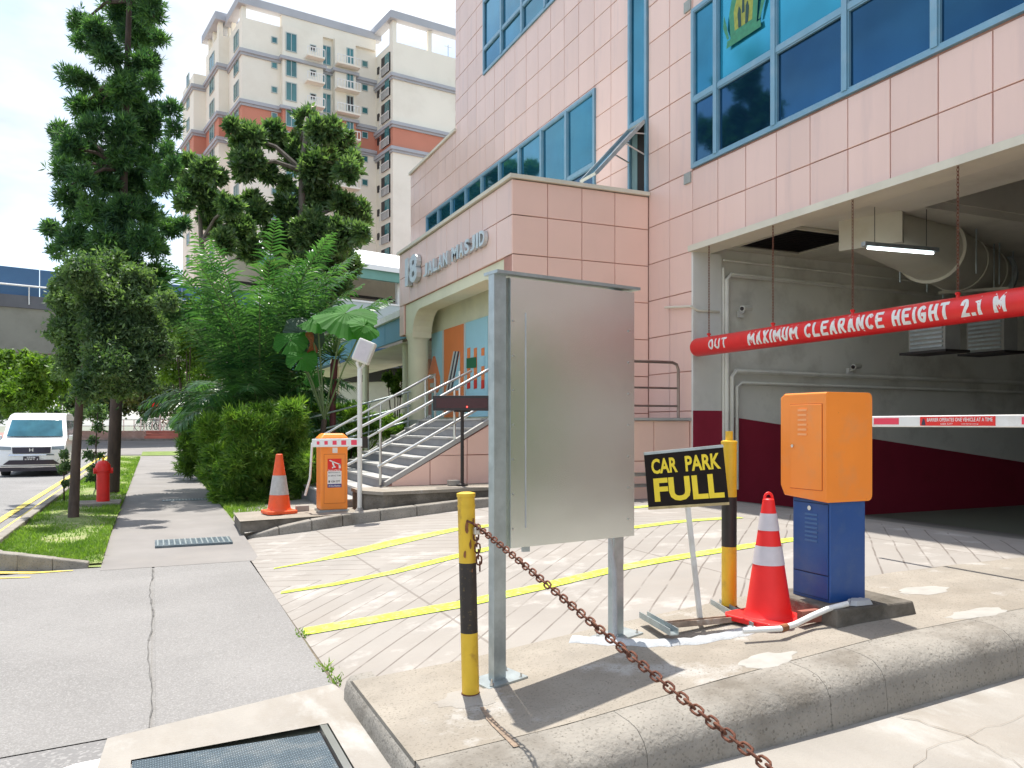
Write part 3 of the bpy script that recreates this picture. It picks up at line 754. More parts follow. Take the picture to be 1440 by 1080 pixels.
# windows ------------------------------------------------
def window(parent, y0, y1, z0, z1, vm, hr, glass_fn, X=7.45, skip=None):
    f = MB(); w = 0.055; x0, x1 = X-0.035, X+0.03
    f.box(x0, x1, y0, y1, z0, z0+w); f.box(x0, x1, y0, y1, z1-w, z1)
    f.box(x0, x1, y0, y0+w, z0+w, z1-w); f.box(x0, x1, y1-w, y1, z0+w, z1-w)
    vm = sorted([v for v in vm if y0+w < v < y1-w]); hr = sorted(hr)
    for v in vm: f.box(x0-0.012, x1, v-0.04, v+0.04, z0+w, z1-w)
    ys = [y0+w] + [q for v in vm for q in (v-0.04, v+0.04)] + [y1-w]
    for h in hr:
        for k in range(0, len(ys), 2): f.box(x0-0.002, x1, ys[k], ys[k+1], h-0.035, h+0.035)
    fo = f.build('window', M['frame'], parent)
    zs = [z0+w] + [q for h in hr for q in (h-0.035, h+0.035)] + [z1-w]
    for i in range(0, len(ys), 2):
        for k in range(0, len(zs), 2):
            if skip and skip(i//2, k//2): continue
            g = 0.018 if (ys[i+1]-ys[i]) > 0.3 else 0.0
            a, b, c, d = ys[i], ys[i+1], zs[k], zs[k+1]
            tl = random.uniform(-0.004, 0.004); tz = random.uniform(-0.004, 0.004)
            pb = MB(); xx = X+0.008
            pb.add([(xx+tl,a,c+0),(xx-tl,b,c),(xx-tl+tz,b,d),(xx+tl+tz,a,d)], [(3,2,1,0)])
            pb.build('pane', glass_fn(i//2, k//2, len(ys)//2), fo, fixn=False)
            sb = MB(); sw = 0.02   # inner sash bead
            sb.box(x0+0.008,X+0.006,a,b,c,c+sw); sb.box(x0+0.008,X+0.006,a,b,d-sw,d); sb.box(x0+0.008,X+0.006,a,a+sw,c+sw,d-sw); sb.box(x0+0.008,X+0.006,b-sw,b,c+sw,d-sw)
            sb.build('sash', M['frame'], fo)
    return fo
def gf_right(i, k, n):
    if k == 0: return M['glass_low']
    return M['glass_film'] if (n-i) in (2,3) else (M['glass'] if n-i == 1 else M['glass_low'])
window(ob, *WIN[0]['y'], *WIN[0]['z'], WIN[0]['v'], WIN[0]['h'], gf_right)
window(ob, *WIN[1]['y'], *WIN[1]['z'], WIN[1]['v'], WIN[1]['h'], lambda i,k,n: M['glass'] if k else M['glass_low'])
window(ob, *WIN[2]['y'], *WIN[2]['z'], WIN[2]['v'], WIN[2]['h'], lambda i,k,n: M['glass'])
window(ob, *WIN[3]['y'], *WIN[3]['z'], WIN[3]['v'], WIN[3]['h'], lambda i,k,n: M['glass'], skip=lambda i,k: k == 0)
window(ob, *WIN[4]['y'], *WIN[4]['z'], WIN[4]['v'], WIN[4]['h'], lambda i,k,n: M['glass'])
place_tiles(ob, TL, 300)
# opening behind awning sash
MB().box(7.462,7.468,11.33,11.78,5.26,6.5).build('dark_opening', M['dark'], ob)
MB().box(7.456,7.461,11.60,11.77,5.26,6.45).build('curtain', mat('curtain_grey', (0.20,0.32,0.34), 0.8, var=0.1, vs=4, stretch=(1,8,0.3)), ob)
aw = bpy.data.objects.new('open_sash', None); COL.objects.link(aw); aw.parent = ob
h0 = Vector((7.40,11.31,6.50)); dv = Vector((-0.92,0,-0.98)); ln = 1.32; dv.normalize()
nv = Vector((0,1,0))
f = MB()
e0 = h0; e1 = h0 + dv*ln
for yy in (0.0, 0.47): f.bar(e0+nv*yy, e1+nv*yy, 0.045, 0.06, up=(1,0,0.5))
f.bar(e0+nv*-0.02, e0+nv*0.49, 0.045, 0.05, up=(1,0,.5)); f.bar(e1+nv*-0.02, e1+nv*0.49, 0.045, 0.06, up=(1,0,.5))
aw2 = f.build('open_window_sash', M['galv_post'], ob)
bpy.data.objects.remove(aw)
MB().quad(e0, e0+nv*0.47, e1+nv*0.47, e1).build('pane', M['glass'], aw2, fixn=False)
f = MB(); 
for yy in (0.0,0.47): f.bar(Vector((7.42,11.31+yy,5.95)), h0+dv*0.55+nv*yy, 0.015, 0.02); f.bar(Vector((7.42,11.31+yy,6.3)), h0+dv*0.3+nv*yy, 0.015, 0.02)
f.build('stay', M['steel'], aw2)
# small grey patches beside the big window corners
for yy, zz in ((10.16,5.24),(10.16,7.86)): MB().box(7.425,7.448,yy-0.07,yy+0.09,zz-0.07,zz+0.09).build('wall_vent', mat('vent_grey', (0.33,0.35,0.33), 0.6, var=0.15, vs=9), ob)
# emblem and lettering behind the filmed panes
mb = MB(); ex = 7.425
def eq(pts, mi): mb.add([(ex-0.001*mi, a, b) for a, b in pts], [tuple(range(len(pts)))], mi)
cy, cz = 8.88, 7.22
eq([(cy+0.27,cz-0.30),(cy-0.27,cz-0.30),(cy-0.30,cz+0.05),(cy-0.22,cz+0.34),(cy,cz+0.46),(cy+0.22,cz+0.34),(cy+0.30,cz+0.05)], 1)
eq([(cy+0.18,cz-0.22),(cy-0.18,cz-0.22),(cy-0.20,cz+0.05),(cy-0.12,cz+0.26),(cy,cz+0.33),(cy+0.12,cz+0.26),(cy+0.20,cz+0.05)], 2)
eq([(cy+0.36,cz-0.40),(cy-0.36,cz-0.40),(cy-0.34,cz-0.30),(cy+0.34,cz-0.30)], 3)
for s in (-1,1):
    eq([(cy+s*0.34,cz-0.28),(cy+s*0.30,cz-0.28),(cy+s*0.36,cz-0.05),(cy+s*0.41,cz+0.10),(cy+s*0.43,cz-0.08)], 3)
    eq([(cy+s*0.10,cz-0.22),(cy+s*0.04,cz-0.22),(cy+s*0.05,cz+0.02),(cy+s*0.09,cz+0.08),(cy+s*0.12,cz-0.02)], 4)
eq([(cy+0.03,cz-0.05),(cy-0.03,cz-0.05),(cy-0.015,cz+0.24),(cy+0.015,cz+0.24)], 4)
mb.build('window_emblem', [M['emblem_green'], M['emblem_green'], M['gold'], M['emblem_green'], M['emblem_dark']], ob, fixn=False)
mb = MB(); add_text(mb, 'Islamic', (ex, 8.02, 7.28), (0,-1,0), (0,0,1), 0.60, 0.13); mb.build('window_lettering', mat('window_ink', (0.03,0.12,0.22), 0.5), ob, fixn=False)
# ---- car park interior
mb = MB(); mb.box(7.75, 26, 10.1, 10.3, -2.2, 4.4); mb.build('side_wall', M['inner_wall'], ob)
mb = MB()   # maroon dado follows the ramp
def band(x): return 1.71 - 0.121*(x-7.45)
mb.add([(7.76,10.092,-2.2),(26,10.092,-2.2),(26,10.092,band(26)),(7.76,10.092,band(7.76))], [(0,1,2,3)])
mb.build('dado_band', M['maroon'], ob, fixn=False)
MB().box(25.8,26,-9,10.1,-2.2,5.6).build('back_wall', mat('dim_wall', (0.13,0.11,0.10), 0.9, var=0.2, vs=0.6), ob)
MB().box(7.75,26,7.1,10.1,4.2,4.3).build('ceiling', M['ceil'], ob)
MB().box(7.76,8.47,-9,7.1,4.11,4.3).build('soffit', M['ceil'], ob)
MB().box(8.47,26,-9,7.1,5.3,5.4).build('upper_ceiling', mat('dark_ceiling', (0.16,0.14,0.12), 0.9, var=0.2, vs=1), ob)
MB().box(8.47,8.49,-9,7.1,4.3,5.3).box(8.49,26,7.08,7.1,4.3,5.3).build('ceiling_drop', M['ceil'], ob)
for k, xx in enumerate((12.5,17.0)): MB().box(xx,xx+0.5,-9,7.08,4.6,5.29).build('ceiling_beam', M['ceil'], ob)
# column inside
# grille in ceiling
gr = thing('ceiling_grille', (8.5,9.2,4.19), 'dark louvred grille set in the car park ceiling beside the tiled wall', 'grille')
g0 = MB(); g0.box(7.95,9.25,8.45,8.50,4.155,4.195).box(7.95,9.25,9.70,9.75,4.155,4.195).box(7.95,8.0,8.5,9.7,4.155,4.195).box(9.2,9.25,8.5,9.7,4.155,4.195); g0.build('grille_frame', M['duct'], gr)
MB().box(8.0,9.2,8.5,9.7,4.185,4.198).build('backing', M['dark'], gr)
for k in range(14):
    y = 8.56+k*0.085; MB().add([(8.0,y,4.165),(9.2,y,4.165),(9.2,y+0.05,4.183),(8.0,y+0.05,4.183)], [(0,1,2,3)]).build('louvre', mat('louvre_brown', (0.10,0.06,0.05), 0.6) if k == 0 else bpy.data.materials['louvre_brown'], gr, fixn=False)
# ducts
du = thing('air_duct', (9.4,7.7,4.1), 'big cream round air duct with flared square mouth under the car park ceiling', 'duct')
ca = D(1308,352,11.3); cb = D(1402,352,13.8)
ax = (cb-ca); ax.z = 0; ax.normalize(); sd = Vector((-ax.y, ax.x, 0)); upv = Vector((0,0,1))
mb = MB(); n = 28; rc = 0.42
# square mouth to circle transition
c0 = D(1228,325,10.55); sq = []
ci = []
for k in range(n):
    a = 2*PI*k/n; cx_, sx_ = math.cos(a), math.sin(a); mxx = max(abs(cx_), abs(sx_))
    sq.append(c0 + sd*(0.36*cx_/mxx) + upv*(0.20*sx_/mxx)); ci.append(ca + sd*rc*cx_ + upv*rc*sx_)
mb.add(sq+ci, [(k, (k+1) % n, n+(k+1) % n, n+k) for k in range(n)])
mb.build('transition', M['duct'], du, smooth=True)
MB().tube([ca, ca+ax*0.10], 0.46, 32).build('flange', M['duct'], du, smooth=True)
MB().tube([ca+ax*0.1, ca+ax*2.6], 0.42, 32).build('round_section', M['duct'], du, smooth=True)
for k in (1.2,2.3): MB().tube([ca+ax*k, ca+ax*(k+0.05)], 0.435, 32).build('ring', M['duct'], du, smooth=True)
MB().tube([ca+ax*2.7, ca+ax*2.8], 0.47, 32).build('flange', M['galv_post'], du, smooth=True)
mb = MB(); q = c0 - ax*0.12
mb.hexa([q-sd*0.40-upv*0.22, c0-sd*0.38-upv*0.22, c0+sd*0.38-upv*0.22, q+sd*0.40-upv*0.22], [q-sd*0.40+upv*0.24, c0-sd*0.38+upv*0.22, c0+sd*0.38+upv*0.22, q+sd*0.40+upv*0.24])
mb.build('square_mouth', M['duct'], du)
for k in (0.3,1.5,2.3):
    for s in (-0.5,0.5):
        b = ca+ax*k+sd*s; MB().tube([b+upv*-0.35, (b.x,b.y,5.3)], 0.012, 5).build('hanger', M['galv_post'], du)
# fluorescent light
def strip_light(a, b, lab, lit=True):
    t = thing('strip_light', a, lab, 'light', 'strip lights in the car park')
    d = (b-a)
    MB().bar(a, b, 0.07, 0.05).build('casing', M['galv_post'], t)
    MB().tube([a+d*0.06-Vector((0,0,0.045)), a+d*0.94-Vector((0,0,0.045))], 0.017, 8).build('tube', M['tube_light'] if lit else M['white'], t)
    for s in (0.15,0.85): MB().tube([a+d*s+Vector((0,0,0.02)), (a+d*s).x and Vector(((a+d*s).x,(a+d*s).y,4.3))], 0.006, 4).build('rod', M['black'], t)
    return t
a = D(1214,343,9.85); b = D(1318,352,10.2); strip_light(a, Vector((b.x,b.y,a.z)), 'lit fluorescent strip light hanging in front of the round duct')
a = D(1320,412,12.4); b = D(1418,392,12.0); t = thing('cable_tray', a, 'pale cable tray bracket hanging under the round duct', 'bracket'); MB().bar(a, Vector((b.x,b.y,a.z)), 0.12, 0.04).build('tray', M['duct'], t)
for s in (0.2,0.8): 
    p = a.lerp(b, s); MB().tube([(p.x,p.y,a.z),(p.x,p.y,5.3)], 0.012, 5).build('rod', M['galv_post'], t)
# pipes on the side wall
def wall_pipe(pts, r, lab, m=None):
    o = MB().tube(pts, r, 8).build('pipe', m or M['inner_wall'], smooth=True); tag(o, lab, 'pipe')
yw = 10.0
wall_pipe([(7.98,yw,4.02),(14,yw,3.98),(24,yw,3.94)], 0.02, 'upper thin conduit along the top of the car park side wall')
wall_pipe([(8.03,yw-.02,0.9),(8.03,yw-.02,3.72),(8.1,yw-.02,3.80),(24,yw-.02,3.72)], 0.035, 'grey pipe bending from the jamb along the top of the side wall')
wall_pipe([(7.98,yw,0.4),(7.98,yw,3.9)], 0.02, 'slim vertical conduit nearest the white jamb')
wall_pipe([(8.12,yw-.02,0.5),(8.12,yw-.02,2.24),(8.2,yw-.02,2.32),(24,yw-.02,2.22)], 0.04, 'upper of the two pipes running along the wall above the maroon band')
wall_pipe([(8.22,yw-.02,0.5),(8.22,yw-.02,2.08),(8.3,yw-.02,2.14),(24,yw-.02,2.04)], 0.028, 'lower of the two pipes running along the wall above the maroon band')
wall_pipe([(7.40,10.70,3.35),(7.40,10.04,3.28),(7.5,10.0,3.22),(7.9,10.0,3.22)], 0.02, 'thin pipe crossing the pink tiles into the car park mouth', M['cream'])
# cctv cameras
def cctv(p, lab):
    t = thing('security_camera', p, lab, 'camera', 'security cameras on the side wall')
    p = Vector(p)
    MB().box(p.x-0.05,p.x+0.05,yw-0.0,yw+0.055,p.z-0.06,p.z+0.04).build('bracket', M['white'], t)
    MB().tube([p+Vector((0,0,0)), p+Vector((-0.02,-0.1,0.02)), p+Vector((-0.05,-0.14,0.05))], 0.014, 6).build('arm', M['white'], t)
    MB().tube([p+Vector((0.06,-0.13,0.07)), p+Vector((-0.16,-0.20,0.04))], 0.045, 12).build('housing', M['inner_wall'], t, smooth=True)
    MB().tube([p+Vector((-0.155,-0.199,0.04)), p+Vector((-0.17,-0.203,0.038))], 0.032, 12).build('lens', M['plastic_black'], t, smooth=True)
cctv((8.33,yw,3.22), 'white bullet security camera high on the wall near the jamb')
cctv((10.6,yw,2.40), 'small dark camera box just above the wall pipes')
M['ac_case'] = mat('old_condenser', (0.30,0.29,0.26), 0.6, var=0.1, vs=5)
# condenser units deep inside
for k, (px, py, dd, lab) in enumerate(((1303,462,11.6,'white louvred air conditioner unit left of the pair behind the red bar'),(1385,465,12.2,'grey louvred air conditioner unit right of the pair behind the red bar'))):
    c = D(px, py, dd); t = thing('air_conditioner', c, lab, 'air conditioner', 'condenser units in the car park')
    MB().box(c.x,c.x+0.3,c.y-0.30,c.y+0.30,c.z-0.32,c.z+0.32).build('casing', M['ac_case'], t)
    for j in range(9): MB().box(c.x-0.02,c.x-0.001,c.y-0.26,c.y+0.26,c.z-0.28+j*0.063,c.z-0.25+j*0.063).build('louvre', M['galv_post'], t)
    MB().box(c.x-0.1,c.x+0.4,c.y-0.38,c.y+0.38,c.z-0.36,c.z-0.325).build('shelf', M['black'], t)
for k, (px, py) in enumerate(((1378,300),(1420,330))): 
    c = D(px, py, 14); wall_pipe([(c.x,c.y+2,c.z),(c.x,c.y-9,c.z)], 0.09, ('higher dark pipe' if k else 'larger dark pipe') + ' crossing under the car park ceiling behind the duct', mat('dark_pipe%d' % k, (0.10,0.08,0.08), 0.6))

# ================================================================ PORCH WING
pw = thing('entrance_porch', (5,14,0), 'low pink tiled porch wing with a cream arch and round column above the stairs', 'porch')
PX = 5.0
mb = MB()
mb.box(PX+0.01,PX+0.3,11.26,17.4,4.10,5.24); mb.box(PX+0.01,7.46,11.26,11.6,1.6,5.24); mb.box(PX+0.3,7.46,17.1,17.39,4.10,5.24); mb.box(PX+0.3,7.46,11.6,17.1,5.1,5.2)
mb.box(PX+0.01,PX+0.3,17.05,17.4,3.45,4.10)
mb.build('wall', M['joint'], pw)
mb = MB(); mb.box(PX-0.06,7.44,11.19,17.46,5.25,5.31); mb.build('coping', M['cream'], pw)
T2 = []
ZP = [4.10,4.70,5.25]
PYJ = [11.25+0.6*k for k in range(1,11)]
for r in tiling(11.25,17.40,4.10,5.24,PYJ,[4.70],[]): T2.append(('x', PX+0.01, *r, M['tile']))
T2.append(('x', PX+0.01, 17.05,17.40,3.45,4.10, M['tile']))
for r in tiling(4.99,7.44,1.6,5.24,[4.99+0.605*k for k in (1,2,3)],[1.6+0.08+0.605*k for k in range(0,5)]+[4.70],[]): T2.append(('y', 11.26, *r, M['tile_salmon']))
place_tiles(pw, T2, 300)
# arch beam, ceiling, column
mb = MB(); prof = [(11.6,4.095),(11.6,3.55)]
R = 0.55
arch = [(11.6,3.1),(11.9,3.1)] + [(11.9+R*(1-math.cos(a)), 3.35+R*math.sin(a)) for a in lin(0, PI/2, 8)] + [(16.55-R+R*math.sin(a), 3.35+R*math.cos(a)) for a in lin(0, PI/2, 8)] + [(16.55,3.45),(17.04,3.45),(17.04,4.095),(11.6,4.095)]
mb.prism(arch, (PX+0.03,0,0), (0,1,0), (0,0,1), (0.42,0,0)); mb.build('arch_beam', M['greencream'], pw)
MB().box(PX+0.45,7.46,11.6,17.4,3.98,4.08).build('porch_ceiling', M['greencream'], pw)
MB().box(5.645,5.80,11.6,17.09,1.55,3.98).build('back_wall', M['greencream'], pw)
MB().lathe([(0.22,1.2),(0.22,3.30),(0.25,3.36),(0.27,3.45)], (5.24,16.82,0), 28).build('column', M['greencream'], pw, smooth=True)
# landing
mb = MB(); mb.box(5.0,7.40,11.6,24.5,0.2,1.60); mb.build('landing', M['nosing'], pw)
MB().box(5.6,7.44,10.14,11.25,0.2,1.58).build('landing_block', M['joint'], pw)
T3 = []
for r in tiling(5.6,7.44,0.3,1.56,[6.2,6.8],[0.96],[]): T3.append(('y', 10.14, *r, M['tile_salmon']))
place_tiles(pw, T3, 300)
MB().box(5.55,7.44,10.08,11.25,1.56,1.60).build('landing_edge', M['nosing'], pw)
# lettering
sg = thing('building_sign', (4.95,14,4.4), 'raised stainless steel letters spelling the street address on the porch front', 'sign')
def letters(word, ya, yb, z0, z1, dep):
    n = len(word); wts = [1.25 if ch in 'MW' else (0.35 if ch in 'I1' else 0.85) for ch in word]; gap = 0.16
    tot = sum(wts)+gap*(n-1); sc_ = (ya-yb)/tot; y = ya
    for ch, w in zip(word, wts):
        m = MB(); add_text(m, ch, (PX-0.02, y, z0), (0,-1,0), (0,0,1), w*sc_, z1-z0, bold=0.03, depth=dep)
        for v in range(len(m.v)): pass
        m.build('letter', M['letter'], sg)
        y -= (w+gap)*sc_
M['letter'] = mat('brushed_letter_steel', (0.60,0.65,0.66), 0.35, metal=0.7, var=0.08, vs=8)
letters('18', 16.60, 15.75, 4.42, 5.00, 0.10)
letters('JALAN', 15.42, 13.98, 4.43, 4.68, 0.07)
letters('MASJID', 13.76, 12.18, 4.43, 4.68, 0.07)
# mural on the back wall
mu = thing('wall_mural', (5.63,15,2.6), 'blue and orange geometric panel mural on the wall behind the stairs', 'mural')
MXX = 5.62
def yw_of(px): r = (px-720)/FPX; dep = MXX/(CA*r+SA); return dep*(CA-SA*r), dep
def mpt(px, py):
    y, dep = yw_of(px); return (y, EYE+(HZ-py)/FPX*dep)
def mpanel(name, px0, px1, m, z0=1.65, z1=3.50):
    ya, yb = min(17.05, yw_of(px0)[0]), yw_of(px1)[0]
    MB().box(MXX, MXX+0.02, yb+0.01, ya-0.01, z0, z1).build(name, m, mu)
mpanel('panel', 598.5, 621.5, M['mural_blue']); mpanel('panel', 621.5, 624, M['mural_white']); mpanel('panel', 624, 652, M['mural_orange'])
mpanel('panel', 652, 654.5, M['mural_white']); mpanel('panel', 654.5, 686, M['mural_blue']); mpanel('panel', 686, 688.5, M['mural_white']); mpanel('panel', 688.5, 722, M['mural_orange'])
mk = [0]
def mshape(pts, m, lift=1):
    mk[0] += 1
    P = [mpt(x, y) for x, y in pts]
    MB().prism([(a, b) for a, b in P], (MXX-0.002*lift-0.0002*mk[0],0,0), (0,1,0), (0,0,1), (0.001,0,0)).build('shape', m, mu)
mshape([(600,546),(600,535),(609,501),(612,501),(619,530),(619,545),(616,552),(604,552)], M['mural_orange'], 1)
mshape([(604,527),(613,525),(613,531),(604,533)], M['mural_white'], 2); mshape([(605,539),(613,538),(613,545),(605,545)], M['mural_white'], 2)
for k, c in enumerate(('mural_white','mural_dark','mural_white','mural_dark')): mshape([(627+2.2*k,550),(638+2*k,494),(640+2*k,494),(629.2+2.2*k,550)], M[c], 2)
mshape([(636,549),(647,494),(647,549)], M['mural_blue'], 1)
for x in (657,666.5,677):
    mshape([(x,490),(x+4.5,488.5),(x+4.5,546),(x,547)], M['mural_orange'], 1)
    mshape([(x,535),(x+4.5,534),(x+4.5,546),(x,547)], M['mural_red'], 2)
mshape([(656.5,504),(670.5,502),(670.5,517),(656.5,518)], M['mural_green'], 3)
mshape([(676.5,500.5),(682,500),(682,514.5),(676.5,515.5)], M['mural_blue'], 3)

# ================================================================ STAIRS
st = thing('entrance_stairs', (3.7,13.5,0.25), 'grey tiled steps with pale nosings rising to the porch', 'stairs')
SX0, SX1, SZ0, SZ1, SY0, SY1 = 2.54, 5.0, 0.25, 1.60, 11.84, 15.16
NS = 9; rr_ = (SZ1-SZ0)/NS; tt_ = (SX1-SX0)/NS
for k in range(NS):
    x = SX0+tt_*k; z = SZ0+rr_*(k+1)
    MB().box(x+0.01, SX1+0.0 if k == NS-1 else x+tt_+0.02, SY0, SY1, z-rr_-0.005 if k else 0.1, z-0.03).build('step', M['steps'], st)
    MB().box(x-0.012, x+tt_+0.008, SY0, SY1, z-0.029, z).build('nosing', M['nosing'], st)
sl = rr_/tt_
def stringer(y0, y1, lab, x_start):
    mb = MB(); up_ = 0.09
    mb.prism([(x_start, SZ0+sl*(x_start-SX0)+up_-0.03),(SX1,SZ1+up_),(SX1,SZ1+up_-0.07),(x_start, SZ0+sl*(x_start-SX0)+up_-0.1)], (0,y0,0), (1,0,0), (0,0,1), (0,y1-y0,0)); 
    return mb.build('stringer', M['nosing'], st)
stringer(SY0-0.12, SY0-0.002, '', 3.15); stringer(SY1+0.002, SY1+0.12, '', 2.5)
mb = MB(); mb.prism([(2.5,0.1),(2.5,0.28),(5.0,1.62),(5.0,0.1)], (0,SY1+0.01,0), (1,0,0), (0,0,1), (0,0.1,0)); mb.build('side_wall', M['steps'], st)
mb = MB(); mb.prism([(3.18,0.45),(3.18,0.58),(5.0,1.60),(5.0,0.45)], (0,SY0-0.10,0), (1,0,0), (0,0,1), (0,0.09,0)); mb.build('side_wall', M['joint'], st)
# salmon tiles clipped to the stair slope
for i in range(3):
    for j in range(2):
        x0, x1 = 3.24+0.6*i, min(5.0, 3.24+0.6*(i+1)); z0, z1 = 0.58+0.45*j, 0.58+0.45*(j+1)
        tz = lambda x: SZ0+sl*(x-SX0)-0.01
        pts = [(x0,z0),(x1,z0),(x1,min(z1,tz(x1))),(x0,min(z1,tz(x0)))]
        if tz(x1) <= z0: continue
        if tz(x0) < z0:
            xi = SX0+(z0+0.01-SZ0)/sl; pts = [(xi,z0),(x1,z0),(x1,min(z1,tz(x1)))]
            if tz(x1) > z1: pts.append((SX0+(z1+0.01-SZ0)/sl, z1))
        elif tz(x1) > z1 and tz(x0) < z1: pts = [(x0,z0),(x1,z0),(x1,z1),(SX0+(z1+0.01-SZ0)/sl, z1),(x0,tz(x0))]
        cx_ = sum(p[0] for p in pts)/len(pts); cz_ = sum(p[1] for p in pts)/len(pts)
        pts = [(cx_+(p[0]-cx_)*0.975, cz_+(p[1]-cz_)*0.965) for p in pts]
        MB().prism(pts, (0,SY0-0.122,0), (1,0,0), (0,0,1), (0,0.02,0)).build('tile', M['tile_salmon'], st)
def stair_rail(y, x0, x1, lab, ext0=0.0, hs=(0.86,0.34), posts=(0.12,0.55,0.95)):
    t = thing('handrail', (x0,y,0.3), lab, 'handrail', 'stainless handrails of the stairs')
    zf = lambda x: SZ0+sl*(x-SX0) if x < SX1 else SZ1
    for h in hs:
        pts = [(x0,y,zf(x0)+h),(x1,y,zf(x1)+h)]
        MB().tube(pts, 0.024, 10).build('rail', M['steel'], t, smooth=True)
    for s in posts:
        x = x0+(x1-x0)*s; MB().tube([(x,y,zf(x)+0.05),(x,y,zf(x)+hs[0])], 0.02, 8).build('post', M['steel'], t, smooth=True)
    return t
t = stair_rail(SY0-0.05, 3.05, 5.0, 'nearer stair handrail ending beside the pink sloping wall', posts=(0.62,0.02))
t = stair_rail(SY1+0.06, 2.75, 5.0, 'farther stair handrail beside the green shrubs')
MB().tube([(5.0,SY1+0.06,SZ1+0.86),(5.06,SY1+0.06,SZ1+0.86),(5.09,SY1+0.06,SZ1+0.80),(5.09,SY1+0.06,SZ1)], 0.024, 10).build('end_bend', M['steel'], t, smooth=True)
t = stair_rail(13.5, 2.95, 5.2, 'middle stair handrail running up between the other two', posts=(0.1,0.9))
# rail farther left, dark level balustrade
t = thing('balustrade', (4,16.6,1.5), 'dull metal balustrade on the ramp left of the stairs', 'railing')
for z in (0.3,0.62,0.92): MB().tube([(2.2,16.6,0.53+z),(5.0,16.6,1.28+z)], 0.02, 8).build('rail', M['galv_post'], t, smooth=True)
for x in (2.3,3.2,4.1,4.95): MB().tube([(x,16.6,0.6),(x,16.6,0.53+0.268*(x-2.2)+0.92)], 0.02, 8).build('post', M['galv_post'], t, smooth=True)
# rail on landing block
t = thing('landing_railing', (6.5,10.2,1.6), 'brown grey tube railing on the pink landing beside the car park mouth', 'railing')
rl = mat('railing_tube', (0.32,0.25,0.22), 0.35, metal=0.7, var=0.1, vs=6)
MB().tube([(5.7,10.2,2.44),(7.18,10.2,2.44),(7.26,10.2,2.41),(7.29,10.2,2.33),(7.29,10.2,1.60)], 0.024, 10).build('rail', rl, t, smooth=True)
for z in (2.05,1.78): MB().tube([(5.7,10.2,z),(7.29,10.2,z)], 0.016, 8).build('rail', rl, t, smooth=True)
for x in (5.75,6.4): MB().tube([(x,10.2,1.6),(x,10.2,2.44)], 0.02, 8).build('post', rl, t, smooth=True)
t = thing('low_pipe_rail', (6.3,9.9,0.5), 'pair of low pipes at the foot of the pink landing', 'pipe')
for z in (0.62,0.78): MB().tube([(5.7,9.95,z),(7.3,9.95,z)], 0.03, 8).build('pipe', M['steel'], t, smooth=True)

# ================================================================ LEDGE, KERBS, SLAB
lw = thing('planter_ledge', (4,11.2,0.5), 'stained concrete ledge in front of the stairs with a pale top', 'ledge')
mb = MB(); mb.add([(2.66,11.25,.1),(2.9,10.86,.1),(5.6,10.98,.1),(5.6,11.74,.1),(2.66,11.74,.1),(2.66,11.25,.53),(2.9,10.86,.53),(5.6,10.98,.55),(5.6,11.74,.55),(2.66,11.74,.53)],
    [(0,1,6,5),(1,2,7,6),(2,3,8,7),(3,4,9,8),(4,0,5,9),(5,6,7,8,9)]); mb.build('wall', M['kerb_dark'], lw)
mb = MB(); mb.add([(2.64,11.24,.53),(2.88,10.84,.53),(5.6,10.95,.55),(5.6,11.74,.55),(2.64,11.74,.53),(2.64,11.24,.575),(2.88,10.84,.575),(5.6,10.95,.595),(5.6,11.74,.595),(2.64,11.74,.575)],
    [(0,1,6,5),(1,2,7,6),(2,3,8,7),(3,4,9,8),(4,0,5,9),(5,6,7,8,9)]); mb.build('cap', M['concrete'], lw)
sb = thing('kerb_slab', (1.8,11.6,0), 'low concrete slab with dark mossy sides under the orange and white cone', 'slab')
mb = MB(); mb.hexa([(1.04,11.05,-.05),(2.85,10.95,.05),(2.85,12.1,.05),(1.06,12.15,-.05)], [(1.04,11.05,.235),(2.85,10.95,.285),(2.85,12.1,.285),(1.06,12.15,.235)]); mb.build('block', M['kerb_dark'], sb, bevel=0.01)
mb = MB(); mb.add([(1.03,11.04,.24),(2.86,10.94,.29),(2.86,12.1,.29),(1.05,12.16,.24)], [(0,1,2,3)]); mb.build('top', M['concrete'], sb, fixn=False)
kr = thing('drive_kerb', (3,10.7,0.2), 'low grey kerb curving along the far edge of the driveway', 'kerb')
xs = [1.12,1.5,1.9,2.3,2.8,3.3,4.0,4.7,5.55]; ys = [11.0,10.84,10.72,10.70,10.66,10.62,10.60,10.58,10.56]
for i in range(len(xs)-1):
    xa, xb, ya, yb = xs[i]+0.003, xs[i+1]-0.003, ys[i], ys[i+1]; h = [0.03,0.10,0.14,0.15,0.15,0.14,0.13,0.12,0.12]
    ga, gb = G(xa), G(xb)
    mb = MB(); mb.hexa([(xa,ya,ga-.05),(xb,yb,gb-.05),(xb,yb+.2,gb-.05),(xa,ya+.2,ga-.05)], [(xa,ya+.02,ga+h[i]),(xb,yb+.02,gb+h[i+1]),(xb,yb+.2,gb+h[i+1]),(xa,ya+.2,ga+h[i])]); mb.build('kerb_stone', M['kerb'], kr, bevel=0.015)
mb = MB(); mb.quad((2.85,10.7,0.3),(5.6,10.7,0.46),(5.6,11.2,0.46),(2.85,11.2,0.3)); tag(mb.build('gutter_fill', M['concrete'], fixn=False), kind='structure')
def brick(px, py, z, lab, w=0.18):
    p = Wz(px, py, z); o = MB().box(p.x-w/2,p.x+w/2,p.y-0.05,p.y+0.05,z,z+0.085).build('concrete_block', M['concrete_pale'], bevel=0.01); tag(o, lab, 'block', 'loose concrete blocks')
brick(425,719,0.262, 'small pale block lying beside the orange and white cone'); brick(638,683,0.585, 'small pale block at the foot of the black display post')
p = Wg(452,738,G)

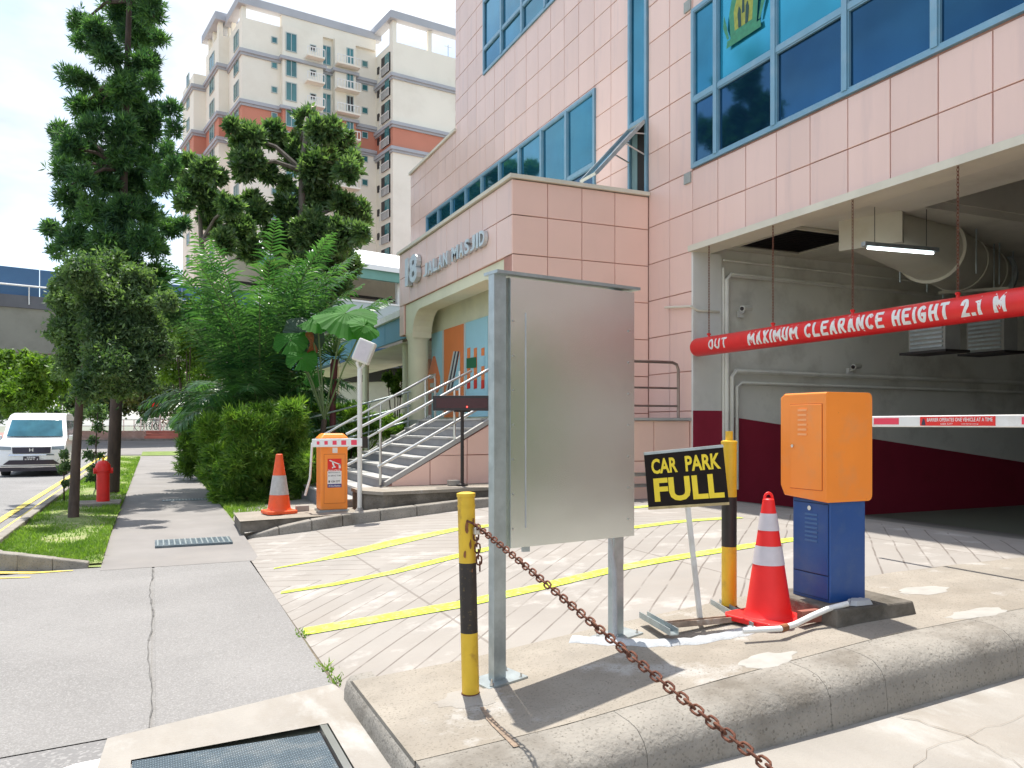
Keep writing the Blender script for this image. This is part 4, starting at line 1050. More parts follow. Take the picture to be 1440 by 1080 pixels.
# verge left of the footpath
vg = MB()
outer = [(-0.55,9.62),(-0.85,9.62),(-1.25,9.72),(-1.52,9.98),(-1.66,10.4),(-1.68,11.2),(-1.68,44)]
vs = []; fs = []
def verge_h(y): return float(np.interp(y,[9.6,10.6,12],[0.02,0.12,0.12])) 
kb = thing('verge_kerb', (-1.6,12,0), 'grey kerb stones round the grass verge beside the road', 'kerb')
pts = [(-0.62,9.50),(-0.95,9.52),(-1.28,9.62),(-1.55,9.85),(-1.70,10.25),(-1.76,10.9)] + [(-1.76,10.9+1.2*k) for k in range(1,20)]
for i in range(len(pts)-1):
    a = Vector((*pts[i],0)); b = Vector((*pts[i+1],0)); d = (b-a).normalized(); nn = Vector((-d.y,d.x,0)); nn = -nn if nn.dot(Vector((0.6,1,0)) if i < 3 else Vector((1,0,0))) < 0 else nn
    ha = float(np.interp(i,[0,1,2,3,4],[0.06,0.12,0.165,0.175,0.17])); hb = float(np.interp(i+1,[0,1,2,3,4],[0.06,0.12,0.165,0.175,0.17]))
    a2, b2 = a+d*0.004, b-d*0.004
    MB().hexa([a2-Vector((0,0,.05)), b2-Vector((0,0,.05)), b2+nn*0.14-Vector((0,0,.05)), a2+nn*0.14-Vector((0,0,.05))], [a2+nn*0.015+Vector((0,0,ha)), b2+nn*0.015+Vector((0,0,hb)), b2+nn*0.14+Vector((0,0,hb)), a2+nn*0.14+Vector((0,0,ha))]).build('kerb_stone', M['kerb'], kb, bevel=0.012)
mb = MB(); nx = 8; ny = 60; vs = []
for j in range(ny):
    y = 9.62 + (j/(ny-1))**1.6*30
    xl = float(np.interp(y,[9.62,9.75,9.98,10.4],[-0.7,-1.2,-1.48,-1.63]))
    for i in range(nx):
        x = xl+(-0.5-xl)*i/(nx-1); vs.append((x,y,FP(y)+0.02+0.06*min(1,(y-9.6)/1.0)*(0.6+0.4*math.sin(3.1*x+1.3*y))*(0.3+0.7*math.sin(PI*i/(nx-1)))))
fs = [(j*nx+i, j*nx+i+1, (j+1)*nx+i+1, (j+1)*nx+i) for j in range(ny-1) for i in range(nx-1)]
vs += [(-1.3,9.66,0.02),(-0.45,9.5,0.006),(-0.45,10.2,0.03),(-1.3,10.2,0.03)]; fs.append((len(vs)-4,len(vs)-3,len(vs)-2,len(vs)-1))
tag(mb.add(vs,fs).build('grass_verge', M['soil'], fixn=False, smooth=True), kind='structure')
def blades(name, n, region, mt, h=(0.03,0.08), zf=None, lab=None):
    pos = region(n); n = len(pos)
    a = RN.uniform(0, 2*PI, n); hh = RN.uniform(h[0], h[1], n); w = 0.006
    dist = pos[:,1]; w = 0.004+0.0006*dist
    lean = RN.normal(0, 0.5, (n,2))*hh[:,None]
    z = np.array([zf(x, y) for x, y in pos])
    dx = np.cos(a)*w; dy = np.sin(a)*w
    V = np.empty((n,3,3)); V[:,0] = np.stack([pos[:,0]-dx,pos[:,1]-dy,z],1); V[:,1] = np.stack([pos[:,0]+dx,pos[:,1]+dy,z],1); V[:,2] = np.stack([pos[:,0]+lean[:,0],pos[:,1]+lean[:,1],z+hh],1)
    me = bpy.data.meshes.new(name); me.from_pydata(V.reshape(-1,3).tolist(), [], np.arange(n*3).reshape(-1,3).tolist()); me.materials.append(mt)
    o = link(name, me); tag(o, lab, 'grass', kind='stuff'); return o
def reg(n):
    y = 9.65+RN.random(n)**1.9*28; x = RN.uniform(-1.62,-0.5,n)
    xl = np.interp(y,[9.62,9.75,9.98,10.4],[-0.7,-1.2,-1.48,-1.63]); ok = x > xl
    bare = (np.sin(x*5.1+y*1.7)+np.sin(y*3.3-x*2.1)) > 1.05
    k = ok & ~(bare & (RN.random(n) < 0.85)); return np.stack([x,y],1)[k]
blades('grass', 42000, reg, M['grass'], (0.02,0.065), lambda x, y: FP(y)+0.03, 'short green grass on the verge beside the footpath')
def reg2(n):
    y = 12.9+RN.random(n)*12; x = RN.uniform(1.09,1.75,n); return np.stack([x,y],1)
blades('grass', 9000, reg2, M['grass'], (0.03,0.09), lambda x, y: 0.08, 'strip of grass between the footpath and the shrubs')
def reg3(n):
    y = RN.choice([4.75,5.0,5.9,10.4,10.8,10.9], n)+RN.normal(0,0.06,n); x = 0.975+RN.normal(0,0.025,n); return np.stack([x,y],1)
blades('weeds', 260, reg3, M['grass'], (0.01,0.035), lambda x, y: 0.0, 'small weeds in the joint between asphalt and driveway')
# drain gratings on the path
def drain(px0, py0, px1, py1, lab, grp='gratings in the footpath'):
    a = Wz(px0, py1, 0.085); b = Wz(px1, py0, 0.085)
    t = thing('drain_grating', ((a.x+b.x)/2,(a.y+b.y)/2,0.085), lab, 'drain', grp)
    x0, x1, y0, y1 = a.x, b.x, a.y, max(b.y, a.y+0.2)
    zz = min(FP(y0),FP(y1))
    MB().box(x0,x1,y0,y1,zz-0.02,zz+0.008+(FP(y1)-FP(y0))).build('frame', M['plate'], t)
    n = 14
    for k in range(n):
        xx = x0+(x1-x0)*(k+0.5)/n; MB().box(xx-0.008,xx+0.008,y0+0.02,y1-0.02,zz+0.0085+(FP(y1)-FP(y0)),zz+0.014+(FP(y1)-FP(y0))).build('bar', M['galv_post'], t)
drain(218,752,322,766,'grey steel drain grating across the near end of the footpath'); drain(228,701,290,705,'thin drain grating farther up the footpath')

# ================================================================ FOREGROUND THINGS
def bollard(x, y, z, h, r, lab, mats, bands, lean=(0,0), stub=False, group='yellow and black bollards'):
    t = thing('bollard', (x,y,z), lab, 'bollard', group)
    zz = 0
    def at_(q): return Vector((x+lean[0]*q/h, y+lean[1]*q/h, z+q))
    for (a, b, m) in bands:
        o = MB().tube([at_(a), at_(b)], r, 28, cap=False).build('painted_band', mats[m], t, smooth=True)
    MB().tube([at_(h-0.005), at_(h+0.012), at_(h+0.018)], [r+0.0035, r+0.0035, r*0.6], 28).build('cap', mats[0], t, smooth=True)
    MB().tube([at_(h-0.055), at_(h-0.045)], r+0.002, 28, cap=False).build('seam', mats[0], t, smooth=True)
    MB().tube([at_(-0.01), at_(0.012)], [r+0.008, r+0.003], 20).build('base_collar', M['rust'], t, smooth=True)
    if stub: MB().tube([at_(h+0.01), at_(h+0.075)], r*0.5, 16).build('stub', mats[0], t, smooth=True)
    return t
bx, by, bz = 1.436, 3.74, IS(1.436)
b1 = bollard(bx, by, bz, 0.985, 0.043, 'worn yellow and black bollard with a rusty chain hooked to it', (M['yellow_old'], M['black_old']), [(0,0.31,0),(0.31,0.655,1),(0.655,0.985,0)], lean=(-0.02,0.012))
# rust scabs
for (a, zz, s) in ((-1.9,0.83,0.028),(-1.1,0.86,0.018),(-2.1,0.70,0.02),(-1.5,0.75,0.02),(-1.3,0.62,0.008)):
    c = Vector((bx-0.018+0.0455*math.cos(a), by+0.01+0.0455*math.sin(a), bz+zz)); u = Vector((-math.sin(a),math.cos(a),0))
    mb = MB(); pts = [(s*(0.45+0.35*random.random())*math.cos(q)*0.5, s*(0.8+0.5*random.random())*math.sin(q)) for q in lin(0,2*PI*0.9,9)]
    mb.prism(pts, c, u, (0,0,1), Vector((math.cos(a),math.sin(a),0))*0.002); mb.build('rust_scab', M['rust_stain'], b1)
# matching bollard of the chain, beyond the frame
b1b = bollard(1.45, -2.6, E(1.45), 0.985, 0.043, 'yellow and black bollard at the other end of the rusty chain', (M['yellow_old'], M['black_old']), [(0,0.31,0),(0.31,0.655,1),(0.655,0.985,0)])
# chain
key = [(3.70,1.005),(3.3,0.935),(2.9,0.862),(2.36,0.752),(1.65,0.622),(1.0,0.54),(0.3,0.50),(-0.6,0.52),(-1.6,0.64),(-2.56,0.86)]
ky = [k[0] for k in key][::-1]; kz = [k[1] for k in key][::-1]
# smooth with cubic fit
cf = np.polyfit(ky, kz, 4)
def cz(y): return float(np.polyval(cf, y))
ch = thing('chain', (1.44,3.7,1.0), 'rusty iron chain sagging from the worn bollard towards the viewer', 'chain')
def link_mesh(Lk, Wk, r, n=12, m=6):
    mb = MB(); pts = []
    for k in range(n):
        a = 2*PI*k/n; x = math.cos(a); y = math.sin(a)
        s = (Lk-Wk)/2 * (1 if x > 0.01 else (-1 if x < -0.01 else 0)); pts.append((x*Wk/2+s, y*Wk/2, 0))
    mb.tube(pts, r, m, closed=True)
    me = bpy.data.meshes.new('chain_link'); me.from_pydata(mb.v, [], mb.f); me.materials.append(M['rust'])
    me.polygons.foreach_set('use_smooth', [True]*len(me.polygons)); me.update(); return me
lm = link_mesh(0.046, 0.026, 0.0042)
y = 3.705; pitch = 0.0355; k = 0; prev = Vector((1.445,y,cz(y)))
while y > -2.55:
    d = Vector((0,-1, -(cz(y-0.001)-cz(y))/-0.001*-1)); d = Vector((0,-0.01,cz(y-0.01)-cz(y))).normalized()
    p = Vector((1.445-0.002*(3.7-y), y, cz(y)))
    q = d.to_track_quat('X','Z') @ Quaternion((1,0,0), math.radians(45 if k % 2 else -45)+random.uniform(-.25,.25))
    o = link('chain_link', lm, ch, p-ch.location); o.rotation_mode = 'QUATERNION'; o.rotation_quaternion = q
    y += d.y*pitch; k += 1
# spare end hanging at bollard
for j in range(7):
    q = Vector((0,0,-1)).to_track_quat('X','Z') @ Quaternion((1,0,0), math.radians(90*(j % 2)+20))
    o = link('chain_link', lm, ch, Vector((1.44+0.004*j, 3.688, 0.985-j*0.030))-ch.location); o.rotation_mode = 'QUATERNION'; o.rotation_quaternion = q
MB().tube([(1.40,3.70,1.03),(1.44,3.66,1.01),(1.46,3.69,0.98)], 0.006, 6).build('hook', M['rust'], ch, smooth=True)
MB().box(1.425,1.465,3.655,3.685,0.965,1.0).build('padlock', M['steel'], ch, bevel=0.004)

# galvanised sign back
pl_ = Vector((1.63,3.83,IS(1.63))); pr_ = Vector((2.508,3.985,IS(2.508)+0.01))
dirp = (pr_-pl_); dirp.z = 0; wid = dirp.length; dirp.normalize(); nrm = Vector((dirp.y,-dirp.x,0))  # faces the camera
sp_ = thing('sign_panel', (pl_.x,pl_.y,pl_.z), 'tall blank galvanised metal sign back on two grey posts', 'sign', )
ZTOP = 2.285; ZB = 0.86
def post(p, nm='post'):
    mb = MB(); w = 0.036; t = 0.05
    o = p
    # channel section: web facing camera-left plus flanges
    for (a0,a1,b0,b1_) in ((-0.036,0.036,-0.004,0.002),(-0.036,-0.030,0.002,0.05),(0.030,0.036,0.002,0.05),(-0.03,-0.018,0.046,0.05),(0.018,0.03,0.046,0.05)):
        c = [p+dirp*a0-nrm*b0, p+dirp*a1-nrm*b0, p+dirp*a1-nrm*b1_, p+dirp*a0-nrm*b1_]
        mb.hexa([v.xyz for v in c], [Vector((v.x,v.y,ZTOP-0.01)) for v in c])
    return mb.build(nm, M['galv_post'], sp_)
pa = pl_ + Vector((0,0,0)); post(pa); 
pb_ = pr_ + dirp*-0.03 - nrm*0.0; post(Vector((pb_.x,pb_.y,pr_.z)) - nrm*0.06)
s0 = pl_+dirp*0.05+nrm*0.02; s1 = pr_+dirp*0.02+nrm*0.02
def sheetbox(mb, a, b, z0, z1, t, off=0.0):
    a = a+nrm*off; b = b+nrm*off
    c = [a, b, b-nrm*t, a-nrm*t]; mb.hexa([Vector((v.x,v.y,z0)) for v in c], [Vector((v.x,v.y,z1)) for v in c])
mb = MB(); sheetbox(mb, s0, s1, ZB, ZTOP-0.025, 0.05); mb.build('sheet', M['galv'], sp_)
mb = MB(); sheetbox(mb, s0-dirp*0.09, s1+dirp*0.03, ZTOP-0.012, ZTOP+0.004, 0.13, 0.02); mb.build('top_cap', M['galv_post'], sp_)
mb = MB(); sheetbox(mb, s0+dirp*0.095, s0+dirp*0.103, ZB+0.1, ZTOP-0.2, 0.0016, 0.0016); mb.build('sealant_line', M['cement_white'], sp_)
mb = MB(); sheetbox(mb, s0+dirp*0.0, s0+dirp*0.004, ZB, ZTOP-0.03, 0.003, 0.003); mb.build('seam', M['galv_post'], sp_)
for s in [k/6 for k in range(7)]:
    for side in (0.02, wid-0.075):
        c = s0+dirp*side+nrm*0.0015; zz = ZB+0.1+(ZTOP-ZB-0.35)*s
        MB().lathe([(0.006,0),(0.005,0.003)], (0,0,0), 8, M=Matrix.Translation(Vector((c.x,c.y,zz))) @ nrm.to_track_quat('Z','Y').to_matrix().to_4x4()).build('rivet', M['steel'], sp_)
for p in (pa, Vector((pb_.x,pb_.y,pr_.z))-nrm*0.06):
    z = IS(p.x); mb = MB(); c = [p+dirp*-0.11+nrm*0.07, p+dirp*0.13+nrm*0.07, p+dirp*0.13-nrm*0.12, p+dirp*-0.11-nrm*0.12]
    mb.hexa([Vector((v.x,v.y,IS(v.x)-0.001)) for v in c], [Vector((v.x,v.y,IS(v.x)+0.010)) for v in c]); mb.build('base_plate', M['galv_post'], sp_)
    for (a, b) in ((-0.08,0.05),(0.1,0.05),(-0.08,-0.09),(0.1,-0.09)):
        q = p+dirp*a+nrm*b; MB().tube([(q.x,q.y,z+0.008),(q.x,q.y,z+0.022)], 0.011, 6).tube([(q.x,q.y,z+0.02),(q.x,q.y,z+0.042)], 0.005, 8).build('bolt', M['steel'], sp_)
q = pb_ + dirp*-0.06 - nrm*0.05
MB().tube([(q.x-0.01,q.y,ZB+0.01),(q.x+0.0,q.y,ZB-0.12),(q.x+0.02,q.y,ZB-0.22),(q.x+0.022,q.y,IS(q.x)+0.0)], 0.015, 10).build('conduit', M['cement_white'], sp_, smooth=True)
q = s0+dirp*0.12-nrm*0.03; MB().box(q.x-0.02,q.x+0.02,q.y-0.01,q.y+0.01,ZB-0.03,ZB+0.01).build('bracket', M['galv_post'], sp_)

# white cement ridge over the cable run
def ridge(name, pts, w, h, fn, m, parent):
    P = []
    for i in range(len(pts)-1):
        for k in range(5): P.append(Vector(pts[i]).lerp(Vector(pts[i+1]), k/5))
    P.append(Vector(pts[-1])); vs = []; n = 5
    rr = random.Random(5)
    for i, p in enumerate(P):
        a = P[max(0,i-1)]; b = P[min(len(P)-1,i+1)]; d = (b-a).normalized(); nn = Vector((-d.y,d.x,0)); ww = w*(1+0.22*rr.uniform(-1,1))
        for s, hh in ((-1,0),(-0.6,0.7),(0,1),(0.6,0.7),(1,0)):
            q = Vector((p.x,p.y,0))+nn*ww*s; vs.append((q.x,q.y,fn(q.x)+hh*h*(1+0.25*rr.uniform(-1,1))+0.001))
    fs = [(i*n+j, (i+1)*n+j, (i+1)*n+j+1, i*n+j+1) for i in range(len(P)-1) for j in range(n-1)]
    return MB().add(vs,fs).build(name, m, parent, smooth=True, fixn=True)
cr = thing('cement_ridge', (3.0,3.8,0.3), 'lumpy white cement ridge over a cable run between the sign posts and the cabinet', 'cement ridge')
R1 = [Vector((*Wg(x,y,IS)[:2],0)) for x, y in [(805,900),(860,903),(915,906),(975,903),(1030,893),(1085,880)]]
ridge('ridge', R1, 0.055, 0.022, IS, M['cement_white'], cr)
cq = [Wz(1045,887,0.372), Wz(1098,884,0.385), Wz(1118,878,0.392), Wz(1142,866,0.42), Wz(1165,856,0.455), Wz(1192,849,0.478)]
MB().tube(cq, 0.0165, 12).build('conduit', M['white'], cr, smooth=True)
MB().tube([cq[1], cq[1].lerp(cq[2],.4)], 0.021, 12).build('rusty_clip', M['rust_stain'], cr)

# cones
def cone(x, y, z, h, lab, bands, m0, m1, r0, r1, base, rz, bh=0.03, loop=True):
    t = thing('traffic_cone', (x,y,z), lab, 'traffic cone', 'traffic cones', rz)
    Mx = Matrix.Translation((x,y,z)) @ Matrix.Rotation(rz, 4, 'Z')
    b = base/2; c = b*0.25
    poly = [(-b+c,-b),(b-c,-b),(b,-b+c),(b,b-c),(b-c,b),(-b+c,b),(-b,b-c),(-b,-b+c)]
    mb = MB(); mb.prism(poly, Mx @ Vector((0,0,0)), Mx.to_3x3() @ Vector((1,0,0)), Mx.to_3x3() @ Vector((0,1,0)), (0,0,bh)); mb.build('base', m0, t, bevel=0.008)
    rf = lambda q: r0+(r1-r0)*((q-bh)/(h-bh))
    MB().lathe([(rf(bh)*1.12,bh-0.002),(rf(bh)*1.03,bh+0.012),(rf(bh+0.03),bh+0.03)] + [(rf(q),q) for q in lin(bh+0.04,h,6)] + [(r1*0.8,h+0.006)], (x,y,z), 32).build('body', m0, t, smooth=True)
    for (a, bb) in bands: MB().tube([(x,y,z+a),(x,y,z+bb)], [rf(a)+0.0025, rf(bb)+0.0025], 32, cap=False).build('reflective_band', m1, t, smooth=True)
    if loop:
        pts = [(x+math.cos(a)*r1*0.72*CA, y-math.cos(a)*r1*0.72*SA, z+h+0.004+math.sin(a)*0.034) for a in lin(0,PI,9)]
        MB().tube(pts, 0.008, 8).build('top_loop', m0, t, smooth=True)
    return t
cone(3.33,3.76,IS(3.33),0.715,'tall bright red cone with two white bands beside the blue cabinet', [(0.375,0.485),(0.575,0.675)] if False else [(0.335,0.445),(0.535,0.635)], M['cone_red'], M['reflect'], 0.135, 0.033, 0.40, math.radians(12), 0.035)
cone(1.61,11.65,0.262,0.82,'faded orange cone with one wide grey band on the mossy slab', [(0.26,0.53)], M['cone_orange'], M['reflect_grey'], 0.16, 0.045, 0.42, math.radians(10), 0.045, loop=False)

# cabinet
cb_ = thing('barrier_cabinet', (3.8,3.7,0.38), 'orange and blue metal barrier cabinet on a dark concrete plinth', 'cabinet')
CX, CY, CZ = 3.61, 3.56, 0.465
z0p = IS(3.7)
mb = MB(); pc = [Wg(1030,838,lambda x: z0p), ]
mb.hexa([(3.50,3.40,z0p-0.04),(4.12,3.38,z0p-0.02),(4.12,4.02,z0p-0.02),(3.50,4.02,z0p-0.04)], [(3.515,3.415,CZ-0.01),(4.10,3.40,CZ-0.005),(4.10,4.0,CZ-0.005),(3.515,4.0,CZ-0.01)]); mb.build('plinth', M['kerb_dark'], cb_, bevel=0.01)
MB().box(CX,CX+0.28,CY,CY+0.30,CZ-0.012,1.055).build('lower_box', M['blue'], cb_, bevel=0.006)
# blue door on the street (-X) face
def door(x, y0, y1, z0, z1, m, mg, nm, d=0.006):
    MB().box(x-0.0012, x+0.0005, y0-0.003, y1+0.003, z0-0.003, z1+0.003).build('door_gap', mg, cb_)
    return MB().box(x-d, x-0.0013, y0, y1, z0, z1).build(nm, m, cb_, bevel=0.002)
door(CX, CY+0.012, CY+0.285, 0.615, 1.03, M['blue'], M['blue_in'], 'door'); door(CX, CY+0.012, CY+0.285, 0.475, 0.608, M['blue'], M['blue_in'], 'lower_panel')
for k in range(7): MB().box(CX-0.010,CX-0.0058,CY+0.09,CY+0.19,0.80+0.026*k,0.812+0.026*k).build('vent_slot', mat('blue_louvre', (0.05,0.14,0.33), 0.35) if k == 0 else bpy.data.materials['blue_louvre'], cb_)
MB().tube([(CX-0.006,CY+0.15,1.0),(CX-0.014,CY+0.15,1.0)], 0.014, 14).build('lock', M['chrome'], cb_, smooth=True)
# orange hood: rounded profile in XZ extruded along Y
ox0, ox1, oz0, oz1 = 3.565, 3.93, 1.045, 1.690; r = 0.035
prof = []
for (cx_, cz_, a0) in ((ox1-r,oz1-r,0),(ox0+0.012,oz1-0.012,PI/2),(ox0+0.012,oz0+0.012,PI),(ox1-r,oz0+r,1.5*PI)):
    rr0 = r if cx_ > 3.7 else 0.012
    for a in lin(a0, a0+PI/2, 6): prof.append((cx_+rr0*math.cos(a), cz_+rr0*math.sin(a)))
mb = MB(); oy0, oy1 = 3.545, 3.915; n = len(prof)
secs = [(oy0,0.0,0.0),(oy1-0.03,0.0,0.0),(oy1+0.0,0.03,0.03)]
vs = []
for j, (yy, sh, dz) in enumerate(secs):
    for (a, c) in prof:
        zz = c
        if j == 2: zz = c+ (0.075 if c < 1.3 else -0.02)
        if j == 1: zz = c+ (0.02 if c < 1.3 else 0)
        vs.append((a, yy, zz))
fs = [(j*n+i, j*n+(i+1) % n, (j+1)*n+(i+1) % n, (j+1)*n+i) for j in range(2) for i in range(n)] + [tuple(range(n)), tuple(2*n+i for i in range(n))]
mb.add(vs, fs).build('upper_hood', M['orange'], cb_, bevel=0.006)
door(ox0, 3.575, 3.83, 1.115, 1.62, M['orange'], M['orange_in'], 'door')
for k in range(6): MB().box(ox0-0.011,ox0-0.0058,3.69,3.76,1.435+0.029*k,1.447+0.029*k).build('vent_slot', mat('orange_louvre', (0.95,0.42,0.16), 0.35) if k == 0 else bpy.data.materials['orange_louvre'], cb_)
MB().tube([(ox0-0.006,3.805,1.37),(ox0-0.014,3.805,1.37)], 0.010, 12).build('lock', M['chrome'], cb_, smooth=True)
blob('cement_lump', 3.74, 3.47, CZ-0.006, 0.085, 0.05, M['cement_white'], cb_, 0.028, 9)
mb = MB(); mb.box(3.36,3.60,3.52,3.56,z0p+0.0,z0p+0.07); mb.build('brick_edge', mat('old_brick', (0.28,0.10,0.07), 0.9, var=0.2, vs=20), cb_)

# second bollard by the cabinet
bollard(3.34,4.13,IS(3.34),1.04,0.047,'clean yellow and black bollard with a stub on top behind the red cone', (M['yellow'], M['black']), [(0,0.385,0),(0.385,0.70,1),(0.70,1.04,0)], stub=True)

# CAR PARK FULL sign
sn = thing('car_park_sign', (3.0,4.0,0.33), 'black board with yellow CAR PARK FULL lettering tilted on a steel stand', 'sign')
dp = 4.85
TL_, TR_, BR_, BL_ = D(906,640,dp-0.02), D(1017,629,dp+0.02), D(1025,706,dp+0.02), D(912,713,dp-0.02)
nn = (TR_-TL_).cross(BL_-TL_).normalized()
if nn.dot(Vector((SA,CA,0))) > 0: nn = -nn
ux = (TR_-TL_).normalized(); uy = (TL_-BL_).normalized(); W_ = (TR_-TL_).length; H_ = (TL_-BL_).length
mb = MB(); mb.hexa([BL_, BR_, BR_-nn*0.008, BL_-nn*0.008], [TL_, TR_, TR_-nn*0.008, TL_-nn*0.008]); mb.build('board', M['sign_black'], sn)
MB().bar(TL_-nn*0.004+uy*0.008, TR_-nn*0.004+uy*0.008, 0.02, 0.016).build('top_edge', M['galv_post'], sn)
MB().bar(BL_-nn*0.004-uy*0.008, BR_-nn*0.004-uy*0.008, 0.02, 0.016).build('bottom_edge', mat('worn_edge', (0.45,0.36,0.18), 0.7, var=0.3, vs=20), sn)
def sp(u, v): return BL_ + (BR_-BL_)*u + (TL_.lerp(TR_,u)-BL_.lerp(BR_,u))*v + nn*0.0015
def stext(s, u0, u1, v0, v1, bold):
    V, F = text_geo(s, bold); mb = MB(); mb.add([sp(u0+(u1-u0)*a, v0+(v1-v0)*b) for a, b in V], F); return mb.build('lettering', M['sign_yellow'], sn, fixn=False)
stext('CAR', 0.075,0.40,0.62,0.91,0.03); stext('PARK', 0.50,0.945,0.62,0.91,0.03); stext('FULL', 0.085,0.955,0.085,0.535,0.034)
pf = Wz(985,874,0.335)
top_ = D(968,714,dp); MB().bar(top_-nn*0.012, pf, 0.042, 0.025, up=(CA,-SA,0)).build('post', mat('white_timber', (0.62,0.60,0.56), 0.7, var=0.1, vs=10, dirt=(0.4,0.35,0.3), da=0.5, ds=9), sn)
zb = 0.335
def fl(px, py, z=0.0): p = Wz(px, py, zb+z); return p
stl = M['galv_post']
def chan(a, b, w, h, m, nm):
    mb = MB(); mb.bar(a, b, w, 0.006, mi=0)
    d = (b-a).normalized(); s = d.cross(Vector((0,0,1))).normalized()
    mb.bar(a+s*w/2+Vector((0,0,h/2)), b+s*w/2+Vector((0,0,h/2)), 0.006, h, mi=0); mb.bar(a-s*w/2+Vector((0,0,h/2)), b-s*w/2+Vector((0,0,h/2)), 0.006, h, mi=0)
    return mb.build(nm, m, sn)
chan(fl(905,868), fl(948,893), 0.05, 0.035, stl, 'foot_channel'); chan(fl(1006,850), fl(1066,884), 0.06, 0.035, stl, 'foot_channel')
chan(fl(936,882), fl(1045,872), 0.045, 0.03, mat('rusty_channel', (0.36,0.27,0.20), 0.7, metal=0.2, var=0.3, vs=14, dirt=(0.6,0.58,0.54), da=0.8, ds=8), 'cross_channel')

# boom across the exit lane
bm_ = thing('barrier_boom', (5.5,2.5,1.5), 'white barrier boom with red tape and a red notice strip across the exit', 'barrier boom')
BX = 5.55; zc = 1.525
MB().box(BX-0.02,BX+0.02,-2.0,5.2,zc-0.045,zc+0.045).build('arm', M['white'], bm_, bevel=0.008)
def bpx(px): r_ = (px-720)/FPX; d_ = (BX-0.02)/(CA*r_+SA); return d_*(CA-SA*r_)
for a, b in ((1229,1264),(1437,1480),(1560,1640)): MB().box(BX-0.0225,BX-0.0205,bpx(b),bpx(a),zc-0.024,zc+0.028).build('red_tape', M['pinkred'], bm_)
MB().box(BX-0.0225,BX-0.0205,bpx(1400),bpx(1294),zc-0.034,zc+0.036).build('notice', M['red'], bm_)
mb = MB(); ya, yb = bpx(1304), bpx(1398)
add_text(mb, 'BARRIER OPERATES ONE VEHICLE AT A TIME', (BX-0.0235, ya, zc-0.002), (0,-1,0), (0,0,1), ya-yb-0.01, 0.028, bold=0.012)
add_text(mb, '6284 3377', (BX-0.0235, bpx(1323), zc-0.027), (0,-1,0), (0,0,1), bpx(1323)-bpx(1340), 0.014); add_text(mb, 'www.barrier.com.sg', (BX-0.0235, bpx(1352), zc-0.028), (0,-1,0), (0,0,1), bpx(1352)-bpx(1376), 0.014)
mb.build('lettering', M['white_print'], bm_, fixn=False)
mb = MB(); mb.prism([(bpx(1296),-0.03+zc),(bpx(1302),-0.03+zc),(bpx(1301),zc),(bpx(1300),0.02+zc),(bpx(1298),0.02+zc)], (BX-0.0235,0,0), (0,1,0), (0,0,1), (0.0005,0,0)); mb.build('notice_mark', M['mural_dark'], bm_)
MB().box(BX-0.15,BX+0.15,-2.4,-2.0,E(5.5),1.62).build('housing', M['orange'], bm_, bevel=0.02)

# clearance bar
cl = thing('height_bar', (7.3,5,2.63), 'long red tube reading OUT MAXIMUM CLEARANCE HEIGHT 2.1 M hung on chains', 'height bar')
BXX, BZ, BR = 7.385, 2.643, 0.135
mb = MB(); mb.tube([(BXX,9.87,BZ),(BXX,9.84,BZ),(BXX,-1.5,BZ)], [BR*0.93,BR,BR], 40); mb.build('tube', M['bar_red'], cl, smooth=True)
def bw(p):
    s = p.z - BZ; a = s/BR
    return Vector((BXX-(BR+0.002)*math.cos(a), p.y, BZ+(BR+0.002)*math.sin(a)))
def arc(cx, cy, rx, ry, a0, a1, n=10): return [(cx+rx*math.cos(math.radians(a)), cy+ry*math.sin(math.radians(a))) for a in lin(a0, a1, n)]
STROKES = {
 'M': [[(0,0),(0,1),(.5,.3),(1,1),(1,0)]], 'A': [[(0,0),(.5,1),(1,0)],[(.2,.33),(.8,.33)]], 'X': [[(0,0),(1,1)],[(0,1),(1,0)]], 'I': [[(.5,0),(.5,1)]],
 'U': [[(0,1),(0,.35)]+arc(.5,.35,.5,.35,180,360)+[(1,1)]], 'C': [arc(.52,.5,.52,.5,50,310,14)], 'L': [[(0,1),(0,0),(1,0)]], 'E': [[(1,1),(0,1),(0,0),(1,0)],[(0,.52),(.85,.52)]],
 'R': [[(0,0),(0,1),(.5,1)]+arc(.55,.74,.42,.26,80,-80,8)+[(.05,.48)],[(.5,.48),(1,0)]], 'N': [[(0,0),(0,1),(1,0),(1,1)]], 'H': [[(0,0),(0,1)],[(1,0),(1,1)],[(0,.5),(1,.5)]],
 'G': [arc(.52,.5,.52,.5,50,340,14)+[(1,.45),(.6,.45)]], 'T': [[(.5,0),(.5,1)],[(0,1),(1,1)]], 'O': [arc(.5,.5,.5,.5,90,448,18)], '2': [arc(.5,.7,.45,.3,170,-20,9)+[(0,0),(1,0)]], '1': [[(.2,.8),(.55,1),(.55,0)]], '.': [[(.3,0),(.7,0)]]}
